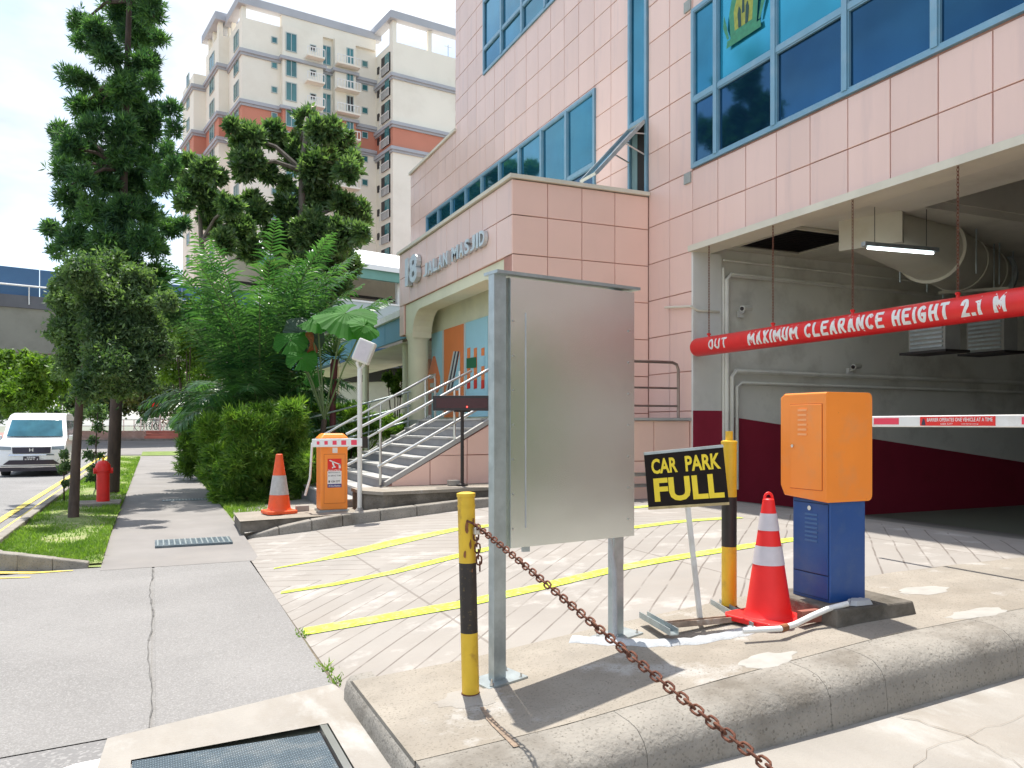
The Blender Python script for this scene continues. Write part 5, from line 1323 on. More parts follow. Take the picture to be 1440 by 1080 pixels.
def bar_text(s, ya, yb, h):
    """brush-painted capitals laid on the tube as thick strokes"""
    mb = MB(); wts = {'I':0.35,'1':0.45,'.':0.3,' ':0.7,'M':1.15}; gap = 0.22
    tot = sum(wts.get(c,0.85) for c in s)+gap*(len(s)-1); k = (ya-yb)/tot; x = 0.0; th = h*0.097; lift = [0]
    for ch in s:
        w = wts.get(ch,0.85)*k
        for st in STROKES.get(ch, []):
            pts = [(x+th+a*(w-2*th), th+b*(h-2*th)) for a, b in st]
            if ch in 'I1.': pts = [(x+a*w, th+b*(h-2*th)) for a, b in st]
            Q = [Vector((a, b)) for a, b in pts]; R_ = []
            for a, b in zip(Q[:-1], Q[1:]):
                m_ = max(1, int((b-a).length/0.02))
                for q in range(m_): R_.append(a.lerp(b, q/m_))
            R_.append(Q[-1]); lift[0] += 1; e = 0.0018+0.0005*(lift[0] % 3); vs = []
            for q, p in enumerate(R_):
                d0 = (p-R_[q-1]).normalized() if q else (R_[1]-p).normalized(); d1 = (R_[q+1]-p).normalized() if q < len(R_)-1 else d0
                n0 = Vector((-d0.y,d0.x)); n1 = Vector((-d1.y,d1.x)); nn_ = (n0+n1)
                nn_ = nn_.normalized() if nn_.length > 0.05 else n0
                ml = th/max(0.5, nn_.dot(n0))*(1+0.10*math.sin(37*p.x+53*p.y))
                if q == 0: p = p-d1*th*0.9
                if q == len(R_)-1: p = p+d0*th*0.9
                for sg in (1,-1):
                    r_ = p+nn_*ml*sg; a_ = (r_.y-h/2)/BR
                    vs.append(Vector((BXX-(BR+e)*math.cos(a_), ya-r_.x, BZ+(BR+e)*math.sin(a_))))
            mb.add(vs, [(2*q,2*q+1,2*q+3,2*q+2) for q in range(len(R_)-1)])
        x += w+gap*k
    mb.build('lettering', M['white_worn'], cl, fixn=False)
M['white_worn'] = mat('worn_white_letter', (0.74,0.72,0.70), 0.5, var=0.1, vs=12, dirt2=(0.62,0.05,0.05), d2=(0.62,0.66), ds2=24)
hh_ = 0.185
def ypx(px, X=BXX): r_ = (px-720)/FPX; d_ = X/(CA*r_+SA); return d_*(CA-SA*r_)
for w_, xa_, xb_ in (('OUT',997,1022),('MAXIMUM',1052,1122),('CLEARANCE',1132,1243),('HEIGHT',1255,1335),('2.1 M',1352,1415)): bar_text(w_, ypx(xa_, BXX-BR*0.9), ypx(xb_, BXX-BR*0.9), 0.15 if w_ == 'OUT' else hh_)
for px in (997,1087,1199,1347,1600):
    yy = ypx(px); xx = BXX
    mb = MB(); zz = BZ+BR-0.01; kk = 0
    while zz < (4.1 if px < 1e9 else 0):
        s = 1 if kk % 2 else -1
        a_ = (1,0) if kk % 2 else (0,1)
        pts = [(xx+a_[0]*0.012*math.cos(t_)*1.0, yy+a_[1]*0.012*math.cos(t_), zz+0.024*math.sin(t_)) for t_ in lin(0,2*PI*7/8,8)]
        mb.tube(pts, 0.0045, 4, closed=True); zz += 0.038; kk += 1
    mb.build('chain', M['rust'], cl)
    MB().tube([(xx,yy,BZ+BR-0.02),(xx,yy,BZ+BR+0.05)], 0.018, 8).tube([(xx-0.03,yy,BZ+BR+0.035),(xx+0.03,yy,BZ+BR+0.035)], 0.012, 6).build('shackle', M['red'], cl)

# ================================================================ LEFT SIDE: barrier machine, lamp, display
bo = thing('barrier_machine', (2.33,11.6,0.285), 'orange barrier machine with a red and white notice beside the stairs', 'barrier machine')
X0, X1, Y0_, Y1_, ZA, ZC = 2.14, 2.52, 11.42, 11.75, 0.29, 1.30
MB().box(X0-0.02,X1+0.02,Y0_-0.02,Y1_+0.02,0.26,ZA+0.012).build('foot', M['galv_post'], bo)
MB().box(X0,X1,Y0_,Y1_,ZA+0.012,ZC).build('housing', M['orange'], bo, bevel=0.012)
mb = MB(); mb.hexa([(X0-0.02,Y0_-0.02,ZC),(X1+0.02,Y0_-0.02,ZC),(X1+0.02,Y1_+0.02,ZC),(X0-0.02,Y1_+0.02,ZC)], [(X0+0.05,Y0_+0.03,ZC+0.075),(X1-0.05,Y0_+0.03,ZC+0.075),(X1-0.05,Y1_-0.03,ZC+0.075),(X0+0.05,Y1_-0.03,ZC+0.075)]); mb.build('cap', M['orange'], bo, bevel=0.02)
MB().box(X0+0.045,X1-0.035,Y0_-0.0015,Y0_+0.001,ZA+0.10,1.085).build('door_gap', M['orange_in'], bo)
MB().box(X0+0.050,X1-0.040,Y0_-0.006,Y0_-0.0016,ZA+0.105,1.08).build('door', M['orange'], bo)
nx0, nx1 = X0+0.095, X0+0.29
MB().box(nx0,nx1,Y0_-0.0085,Y0_-0.0062,0.845,1.02).build('notice_red', M['red'], bo)
MB().box(nx0,nx1,Y0_-0.0085,Y0_-0.0062,0.665,0.845).build('notice_white', M['white_print'], bo)
MB().box(nx0,nx1,Y0_-0.0085,Y0_-0.0062,0.615,0.665).build('notice_navy', M['navy'], bo)
mb = MB(); yy = Y0_-0.0092
def np_(pts): mb.add([(nx0+a*(nx1-nx0), yy, 0.615+b*0.405) for a, b in pts], [tuple(range(len(pts)))])
np_([(0.12,0.93),(0.15,0.96),(0.95,0.80),(0.95,0.76)]); np_([(0.8,0.66),(0.95,0.66),(0.95,0.79),(0.8,0.81)]); np_([(0.3,0.9),(0.42,0.88),(0.5,0.76),(0.6,0.70),(0.5,0.68),(0.4,0.74),(0.33,0.82)]); np_([(0.4,0.74),(0.3,0.68),(0.36,0.66),(0.48,0.71)])
add_text(mb, 'Beware of Barrier', (nx0+0.012,yy,0.848), (1,0,0), (0,0,1), 0.17, 0.022, bold=0.02); add_text(mb, '24 hrs Hotline', (nx0+0.012,yy,0.625), (1,0,0), (0,0,1), 0.17, 0.026, bold=0.02)
mb.build('notice_print', M['white_print'], bo, fixn=False)
mb = MB(); add_text(mb, 'MAINTENANCE', (nx0+0.012,yy,0.815), (1,0,0), (0,0,1), 0.165, 0.018, bold=0.01); add_text(mb, 'BY SERVICE TEAM', (nx0+0.012,yy,0.770), (1,0,0), (0,0,1), 0.17, 0.022, bold=0.01); add_text(mb, '6284 3377', (nx0+0.05,yy,0.685), (1,0,0), (0,0,1), 0.125, 0.03, bold=0.02)
mb.box(nx0+0.012,nx0+0.035,yy-0.0005,yy,0.685,0.715); mb.build('notice_text', M['greyprint'], bo, fixn=False)
MB().box(X0+0.165,X0+0.235,Y0_-0.003,Y0_-0.0005,1.10,1.175).build('label_plate', M['white_print'], bo)
bb = thing('folded_boom', (2.2,11.3,1.24), 'short white boom with five red squares in front of the orange machine', 'barrier boom')
a = D(440,623,11.35); b = D(511,622,11.0)
dd_ = (b-a).normalized(); MB().bar(a, b, 0.05, 0.115).build('arm', M['white'], bb, bevel=0.008)
pn = dd_.cross(Vector((0,0,1))).normalized()
if pn.dot(Vector((SA,CA,0))) > 0: pn = -pn
for k, s in enumerate((0.13,0.29,0.46,0.64,0.84)):
    c = a.lerp(b, s)+pn*0.0262; w = 0.022+0.006*k; h = 0.024+0.003*k
    MB().bar(c-dd_*w, c+dd_*w, 0.002, h*1.9).build('red_square', M['pinkred'], bb)
MB().box(b.x-0.02,b.x+0.05,b.y-0.04,b.y+0.04,b.z-0.075,b.z+0.075).build('end_bracket', M['black'], bb)
MB().tube([(a.x-0.01,a.y,a.z),(a.x-0.03,a.y+0.05,0.75),(a.x-0.09,a.y+0.1,0.50)], 0.017, 8).build('support_strut', M['white'], bb, smooth=True)
lp = thing('floodlight_pole', (2.65,11.2,0.3), 'grey pole carrying a tilted square floodlight beside the orange machine', 'floodlight')
MB().tube([(2.64,11.2,0.28),(2.64,11.2,2.28)], 0.034, 16).build('pole', M['white_wall'], lp, smooth=True)
MB().lathe([(0.07,0.28),(0.06,0.31),(0.036,0.34)], (2.64,11.2,0), 16).build('base', M['concrete_pale'], lp, smooth=True)
c = Vector((2.70,11.18,2.52)); Mr = Matrix.Translation(c) @ Matrix.Rotation(math.radians(-YAW*57.3+0), 4, 'Z') @ Matrix.Rotation(math.radians(22), 4, 'Y') 
MB().box(-0.12,0.12,-0.08,0.08,-0.16,0.16, M=Mr).build('lamp_housing', M['white_wall'], lp, bevel=0.02)
MB().box(-0.09,0.09,-0.086,-0.0805,-0.13,0.13, M=Mr).build('lens', M['reflect'], lp)
MB().tube([(2.64,11.2,2.26),(2.60,11.2,2.36),(2.66,11.2,2.44)], 0.022, 8).tube([(2.64,11.2,2.26),(2.70,11.2,2.34),(2.72,11.2,2.42)], 0.018, 8).build('yoke', M['white_wall'], lp)
ld = thing('led_display', (4.18,11.25,0.6), 'long black electronic display board on a thin black post', 'display board')
c = D(650,567,12.05)
ux_ = Vector((CA,-SA,0)); fx_ = Vector((SA,CA,0))
def obx(mb, c, w, d, h, ox=0, oy=0, oz=0):
    pts = [c+ux_*(s*w/2+ox)+fx_*(t*d/2+oy) for s, t in ((-1,-1),(1,-1),(1,1),(-1,1))]
    mb.hexa([p+Vector((0,0,oz-h/2)) for p in pts], [p+Vector((0,0,oz+h/2)) for p in pts]); return mb
obx(MB(), c, 0.87, 0.10, 0.225).build('case', M['plastic_black'], ld, bevel=0.006)
obx(MB(), c, 0.76, 0.004, 0.15, oy=-0.053).build('screen', M['led_face'], ld)
obx(MB(), c, 0.018, 0.004, 0.018, ox=0.075, oy=-0.057, oz=-0.055).build('red_dot', M['led_dot'], ld)
MB().tube([(c.x,c.y,0.60),(c.x,c.y,c.z-0.11)], 0.026, 12).build('post', M['black'], ld, smooth=True)
MB().lathe([(0.09,0.597),(0.085,0.612),(0.035,0.63)], (c.x,c.y,0), 16).build('foot', M['black'], ld)
MB().tube([(c.x-0.13,c.y,c.z-0.12),(c.x+0.13,c.y,c.z-0.12)], 0.012, 8).build('bracket', M['black'], ld)
# hydrant
hp = Wz(145,709,0.12)
sbh = thing('hydrant_slab', (hp.x,hp.y,0.1), 'thin concrete slab under the red hydrant on the verge', 'slab')
MB().box(hp.x-0.42,hp.x+0.28,hp.y-0.35,hp.y+0.3,0.04,0.172).build('slab', M['kerb'], sbh, bevel=0.01)
hy = thing('fire_hydrant', (hp.x,hp.y,0.13), 'bright red pillar fire hydrant on the grass verge', 'hydrant')
MB().lathe([(0.14,0.13),(0.14,0.16),(0.105,0.17),(0.105,0.68),(0.125,0.69),(0.125,0.76),(0.11,0.82),(0.07,0.865),(0.03,0.88)], (hp.x,hp.y,0), 24).build('barrel', M['red'], hy, smooth=True)
MB().tube([(hp.x-0.15,hp.y-0.02,0.70),(hp.x+0.15,hp.y+0.02,0.70)], 0.05, 12).build('outlet', M['red'], hy, smooth=True)
MB().tube([(hp.x,hp.y,0.86),(hp.x,hp.y,0.93)], 0.022, 6).build('spindle', M['yellow'], hy)

# ================================================================ VAN
def van():
    t = thing('parked_van', (-3.2,27.0,0), 'white people carrier parked at the left edge of the road', 'van')
    X, Y = -3.22, 27.0; W = 0.85
    prof = [(0.10,0.24),(0.0,0.32),(-0.02,0.60),(0.05,0.86),(0.18,0.98),(0.75,1.10),(1.30,1.66),(1.55,1.80),(2.0,1.86),(3.9,1.86),(4.35,1.70),(4.5,1.0),(4.5,0.30)]
    secs = [-1.0,-0.93,-0.6,0,0.6,0.93,1.0]
    vs = []; n = len(prof)
    for s in secs:
        for (y, z) in prof:
            tap = 1-0.13*max(0,(z-1.0)/0.86); bow = 0.12*(s*s) if y < 0.9 else 0.05*s*s
            edge = 0.03 if abs(s) == 1 else 0
            vs.append((X+s*W*tap, Y+y+bow*(1 if y < 2.5 else -1)+(edge if y < 2 else -edge), z-(0.025 if abs(s) == 1 and z > 1.7 else 0)))
    fs = [(j*n+i, (j+1)*n+i, (j+1)*n+i+1, j*n+i+1) for j in range(len(secs)-1) for i in range(n-1)]
    fs += [tuple(range(n)), tuple((len(secs)-1)*n+i for i in range(n))] + [(j*n, j*n+n-1, (j+1)*n+n-1, (j+1)*n) for j in range(len(secs)-1)]
    MB().add(vs, fs).build('body', M['carpaint'], t, smooth=True)
    def front(y, s): return Y+y+0.12*s*s
    def panel(nm, pts, m, off=0.012, sub=6):
        # pts: (s,y,z) bottom-left, bottom-right, top-right, top-left on the front skin
        mb = MB(); vs = []
        for k in range(sub+1):
            q = k/sub
            for (A, B) in ((pts[0],pts[1]),(pts[3],pts[2])):
                s = A[0]+(B[0]-A[0])*q; y = A[1]+(B[1]-A[1])*q; z = A[2]+(B[2]-A[2])*q
                tap = 1-0.13*max(0,(z-1.0)/0.86); vs.append((X+s*W*tap, front(y,s)-off, z+off*0.3))
        fs = [(2*k,2*k+2,2*k+3,2*k+1) for k in range(sub)]
        return mb.add(vs, fs).build(nm, m, t, fixn=False)
    panel('windscreen', [(-0.88,0.80,1.14),(0.88,0.80,1.14),(0.86,1.27,1.63),(-0.86,1.27,1.63)], M['carglass'], 0.045)
    panel('grille', [(-0.55,-0.01,0.66),(0.55,-0.01,0.66),(0.58,0.03,0.84),(-0.58,0.03,0.84)], M['carblack'], 0.015)
    panel('grille_trim', [(-0.68,-0.02,0.60),(0.68,-0.02,0.60),(0.66,-0.01,0.635),(-0.66,-0.01,0.635)], M['chrome'], 0.018)
    panel('hood_trim', [(-0.58,0.03,0.85),(0.58,0.03,0.85),(0.58,0.05,0.87),(-0.58,0.05,0.87)], M['chrome'], 0.018)
    for s in (-1,1):
        a = [(s*0.60,0.02,0.76),(s*0.97,0.02,0.77),(s*0.97,0.06,0.87),(s*0.60,0.05,0.85)]
        panel('headlight', a, M['lampglass'], 0.016)
    panel('lower_grille', [(-0.85,-0.01,0.34),(0.85,-0.01,0.34),(0.65,-0.02,0.47),(-0.65,-0.02,0.47)], M['carblack'], 0.014)
    panel('bumper_strip', [(-0.95,0.0,0.26),(0.95,0.0,0.26),(0.95,-0.01,0.285),(-0.95,-0.01,0.285)], M['chrome'], 0.014)
    pp = MB(); pp.box(X-0.2,X+0.2,Y-0.055,Y-0.035,0.46,0.58); pl = pp.build('number_plate', M['carblack'], t)
    mb = MB(); add_text(mb, 'SMB', (X-0.11,Y-0.057,0.525), (1,0,0), (0,0,1), 0.22, 0.045, bold=.02); add_text(mb, '2281 J', (X-0.17,Y-0.057,0.47), (1,0,0), (0,0,1), 0.34, 0.045, bold=.02); mb.build('plate_lettering', M['white_print'], pl, fixn=False)
    mb = MB(); add_text(mb, 'H', (X-0.05,Y-0.025,0.72), (1,0,0), (0,0,1), 0.1, 0.09, bold=.02); mb.build('badge', M['chrome'], t, fixn=False)
    # side glass (right side faces the footpath)
    for s in (-1,1):
        mb = MB()
        def sd_(y, z): return (X+s*(W*(1-0.13*max(0,(z-1.0)/0.86))+0.006), Y+y, z)
        for (ya, yb, yc, yd) in ((1.0,1.5,1.5,1.45),(1.56,2.6,2.6,1.56),(2.68,3.5,3.5,2.68),(3.56,4.2,4.1,3.56)):
            mb.add([sd_(ya,1.08),sd_(yb,1.08),sd_(yc,1.62),sd_(yd,1.62)], [(0,1,2,3)])
        mb.build('side_window', M['carglass'], t, fixn=False)
        mb = MB(); mx = X+s*(W+0.10); mb.box(mx-0.08,mx+0.08,Y+0.95,Y+1.05,1.02,1.18); mb.build('mirror', M['carpaint'], t, bevel=0.02)
    for s in (-1,1):
        for y in (0.85,3.6):
            cx = X+s*(W-0.10)
            w = MB().tube([(cx-0.1,Y+y,0.31),(cx+0.1,Y+y,0.31)], 0.31, 24).build('wheel', M['rubber'], t, smooth=True)
            MB().tube([(cx-0.102*1,Y+y,0.31),(cx+0.104,Y+y,0.31)], 0.2, 16).build('rim', M['chrome'], w)
    MB().box(X-0.8,X+0.8,Y+0.1,Y+4.4,0.15,0.26).build('underbody', M['carblack'], t)
van()

# ================================================================ BACKGROUND BUILDINGS
def camdir(r):
    v = Vector((CA*r+SA, -SA*r+CA, 0)); return v.normalized()
# ---- apartment block
A0 = D(340, HZ, 91); A0.z = 0
dF = camdir((2500-720)/FPX); dL = Vector((-dF.y, dF.x, 0))
ap_ = thing('apartment_block', A0, 'tall cream apartment block with grey cornices and an orange storey behind the trees', 'apartment block')
def AP(s, q, z): return A0 + dF*s + dL*q + Vector((0,0,z))
def abox(mb, s0, s1, q0, q1, z0, z1):
    c = [(s0,q0),(s1,q0),(s1,q1),(s0,q1)]
    return mb.hexa([AP(a,b,z0) for a,b in c], [AP(a,b,z1) for a,b in c])
OFF2 = -0.8
vols = {'main': (0,16.2,0,12,47.4,0.0), 'wing': (16.2,40,-5,12,46.8,OFF2), 'left': (-1.15,8,6,13,47.5,0.3), 'back': (-2.6,6,13,20,45.2,0.0)}
for k, (s0,s1,q0,q1,zt,of) in vols.items():
    o1, o2 = 35.2+of, 38.0+of
    m_ = MB(); abox(m_, s0,s1,q0,q1,0,o1); abox(m_, s0,s1,q0,q1,o2,zt); m_.build('wall', M['apt_cream'], ap_)
    m_ = MB(); abox(m_, s0,s1,q0,q1,o1,o2); m_.build('orange_storey', M['apt_orange'], ap_)
    for zz in (o1-0.15, o2, 43.7+of) + ((26.5,) if False else ()):
        m_ = MB(); abox(m_, s0-0.35,s1+0.35,q0-0.35,q1+0.2,zz-0.28,zz+0.1); abox(m_, s0-0.18,s1+0.18,q0-0.18,q1+0.1,zz-0.55,zz-0.28); m_.build('cornice', M['apt_grey'], ap_)
# stepped front bays of the main volume
for (s0, s1, q) in ((4.4,9.2,-0.7),(10.6,13.2,-0.9)):
    m_ = MB(); abox(m_, s0,s1,q,0.02,0,35.18); abox(m_, s0,s1,q,0.02,38.02,47.4); m_.build('bay_wall', M['apt_cream'], ap_)
    m_ = MB(); abox(m_, s0,s1,q,0.02,35.18,38.02); m_.build('bay_orange', M['apt_orange'], ap_)
    for zz in (35.05, 38.0, 43.7): 
        m_ = MB(); abox(m_, s0-0.33,s1+0.33,q-0.33,-0.36,zz-0.27,zz+0.09); m_.build('cornice', M['apt_grey'], ap_)
# roof parapets on posts with the sky showing between
def crown(s0,s1,q0,q1,zb,zt,n,gap=True, front=True):
    m_ = MB(); abox(m_, s0-0.5,s1+0.5,q0-0.5,q0+0.5,zt-0.9,zt); abox(m_, s0-0.5,s0+0.5,q0+0.5,q1,zt-0.9,zt); m_.build('roof_beam', M['apt_grey'], ap_)
    for i in range(n+1):
        s = s0+(s1-s0-0.5)*i/n; m_ = MB(); abox(m_, s,s+0.5,q0+0.05,q0+0.5,zb,zt-0.9); m_.build('roof_post', M['apt_cream'], ap_)
    for i in range(3):
        q = q0+(q1-q0)*i/3; m_ = MB(); abox(m_, s0+0.03,s0+0.5,q+0.6,q+1.1,zb,zt-0.9); m_.build('roof_post', M['apt_cream'], ap_)
crown(0,16.2,0,12,47.4,49.6,3); crown(16.2,40,-5,12,46.8,50.2,5); crown(-1.15,0.5,6,13,47.5,50.0,1)
m_ = MB(); abox(m_, 4.4,16.0,-0.4,0.4,47.4,49.3); m_.build('parapet', M['apt_cream'], ap_)
for k in range(8):
    s = 24+1.6*k; m_ = MB(); m_.tube([AP(s,-4.2,46.8),AP(s,-4.2,48.6)], 0.05, 5); m_.tube([AP(s-0.5,-4.2,48.4-0.2*(k % 3)),AP(s+0.6,-4.2,48.4-0.2*(k % 2))], 0.04, 4); m_.build('roof_aerial', M['galv_post'], ap_)
fl_h = 2.9
def awin(s0,s1,q,z0,z1,m,frame=True, face='F'):
    f_ = MB(); g_ = MB(); w = 0.09
    if face == 'F':
        abox(f_, s0,s1,q-0.10,q-0.01,z0,z0+w); abox(f_, s0,s1,q-0.10,q-0.01,z1-w,z1); abox(f_, s0,s0+w,q-0.10,q-0.01,z0+w,z1-w); abox(f_, s1-w,s1,q-0.10,q-0.01,z0+w,z1-w)
        if s1-s0 > 0.9: abox(f_, (s0+s1)/2-0.04,(s0+s1)/2+0.04,q-0.09,q-0.01,z0+w,z1-w)
        abox(g_, s0+w,s1-w,q-0.05,q-0.02,z0+w,z1-w)
    else:
        abox(f_, s0,s1,q-0.0,q+0.001,z0,z1) if False else None
        S = q  # plane coordinate on the left face: s = S ; s0,s1 are q values
        abox(f_, S-0.10,S-0.01,s0,s1,z0,z0+w); abox(f_, S-0.10,S-0.01,s0,s1,z1-w,z1); abox(f_, S-0.10,S-0.01,s0,s0+w,z0+w,z1-w); abox(f_, S-0.10,S-0.01,s1-w,s1,z0+w,z1-w)
        abox(f_, S-0.09,S-0.01,(s0+s1)/2-0.04,(s0+s1)/2+0.04,z0+w,z1-w)
        abox(g_, S-0.05,S-0.02,s0+w,s1-w,z0+w,z1-w)
    fo = f_.build('window', M['apt_fr'], ap_); g_.build('pane', m, fo); return fo
M['apt_fr'] = mat('apartment_window_frame', (0.42,0.48,0.47), 0.6)
floors = [44.3, 41.4, 38.6, 35.6, 32.7, 29.8, 26.9, 24.0, 21.1, 18.2]
for z in floors:
    awin(3.3,4.0,0,z+1.0,z+1.75,M['apt_glass']); awin(4.75,6.05,-0.7,z+0.2,z+2.35,M['apt_glass'])
    awin(7.6,8.35,-0.7,z+0.9,z+1.65,M['apt_dark'] if random.random()<.5 else M['apt_glass']); awin(9.25,10.4,0,z+0.0,z+2.3,M['apt_glass'])
    awin(12.0,12.9,-0.9,z+0.4,z+2.3,M['apt_dark'] if random.random()<.6 else M['apt_glass']); awin(14.3,15.1,0,z+0.9,z+1.7,M['apt_glass'])
    # balcony slabs with white rails
    for (a, b) in ((6.9,9.0),(10.5,13.4)):
        m_ = MB(); abox(m_, a,b,-2.0,-0.9,z-0.25,z-0.05); m_.build('balcony_slab', M['apt_cream'], ap_)
        m_ = MB(); abox(m_, a,b,-2.0,-1.93,z+0.75,z+0.85)
        n_ = 7
        for i in range(n_+1): 
            s = a+(b-a-0.06)*i/n_; abox(m_, s,s+0.08,-2.0,-1.94,z-0.05,z+0.75)
        m_.build('balcony_rail', M['white'], ap_)
    awin(1.2,3.4,0,z+0.3,z+2.2,M['apt_glass'],face='L')
    awin(8.2,10.6,-1.15,z+0.4,z+2.2,M['apt_glass'],face='L')
    awin(15.4,17.0,-2.6,z+0.4,z+1.9,M['apt_glass'],face='L')
    zz = z+OFF2
    for (a,b) in ((-4.0,-1.9),(0.0-0.9,-0.2)):
        pass
    # wing: recessed loggias on its left face, narrow slots on the front
    m_ = MB(); abox(m_, 16.05,16.19,-4.3,-1.9,zz+0.1,zz+2.3); m_.build('loggia_opening', M['apt_dark'], ap_)
    m_ = MB(); abox(m_, 15.98,16.04,-4.3,-3.1,zz+0.9,zz+2.25); m_.build('loggia_window', M['apt_glass'], ap_)
    m_ = MB(); abox(m_, 15.85,15.92,-4.4,-1.8,zz+0.85,zz+0.95)
    for i in range(8): abox(m_, 15.86,15.91,-4.4+0.36*i,-4.3+0.36*i,zz-0.05,zz+0.85)
    m_.build('loggia_rail', M['white'], ap_)
    m_ = MB(); abox(m_, 16.06,16.19,-1.1,-0.6,zz+0.9,zz+1.7); m_.build('small_window', M['apt_dark'], ap_)
    m_ = MB(); abox(m_, 24.6,25.5,-5.03,-5.005,zz-0.3,zz+1.9); m_.build('slot_recess', mat('slot_grey', (0.36,0.33,0.27), 0.8) if 'slot_grey' not in bpy.data.materials else bpy.data.materials['slot_grey'], ap_)
    m_ = MB(); abox(m_, 24.7,25.4,-5.06,-5.035,zz+1.0,zz+1.8); m_.build('slot_window', M['apt_dark'], ap_)

# ---- elevated viaduct and station
V0 = D(0, HZ, 45); V0.z = 0; dV = camdir(1.17); nV = Vector((-dV.y, dV.x, 0))
def VP(s, q, z): return V0 + dV*s + nV*q + Vector((0,0,z))
def vbox(mb, s0, s1, q0, q1, z0, z1):
    c = [(s0,q0),(s1,q0),(s1,q1),(s0,q1)]
    return mb.hexa([VP(a,b,z0) for a,b in c], [VP(a,b,z1) for a,b in c])
vi = thing('viaduct', V0, 'elevated concrete railway viaduct with a blue parapet crossing behind the trees', 'viaduct')
m_ = MB(); m_.hexa([VP(-30,1.5,5.7),VP(34,1.5,5.7),VP(34,8.5,5.7),VP(-30,8.5,5.7)], [VP(-30,0.2,8.1),VP(34,0.2,8.1),VP(34,9.8,8.1),VP(-30,9.8,8.1)]); m_.build('girder', M['via_conc'], vi)
m_ = MB(); vbox(m_, -30,34,0.0,10,8.1,8.8); m_.build('deck_edge', mat('viaduct_dark_edge', (0.12,0.12,0.13), 0.9, var=0.2, vs=0.5), vi)
for k in range(16):
    m_ = MB(); vbox(m_, -30+4*k+0.03,-26+4*k-0.03,0.3,0.45,8.8,10.4); m_.build('blue_panel', M['via_blue'], vi)
m_ = MB(); m_.tube([VP(-30,-0.05,9.35),VP(34,-0.05,9.35)], 0.06, 6); m_.build('rail', M['white'], vi)
for k in range(40):
    m_ = MB(); m_.tube([VP(-29+1.6*k,-0.05,8.3),VP(-29+1.6*k,-0.05,9.35)], 0.035, 5); m_.build('rail_post', M['white'], vi)
for s in (-14,24):
    m_ = MB(); c = VP(s,5,0); m_.lathe([(1.1,0),(1.1,4.4),(2.6,5.7)], c, 24); m_.build('pier', M['via_conc'], vi, smooth=True)
stn = thing('station', VP(16,5,9), 'station hall with a big white curved roof beside the pink building', 'station')
m_ = MB(); n = 14; prof = []
for i in range(n+1):
    a = i/n; prof.append((-2.5+7*a, 12.9+2.3*math.sin(PI/2*a)**0.8))
top = prof; vs = []; fs = []
for s in (13.5, 60):
    for (q, z) in top: vs.append(VP(s,q,z))
    for (q, z) in reversed(top): vs.append(VP(s,q,z-0.35))
N2 = 2*(n+1)
fs = [(i, (i+1) % N2, N2+(i+1) % N2, N2+i) for i in range(N2)] + [tuple(range(N2)), tuple(N2+i for i in range(N2))]
m_.add(vs, fs); m_.build('roof', M['roof_white'], stn, smooth=True)
m_ = MB(); vbox(m_, 13.8,60,-2.3,-2.0,11.9,12.75); m_.build('green_fascia', M['greenish'], stn)
m_ = MB(); vbox(m_, 13.8,60,2.5,2.7,9.0,13.6); m_.build('wall', M['cream'], stn)
m_ = MB(); vbox(m_, 13.8,60,2.4,2.5,11.3,11.5); m_.build('beam', M['apt_dark'], stn)
for k in range(9): m_ = MB(); vbox(m_, 15+5*k,15.3+5*k,-1.5,-1.2,8.8,12.3); m_.build('column', M['white'], stn)
m_ = MB(); vbox(m_, 13.8,60,-2.1,-1.95,8.8,10.2); m_.build('platform_barrier', M['apt_fr'], stn)
m_ = MB(); vbox(m_, 13.8,60,-2.15,-2.1,10.2,10.32); m_.build('platform_rail', M['white'], stn)
# ---- covered walkway right behind the porch
cw = thing('covered_walkway', (6,22,4), 'covered walkway with weathered roof, white gutter and teal fascia beyond the porch', 'walkway')
m_ = MB(); m_.hexa([(5.25,17.6,4.02),(7.35,17.6,4.75),(7.35,34,4.75),(5.25,34,4.02)], [(5.25,17.6,4.10),(7.35,17.6,4.83),(7.35,34,4.83),(5.25,34,4.10)]); m_.build('roof', M['roof_pink'], cw)
for k in range(14): m_ = MB(); m_.hexa([(5.25,17.8+1.2*k,4.102),(7.35,17.8+1.2*k,4.832),(7.35,17.86+1.2*k,4.832),(5.25,17.86+1.2*k,4.102)], [(5.25,17.8+1.2*k,4.13),(7.35,17.8+1.2*k,4.86),(7.35,17.86+1.2*k,4.86),(5.25,17.86+1.2*k,4.13)]); m_.build('roof_rib', M['white_wall'], cw)
MB().box(5.10,5.26,17.5,34,3.96,4.10).build('gutter', M['white'], cw)
for k in range(9): MB().box(5.18,5.24,17.55+1.8*k,17.55+1.8*k+1.77,3.45,3.95).build('fascia_panel', M['teal_panel'], cw)
for k in range(4): MB().tube([(5.5,18.6+4*k,0),(5.5,18.6+4*k,4.1)], 0.09, 12).build('post', M['greencream'], cw)
MB().add([(5.3,17.5,3.40),(7.3,17.5,3.40),(7.3,34,3.40),(5.3,34,3.40)], [(0,1,2,3)]).build('underside', M['white_wall'], cw, fixn=False)
c = D(430,HZ,38); d = D(640,HZ,34)
fw = thing('far_canopy', (c.x,c.y,0), 'dark blue canopy above a pale wall seen between the palm and the porch', 'canopy')
def seg(z0, z1, th, off, m, nm, a=c, b=d):
    e = (b-a); e.z = 0; e.normalize(); nn_ = Vector((e.y,-e.x,0))
    p = [a+nn_*off, b+nn_*off, b+nn_*(off-th), a+nn_*(off-th)]
    MB().hexa([Vector((v.x,v.y,z0)) for v in p], [Vector((v.x,v.y,z1)) for v in p]).build(nm, m, fw)
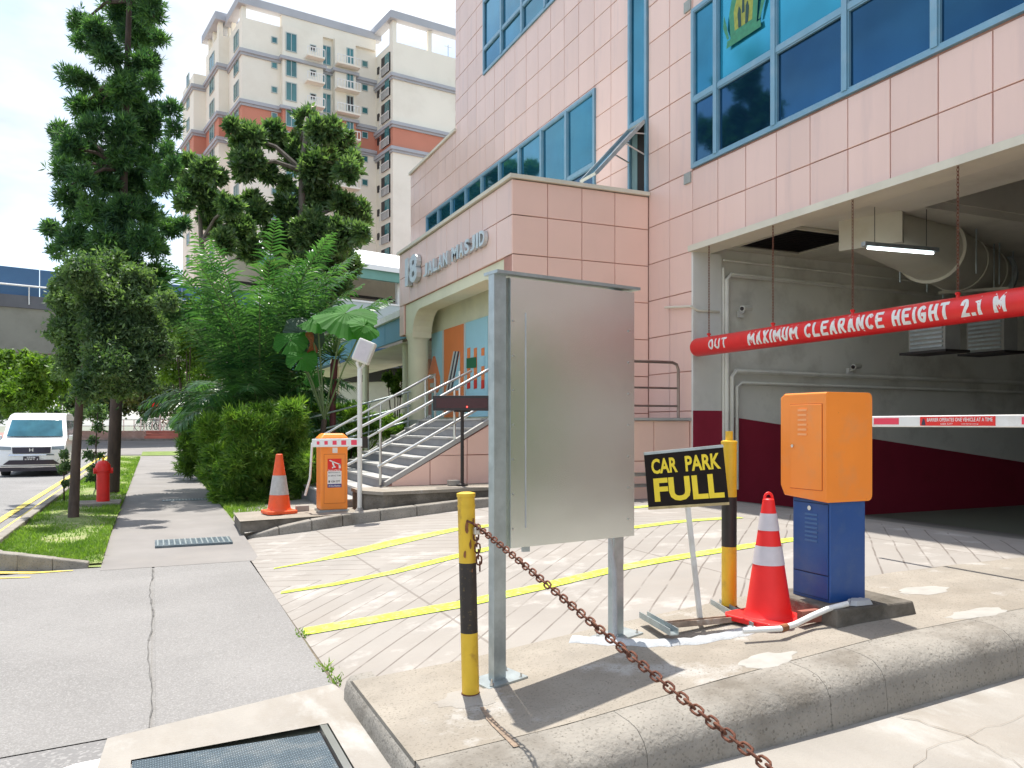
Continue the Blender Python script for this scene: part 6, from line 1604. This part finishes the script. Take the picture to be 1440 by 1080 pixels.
seg(4.05,4.65,3.0,2.0,M['via_blue'],'fascia'); seg(0,4.0,0.3,0,M['white_wall'],'wall'); seg(3.4,3.95,0.1,0.15,M['apt_dark'],'dark_strip')  # last piece is a plain dark strip across the wall under the fascia

# ---- far side of the cross road
mb = MB(); mb.quad((-60,47,-0.004),(60,47,-0.004),(60,62,0.38),(-60,62,0.38)); tag(mb.build('far_road', M['footpath'], fixn=False), kind='structure')
MB().box(-60,60,62,62.3,0,0.5).build('far_kerb', M['kerb']); tag(bpy.data.objects['far_kerb'], kind='structure')
MB().box(-60,60,62.3,120,-0.1,0.46).build('plaza', M['brickred']); tag(bpy.data.objects['plaza'], kind='structure')
def F(px, py, dep=60): return D(px, py, dep)
c = F(228,611); sr = thing('plaza_steps', (c.x,c.y,0.46), 'three reddish steps below the parked bicycles', 'steps')
for k in range(3): 
    a, b = F(203,600,59+0.35*k), F(262,600,59+0.35*k); d_ = Vector((SA,CA,0))
    q = [a, b, b+d_*3, a+d_*3]; MB().hexa([Vector((v.x,v.y,0.46+0.2*k)) for v in q], [Vector((v.x,v.y,0.65+0.2*k)) for v in q]).build('step', M['brickred'], sr)
# low wall with railing to the left of the steps
a, b = F(100,600,58), F(203,600,59); pwl = thing('plaza_wall', (a.x,a.y,0.4), 'low grey wall with a pale tube railing across the far road', 'wall')
d_ = Vector((SA,CA,0)); q = [a, b, b+d_*0.3, a+d_*0.3]; MB().hexa([Vector((v.x,v.y,0.3)) for v in q], [Vector((v.x,v.y,1.05)) for v in q]).build('wall', M['concrete_pale'], pwl)
for z in (1.85,1.4): MB().tube([Vector((a.x,a.y,z)), Vector((b.x,b.y,z))], 0.035, 6).build('rail', M['apt_fr'], pwl)
for k in range(8): 
    p = a.lerp(b, k/7); MB().tube([Vector((p.x,p.y,1.0)), Vector((p.x,p.y,1.85))], 0.035, 6).build('post', M['white'], pwl)
a, b = F(198,600,60.5), F(246,600,60.5); rk = thing('bicycle_rail', (a.x,a.y,1.0), 'pale tube railing in front of the parked bicycles', 'railing')
for z in (1.95,1.05): MB().tube([Vector((a.x,a.y,z)), Vector((b.x,b.y,z))], 0.05, 6).build('rail', M['apt_fr'], rk)
for k in range(4): 
    p = a.lerp(b, k/3); MB().tube([Vector((p.x,p.y,0.9)), Vector((p.x,p.y,1.95))], 0.045, 6).build('post', M['white'], rk)
p = F(225,600,60.2); pl2 = thing('thin_post', (p.x,p.y,0.9), 'tall thin white post in front of the bicycles', 'post'); MB().tube([Vector((p.x,p.y,0.8)), Vector((p.x,p.y,3.2))], 0.07, 8).build('shaft', M['white'], pl2)
p = F(219,571,63); rs_ = thing('red_sign', (p.x,p.y,p.z), 'small round red sign in the shade above the bicycles', 'sign'); MB().tube([p, p+Vector((SA,CA,0))*0.1], 0.28, 16).build('disc', M['red'], rs_); MB().tube([p+Vector((0,0,-0.28))+Vector((SA,CA,0))*.05, Vector((p.x,p.y,0.9))+Vector((SA,CA,0))*.05], 0.035, 6).build('post', M['black'], rs_)
def bicycle(px, lab, col, rz):
    p = F(px,600,62.5); z = 1.0; t = thing('bicycle', (p.x,p.y,z), lab, 'bicycle', 'bicycles parked on the plaza')
    u = Vector((math.cos(rz), math.sin(rz), 0)); P = lambda a, h: Vector((p.x,p.y,z))+u*a+Vector((0,0,h))
    for a in (-0.52,0.52):
        ring = [P(a+0.33*math.cos(q), 0.33+0.33*math.sin(q)) for q in [2*PI*k/16 for k in range(16)]]
        w = MB().tube(ring, 0.025, 5, closed=True).build('wheel', M['rubber'], t)
        m_ = MB()
        for k in range(4): m_.tube([P(a+0.32*math.cos(k*PI/4), 0.33+0.32*math.sin(k*PI/4)), P(a-0.32*math.cos(k*PI/4), 0.33-0.32*math.sin(k*PI/4))], 0.006, 3)
        m_.build('spokes', M['galv_post'], w)
    fr = MB()
    for a, b in (((-0.52,0.33),(-0.12,0.78)),((-0.12,0.78),(0.36,0.80)),((-0.02,0.33),(0.38,0.75)),((-0.02,0.33),(-0.14,0.88)),((-0.52,0.33),(-0.02,0.33)),((0.52,0.33),(0.36,0.95))): fr.tube([P(*a), P(*b)], 0.022, 6)
    fr.build('frame', col, t)
    MB().tube([P(-0.24,0.9),P(-0.05,0.9)], 0.05, 6).build('saddle', M['rubber'], t)
    n_ = Vector((-u.y,u.x,0)); MB().tube([P(0.34,0.98)-n_*0.25, P(0.34,0.98)+n_*0.25], 0.018, 5).build('handlebar', M['black'], t)
    m_ = MB(); q = P(0.55,0.82); m_.box(q.x-0.15,q.x+0.15,q.y-0.12,q.y+0.12,q.z-0.1,q.z+0.1); m_.build('basket', M['galv_post'], t)
bicycle(206,'dark bicycle at the left end of the row behind the railing', M['black'], 0.3); bicycle(215,'teal framed bicycle second from the left in the row', M['greenish'], 1.0)
bicycle(231,'dark red bicycle just right of the thin white post', M['brickred'], 0.5); bicycle(239,'grey bicycle at the right end of the row', M['galv_post'], 0.1)
# person far off
p = F(248.5,606,60.5); pe = thing('person', (p.x,p.y,0.95), 'person in dark clothes standing at the right of the bicycles', 'person')
m_ = bpy.data.meshes.new('body')
J = [(0,0,0.92),(0,0,1.18),(0,0,1.42),(0,0,1.52),(0,0,1.64),(0.10,0,0.88),(0.11,0.02,0.48),(0.11,0.0,0.06),(0.11,-0.12,0.04),(-0.10,0,0.88),(-0.11,0.05,0.48),(-0.12,0.02,0.06),(-0.12,-0.10,0.04),(0.19,0,1.40),(0.24,0,1.12),(0.24,-0.06,0.86),(-0.19,0,1.40),(-0.24,0,1.12),(-0.24,-0.06,0.86)]
ED = [(0,1),(1,2),(2,3),(3,4),(0,5),(5,6),(6,7),(7,8),(0,9),(9,10),(10,11),(11,12),(2,13),(13,14),(14,15),(2,16),(16,17),(17,18)]
RR = [.13,.13,.14,.055,.10,.09,.06,.045,.04,.09,.06,.045,.04,.055,.042,.03,.055,.042,.03]
m_.from_pydata(J, ED, []); po = link('body', m_, pe); sk = po.modifiers.new('skin','SKIN'); m_.skin_vertices.new() if not m_.skin_vertices else None
for i, v in enumerate(m_.skin_vertices[0].data): v.radius = (RR[i], RR[i]); v.use_root = (i == 0)
po.modifiers.new('sub','SUBSURF').levels = 1
m_.materials.append(M['cloth_dark'])
MB().lathe([(0.03,1.56),(0.085,1.60),(0.10,1.68),(0.08,1.76),(0.03,1.79)], (p.x,p.y,0.95), 12).build('head', M['skin'], pe, smooth=True)
MB().lathe([(0.09,1.70),(0.108,1.72),(0.09,1.78),(0.03,1.81)], (p.x,p.y+0.01,0.95), 12).build('hair', M['cloth_dark'], pe, smooth=True)

# ================================================================ VEGETATION
def leaves(clumps, n, ln, wd, shell=0.55, droop=0.0, flat=(1,1,1), tuft=1):
    """clumps: (centre, radius); returns V,F of folded diamond leaves filling the clumps, denser near their surface"""
    C = np.array([tuple(c) for c, r in clumps]); R = np.array([r for c, r in clumps])
    nl = n; n = max(1, n//tuft)
    w = R**2; idx = RN.choice(len(R), n, p=w/w.sum())
    d = RN.normal(size=(n,3)); d /= np.linalg.norm(d,axis=1)[:,None]
    rr = R[idx]*(shell+(1.08-shell)*RN.random(n)**0.7)*np.where(RN.random(n) < 0.28, RN.uniform(1.0,1.45,n), 1.0)
    # lumpy radius
    ph = RN.uniform(0,6.28,(len(R),3)); lump = 1+0.22*np.sin(5*d[:,0]+ph[idx,0])*np.sin(5*d[:,1]+ph[idx,1])+0.12*np.sin(9*d[:,2]+ph[idx,2])
    P = C[idx]+d*(rr*lump)[:,None]*np.array(flat)
    if tuft > 1: P = np.repeat(P, tuft, 0); d = np.repeat(d, tuft, 0); n = len(P)
    t = RN.normal(size=(n,3))*(0.75 if tuft > 1 else 1.0)+d*0.9+np.array([0,0,0.35-droop if tuft > 1 else -droop]); t /= np.linalg.norm(t,axis=1)[:,None]
    u = RN.normal(size=(n,3)); s = np.cross(t,u); s /= np.linalg.norm(s,axis=1)[:,None]
    m = np.cross(s,t)
    L_ = ln*RN.uniform(0.6,1.3,n)[:,None]; W = wd*RN.uniform(0.7,1.2,n)[:,None]
    if tuft > 1: P = P+t*L_/2
    V = np.empty((n,4,3)); V[:,0] = P-t*L_/2; V[:,1] = P+s*W/2+m*W*0.15; V[:,2] = P+t*L_/2; V[:,3] = P-s*W/2+m*W*0.15
    return V.reshape(-1,3), np.arange(n*4).reshape(-1,4)
def foliage(name, V, F_, material, parent):
    if parent is not None: V = V - np.array(parent.location)
    me = bpy.data.meshes.new(name); n = len(V)
    me.vertices.add(n); me.vertices.foreach_set('co', V.astype(np.float32).ravel())
    nf, k = F_.shape
    me.loops.add(nf*k); me.loops.foreach_set('vertex_index', F_.astype(np.int32).ravel())
    me.polygons.add(nf); me.polygons.foreach_set('loop_start', np.arange(0,nf*k,k,dtype=np.int32)); me.polygons.foreach_set('loop_total', np.full(nf,k,dtype=np.int32))
    me.materials.append(material); me.update(); me.validate()
    return link(name, me, parent)
def tree(name, base, clumps, n, ln, wd, m, lab, trunk, bark, tr=0.12, limbs=14, group=None, shell=0.5, droop=0.0, cat='tree', tuft=1):
    t = thing(name, base, lab, cat, group)
    mb = MB(); mb.tube(trunk, [tr*(1-0.72*i/(len(trunk)-1)) for i in range(len(trunk))], 12)
    tk = mb.build('trunk', bark, t, smooth=True)
    pick = sorted(clumps, key=lambda c: -c[1])[:limbs*2]; random.shuffle(pick)
    for (c, r) in pick[:limbs]:
        c = Vector(c); s = min([p for p in trunk], key=lambda p: (Vector(p)-c+Vector((0,0,0.35*abs((Vector(p)-c).x)))).length); s = Vector(s)
        mid = s.lerp(c, 0.5)+Vector((0,0,0.12*(c-s).length)); MB().tube([s, mid, c, c+(c-mid)*0.5], [tr*0.4, tr*0.28, tr*0.16, tr*0.06], 6).build('limb', bark, t, smooth=True)
    V, F_ = leaves(clumps, n, ln, wd, shell, droop, tuft=tuft); foliage('crown', V, F_, m, t)
    return t
def sub_clumps(cl_, k, f):
    out = []
    for c, r in cl_:
        out.append((c, r*0.9))
        for _ in range(k):
            d_ = Vector((random.gauss(0,1), random.gauss(0,1), random.gauss(0,1))).normalized()*r*0.85
            out.append(((c[0]+d_.x, c[1]+d_.y, c[2]+d_.z), r*f*random.uniform(0.6,1.1)))
    return out
def pxc(lst, dep, dj, f=1.0):
    out = []
    for (x, y, r) in lst:
        d_ = dep+random.uniform(-dj,dj); out.append((tuple(D(x,y,d_)), r/FPX*d_*f))
    return out
# tall columnar tree
TB = Wz(158,695,0.1); dp0 = 16.2
tall = [(175,8,36),(210,16,24),(116,32,18),(140,45,20),(196,48,32),(225,55,10),(150,75,24),(202,90,24),(172,120,28),(210,118,16),(100,108,18),(125,120,16),(150,142,24),(114,150,22),(188,152,26),(134,180,24),(172,182,26),(216,165,20),(243,155,15),(84,186,15),(98,207,22),(203,190,24),(246,183,12),(130,216,26),(172,216,24),(88,240,20),(116,252,24),(207,226,24),(236,216,13),(242,236,14),(150,262,28),(190,266,28),(226,258,20),(98,277,22),(130,297,25),(166,302,30),(206,300,24),(72,328,16),(103,337,25),(150,340,32),(200,338,28),(240,322,16),(256,314,11),(82,352,15),(130,372,28),(180,372,28),(222,350,18),(222,385,16),(203,402,20),(160,402,28),(190,-25,36),(165,-60,30),(200,-90,26),(180,-130,24),(236,440,16),(218,462,18),(200,440,22),(230,415,12)]
trunkp = [(TB.x,TB.y,0.05)] + [tuple(D(x,y,dp0)) for x, y in ((162,600),(168,480),(172,360),(174,240),(178,120),(182,0),(182,-140))]
tc = pxc(tall, dp0, 0.75, 0.74)
tc = sub_clumps(tc, 2, 0.5)
tc += [((c[0]+random.uniform(-.5,.5), c[1]+random.uniform(.2,1.0), c[2]+random.uniform(-.3,.3)), r*0.9) for c, r in random.sample(tc, 30)]
def px_of(c): q = Vector(c)-Vector((0,0,EYE)); return 720+FPX*(CA*q.x-SA*q.y)/(SA*q.x+CA*q.y)
tc = [c for c in tc if 82 < px_of(c[0]) < 252 or c[0][2] > 5.5]
tree('tall_tree', (TB.x,TB.y,0.08), tc, 120000, 0.15, 0.027, M['leaf_tall'], 'tall dark columnar tree with upright tufts of needle-like leaves on the verge', trunkp, M['bark'], 0.13, 34, shell=0.1, tuft=8)
# young tree in front
YB = Wz(103,731,0.12); dy_ = 12.0
young = [(115,385,26),(155,378,24),(190,400,22),(98,420,24),(138,420,34),(185,432,28),(100,468,28),(148,470,34),(196,478,28),(108,508,26),(150,515,30),(190,520,26),(224,490,22),(122,548,18),(88,520,14),(168,545,18),(232,425,14),(212,455,20),(78,470,12)]
tree('young_tree', (YB.x,YB.y,0.1), sub_clumps(pxc(young, dy_+0.3, 0.7, 1.08), 3, 0.5), 75000, 0.085, 0.032, M['leaf_young'], 'young small-leaved tree with a slim trunk on the near end of the verge',
     [tuple(YB), tuple(D(107,640,dy_)), tuple(D(112,560,dy_)), tuple(D(125,480,dy_+.1)), tuple(D(140,420,dy_+.2)), tuple(D(145,380,dy_+.2))], M['bark'], 0.075, 16, shell=0.1)
# sapling shoots beside the van
sp0 = Wz(135,690,0.1); sap = [(125,640,8),(130,620,7),(138,600,8),(130,660,7),(142,640,6),(128,672,6),(140,675,5),(137,575,6)]
tree('sapling', (sp0.x,sp0.y,0.1), pxc(sap, 15.2, 0.15), 900, 0.10, 0.035, M['leaf_young'], 'thin leafy sapling growing just left of the hydrant', [tuple(sp0), tuple(D(135,630,15.2)), tuple(D(137,580,15.2))], M['bark'], 0.02, 4, shell=0.1)
sp1 = Wz(90,705,0.1); 
sap = [(92,655,7),(90,640,6),(87,662,5),(92,680,5)]
tree('sapling', (sp1.x,sp1.y,0.1), pxc(sap, 13.6, 0.1), 350, 0.10, 0.035, M['leaf_young'], 'small leafy shoot in front of the van wheel', [tuple(sp1), tuple(D(90,660,13.6)), tuple(D(91,642,13.6))], M['bark'], 0.015, 3, shell=0.1)
# broad-leaved trees in front of the apartments
main = [(350,192,22),(384,188,20),(432,168,18),(456,185,20),(480,212,22),(497,228,12),(345,232,22),(376,242,14),(420,220,28),(452,232,28),(487,242,16),(400,262,12),(450,272,26),(482,288,17),(502,300,16),(410,302,24),(366,300,16),(352,282,12),(440,322,28),(480,332,26),(400,342,26),(506,330,12),(460,372,28),(492,372,17),(420,382,28),(470,402,22),(450,422,20),(390,382,18),(338,212,12),(512,310,9),(326,180,9)]
mb0 = D(428,600,27); mb0.z = 0.1
tree('broadleaf_tree', (mb0.x,mb0.y,0.1), sub_clumps(pxc(main, 27, 1.7, 0.76), 3, 0.6), 60000, 0.25, 0.10, M['leaf_mid'], 'big dark glossy broad-leaved tree in front of the apartment block', [tuple(mb0), tuple(D(426,520,27)), tuple(D(420,420,27)), tuple(D(424,330,27)), tuple(D(425,240,27)), tuple(D(430,180,27))], M['bark_grey'], 0.24, 20, group='broad-leaved trees', shell=0.3, tuft=5)
left = [(265,236,14),(290,240,16),(275,266,19),(306,250,12),(260,286,12),(300,286,18),(322,292,14),(332,312,12),(296,312,13),(340,330,18),(255,262,9),(318,340,14),(350,350,16)]
lb0 = D(300,600,25); lb0.z = 0.1
tree('broadleaf_tree', (lb0.x,lb0.y,0.1), sub_clumps(pxc(left, 25, 1.2, 0.78), 3, 0.6), 20000, 0.23, 0.09, M['leaf_mid'], 'smaller broad-leaved tree leaning left beside the tall dark tree', [tuple(lb0), tuple(D(300,500,25)), tuple(D(290,400,25)), tuple(D(283,340,25)), tuple(D(280,280,25))], M['bark_grey'], 0.16, 11, group='broad-leaved trees', shell=0.3, tuft=5)
# bright shrubs and trees behind the palm and the tall tree
def bush(name, lst, dep, dj, n, ln, wd, m, lab, gr=None, cat='shrub', shell=0.3, base=None, gnd=0.08, droop=0.0, tuft=1):
    cl_ = pxc(lst, dep, dj); xs_ = sum(c[0][0] for c in cl_)/len(cl_); ys_ = sum(c[0][1] for c in cl_)/len(cl_)
    t = thing(name, (xs_,ys_,gnd), lab, cat, gr)
    mb = MB()
    for (c, r) in (cl_[:14] if dep < 35 else []): mb.tube([(xs_+random.uniform(-.2,.2), ys_+random.uniform(-.2,.2), gnd), tuple(Vector((xs_,ys_,gnd)).lerp(Vector(c),0.6)), c], [0.03,0.02,0.01], 5)
    if mb.v: mb.build('stems', M['bark'], t)
    V, F_ = leaves(sub_clumps(cl_, 4, 0.5), n, ln, wd, shell, droop, tuft=tuft); V[:,2] = np.maximum(V[:,2], gnd); foliage('leaves', V, F_, m, t); return t
bush('bright_tree', [(250,480,20),(262,440,18),(275,500,22),(240,520,20),(290,530,22),(268,465,16),(245,455,14),(285,480,16)], 24, 0.8, 12000, 0.14, 0.05, M['leaf_bright'], 'yellow green tree between the tall tree and the palm', cat='tree')
bush('understorey', [(180,545,20),(205,540,22),(235,545,24),(262,555,24),(290,560,24),(150,545,20),(120,550,20),(215,562,14),(250,572,12),(275,580,16)], 66, 2.0, 16000, 0.34, 0.13, M['leaf_young'], 'dark tangle of small trees far beyond the footpath', cat='trees', gnd=0.5)
bush('roadside_tree', [(10,520,22),(40,540,24),(20,560,24),(55,515,18),(5,545,20),(60,560,20),(75,530,20),(35,505,12)], 36, 1.5, 15000, 0.26, 0.10, M['leaf_bright'], 'bright green leafy tree under the viaduct behind the van', cat='tree')
bush('roadside_hedge', [(20,582,12),(50,583,12),(80,585,12),(110,583,12),(-5,582,12),(135,580,12)], 40, 0.8, 7000, 0.2, 0.08, M['leaf_mid'], 'dark clipped hedge behind the van roof', cat='hedge')
bush('far_trees', [(60+26*k, 470+14*math.sin(k*1.9), 26) for k in range(12)], 75, 6, 16000, 0.5, 0.2, M['leaf_mid'], 'row of trees far off behind the viaduct piers', cat='trees')
bush('far_trees', [(100+22*k, 560+8*math.sin(k*1.4), 24) for k in range(9)], 72, 4, 14000, 0.45, 0.2, M['leaf_tall'], 'dark trees behind the parked bicycles', cat='trees', gnd=0.5)
# shrubs beside the path, three individuals
bush('shrub', [(318,625,20),(335,655,26),(325,683,20),(362,640,28),(358,678,28),(395,665,28),(400,628,24),(375,605,20),(345,602,16),(425,650,24),(392,692,17),(330,700,12),(365,700,12),(428,682,16),(440,650,20),(305,665,20),(312,690,14),(345,640,22),(300,640,14),(415,600,16),(300,612,22),(340,600,22),(375,588,20),(410,585,20),(325,670,26),(350,695,18),(310,700,10)], 15.0, 0.6, 90000, 0.15, 0.021, M['leaf_hedge'], 'big bamboo-leaved shrub with bright tips behind the orange and white cone', 'shrubs beside the footpath', droop=0.1, tuft=7, shell=0.1)
bush('shrub', [(425,610,20),(450,605,20),(450,640,24),(475,620,20),(500,600,18),(475,650,18),(520,605,16),(545,598,14),(570,600,12),(495,628,15),(440,588,20),(470,590,18),(505,585,14),(440,665,22),(460,680,16)], 17.8, 0.7, 46000, 0.15, 0.023, M['leaf_hedge'], 'bright bushy shrub behind the orange barrier machine and stair rail', 'shrubs beside the footpath', droop=0.1, tuft=7, shell=0.1)
bush('shrub', [(270,590,18),(300,580,18),(345,575,18),(385,575,16),(285,610,18),(270,632,18),(290,645,20),(305,600,18),(330,588,16),(270,600,14),(360,582,14),(295,628,20),(262,655,13)], 21, 0.8, 44000, 0.15, 0.024, M['leaf_hedge2'], 'darker shrub nearest the far end of the footpath', 'shrubs beside the footpath', droop=0.1, tuft=7, shell=0.1)
# ---- feather palm
pb = D(365,580,17.3); pb.z = 0.9
pt_ = thing('feather_palm', (pb.x,pb.y,0.1), 'large feather palm with upright arching fronds behind the shrubs', 'palm')
MB().tube([(pb.x,pb.y,0.05),(pb.x,pb.y,0.9),(pb.x,pb.y,1.6)], [0.28,0.26,0.2], 14).build('trunk', mat('palm_trunk', (0.07,0.05,0.035), 0.9, var=0.3, vs=8, bump=1, bs=30), pt_, smooth=True)
rp = mat('palm_rachis', (0.12,0.17,0.06), 0.5)
tl = []
for k in range(54):
    az = 2.399*k+random.uniform(-.2,.2); el = math.radians(random.uniform(60,87)) if k < 38 else math.radians(random.uniform(20,50)); Ln = random.uniform(3.5,4.6) if k < 38 else random.uniform(2.0,2.6)
    h = Vector((math.cos(az), math.sin(az), 0)); p = Vector((pb.x,pb.y,1.6))+h*0.12; pts = [p.copy()]; e = el
    for i in range(12):
        p = p+(h*math.cos(e)+Vector((0,0,math.sin(e))))*Ln/12; pts.append(p.copy()); e -= math.radians(random.uniform(2.6,5.6) if k < 38 else 7.5)*(0.5+i/12)
    mb = MB(); mb.tube(pts, [0.028*(1-0.85*i/12) for i in range(13)], 5)
    fo = mb.build('frond', rp, pt_)
    vs = []; fs = []; side0 = Vector((-h.y,h.x,0))
    for i in range(54):
        s = 0.12+0.88*i/53; f_ = s*12; i0 = min(11,int(f_)); q = pts[i0].lerp(pts[i0+1], f_-i0); tg = (pts[i0+1]-pts[i0]).normalized(); up_ = side0.cross(tg)
        ll = 0.72*math.sin(PI*min(1,0.18+s*0.80))**0.7*random.uniform(0.85,1.1)
        for sg_ in (-1,1):
            dd = (side0*sg_*0.85+tg*0.62+up_*0.30*random.uniform(-0.6,1.6)).normalized()
            e1 = q+dd*ll*0.5; e2 = q+dd*ll+Vector((0,0,-(0.1+0.3*random.random())*ll)); w_ = tg*0.023
            b = len(vs); vs += [q-w_*0.6, q+w_*0.6, e1+w_, e1-w_, e2]; fs += [(b,b+1,b+2,b+3),(b+3,b+2,b+4)]
    o = MB().add(vs, fs).build('leaflets', M['leaf_palm'], fo, fixn=False)
# ---- fan palm with big round leaves
fb = D(478,590,15.6); fb.z = 0.1
fp = thing('fan_palm', (fb.x,fb.y,0.1), 'fan palm with very big round bright green pleated leaves', 'palm')
MB().tube([(fb.x-0.35,fb.y,0.05),(fb.x-0.35,fb.y,1.1),(fb.x-0.3,fb.y,1.6)], [0.07,0.06,0.05], 10).build('trunk', M['bark'], fp, smooth=True)
def fan(cx, cy, dep, R, tilt, az, m, cut=0.35):
    c = D(cx, cy, dep); N_ = Vector((math.sin(tilt)*math.cos(az), math.sin(tilt)*math.sin(az), math.cos(tilt))); a = N_.orthogonal().normalized(); b = N_.cross(a)
    n = 44; mb = MB(); vs = [c]; fs = []
    for j in (0.5,1.0):
        for i in range(n+1):
            t_ = cut+(2*PI-2*cut)*i/n; z_ = (0.013 if i % 2 else -0.013)*j*R/0.6
            droop_ = -0.22*R*j*j*(1+0.4*math.sin(2*t_))
            vs.append(c + (a*math.cos(t_)+b*math.sin(t_))*R*j*(1+0.03*math.sin(7*t_)-(0.035 if i % 2 else 0)) + N_*(z_+droop_+0.05*math.sin(3*t_)*j))
    for i in range(n): fs.append((0,1+i,2+i)); fs.append((1+i,n+2+i,n+3+i,2+i))
    o = mb.add(vs, fs).build('leaf', m, fp, fixn=False)
    MB().tube([c, c.lerp(Vector((fb.x-0.3,fb.y,1.6)),0.5)+Vector((0,0,0.1)), (fb.x-0.3,fb.y,1.6)], 0.016, 6).build('leaf_stalk', rp, o)
fan(486,440,15.2,0.62,0.62,-1.8,M['leaf_fan'],0.12); fan(446,446,15.5,0.42,0.6,-2.4,M['leaf_fan'],0.12); fan(512,458,14.9,0.33,0.8,-1.3,M['leaf_fan'],0.12)
fan(408,478,15.5,0.34,0.9,-2.0,M['leaf_fan'],0.15); fan(424,503,15.3,0.30,0.9,-1.8,M['leaf_fan'],0.15); fan(441,482,15.5,0.22,1.5,-0.6,M['leaf_dead'],0.6)
fan(428,470,16.0,0.42,1.3,-1.5,mat('dark_old_leaf', (0.03,0.07,0.04), 0.6, var=0.2, vs=6),0.2)  # older leaf in a darker green
fan(440,528,15.6,0.24,0.9,-2.4,M['leaf_fan'],0.15)
# ---- red-stemmed cordyline
cb0 = D(468,590,16.6)
co = thing('cordyline', (cb0.x,cb0.y,0.1), 'slim plant with a dark red stem and strap leaves in front of the pale wall', 'plant')
MB().tube([(cb0.x,cb0.y,0.05),tuple(D(468,560,16.6)),tuple(D(470,505,16.6))], [0.07,0.06,0.08], 10).build('stem', mat('red_stem', (0.12,0.03,0.035), 0.7, var=0.2, vs=10), co, smooth=True)
mb = MB(); c = D(472,502,16.6)
for k in range(70):
    az = random.uniform(0,2*PI); el = random.uniform(-0.3,1.4); h = Vector((math.cos(az)*math.cos(el), math.sin(az)*math.cos(el), math.sin(el))); s = h.cross(Vector((0,0,1))).normalized()*0.022; l = random.uniform(0.4,0.7)
    a = c+h*0.05; b = c+h*l*0.55; e = c+h*l+Vector((0,0,-0.14)); mb.add([a-s,a+s,b+s,b-s,e], [(0,1,2,3),(3,2,4)])
mb.build('strap_leaves', M['leaf_young'], co, fixn=False)
bush('climber', [(555,540,9),(565,528,9),(560,552,8),(545,530,7)], 24, 0.3, 1800, 0.13, 0.05, M['leaf_hedge2'], 'small leafy climber on the pale wall left of the porch column')
bush('shrub', [(420,560,18),(445,570,18),(400,545,16),(470,580,14),(500,575,12),(430,535,16),(385,565,18),(340,560,18),(320,575,14)], 19.5, 0.8, 9000, 0.16, 0.04, M['leaf_tall'], 'dark shaded shrub round the foot of the palm', 'shrubs beside the footpath')
# grass bank between path and cross road at the far end
mb = MB(); mb.quad((-0.5,40,0.10),(6,40,0.10),(6,46,0.10),(-0.5,46,0.10)); tag(mb.build('far_lawn', mat('far_lawn', (0.16,0.22,0.05), 0.95, var=0.25, vs=1.5)), kind='structure')
# unseen trees added left of and behind the viewer, for reflections in the glass
for k, (x, y, s) in enumerate(((-16,4,1.0),(-18,-8,1.2))):
    cl_ = [((x+random.uniform(-2.5,2.5)*s, y+random.uniform(-2.5,2.5)*s, 4.5+random.uniform(-1.5,2.5)*s), random.uniform(0.9,1.5)*s) for _ in range(16)]
    tree('added_tree', (x,y,0), cl_, 5000, 0.4, 0.16, M['leaf_mid'], ('unseen round-crowned tree added across the road left of the viewer for reflections','unseen round-crowned tree added across the road behind the viewer for reflections')[k], [(x,y,0),(x,y,2),(x,y,4.5)], M['bark'], 0.2, 6)

# unseen hedge added behind the viewer to mirror darkly in the metal sheet
hb_ = [((5.6+random.uniform(-.6,.6), -7.5+0.52*k+random.uniform(-.2,.2), 0.6+random.uniform(0,1.6)), random.uniform(0.4,0.6)) for k in range(15) for _ in range(3)]
hg = thing('added_hedge', (6.2,-3.5,0.3), 'unseen dense hedge added behind the viewer as a dark reflection for the metal sheet', 'hedge')
V, F_ = leaves(hb_, 14000, 0.14, 0.05, 0.3); foliage('leaves', V, F_, M['leaf_hedge2'], hg)

for o_ in COL.objects:
    if o_.parent and o_.name.startswith('leaves') and o_.parent.get('category') == 'trees': o_['kind'] = 'stuff'
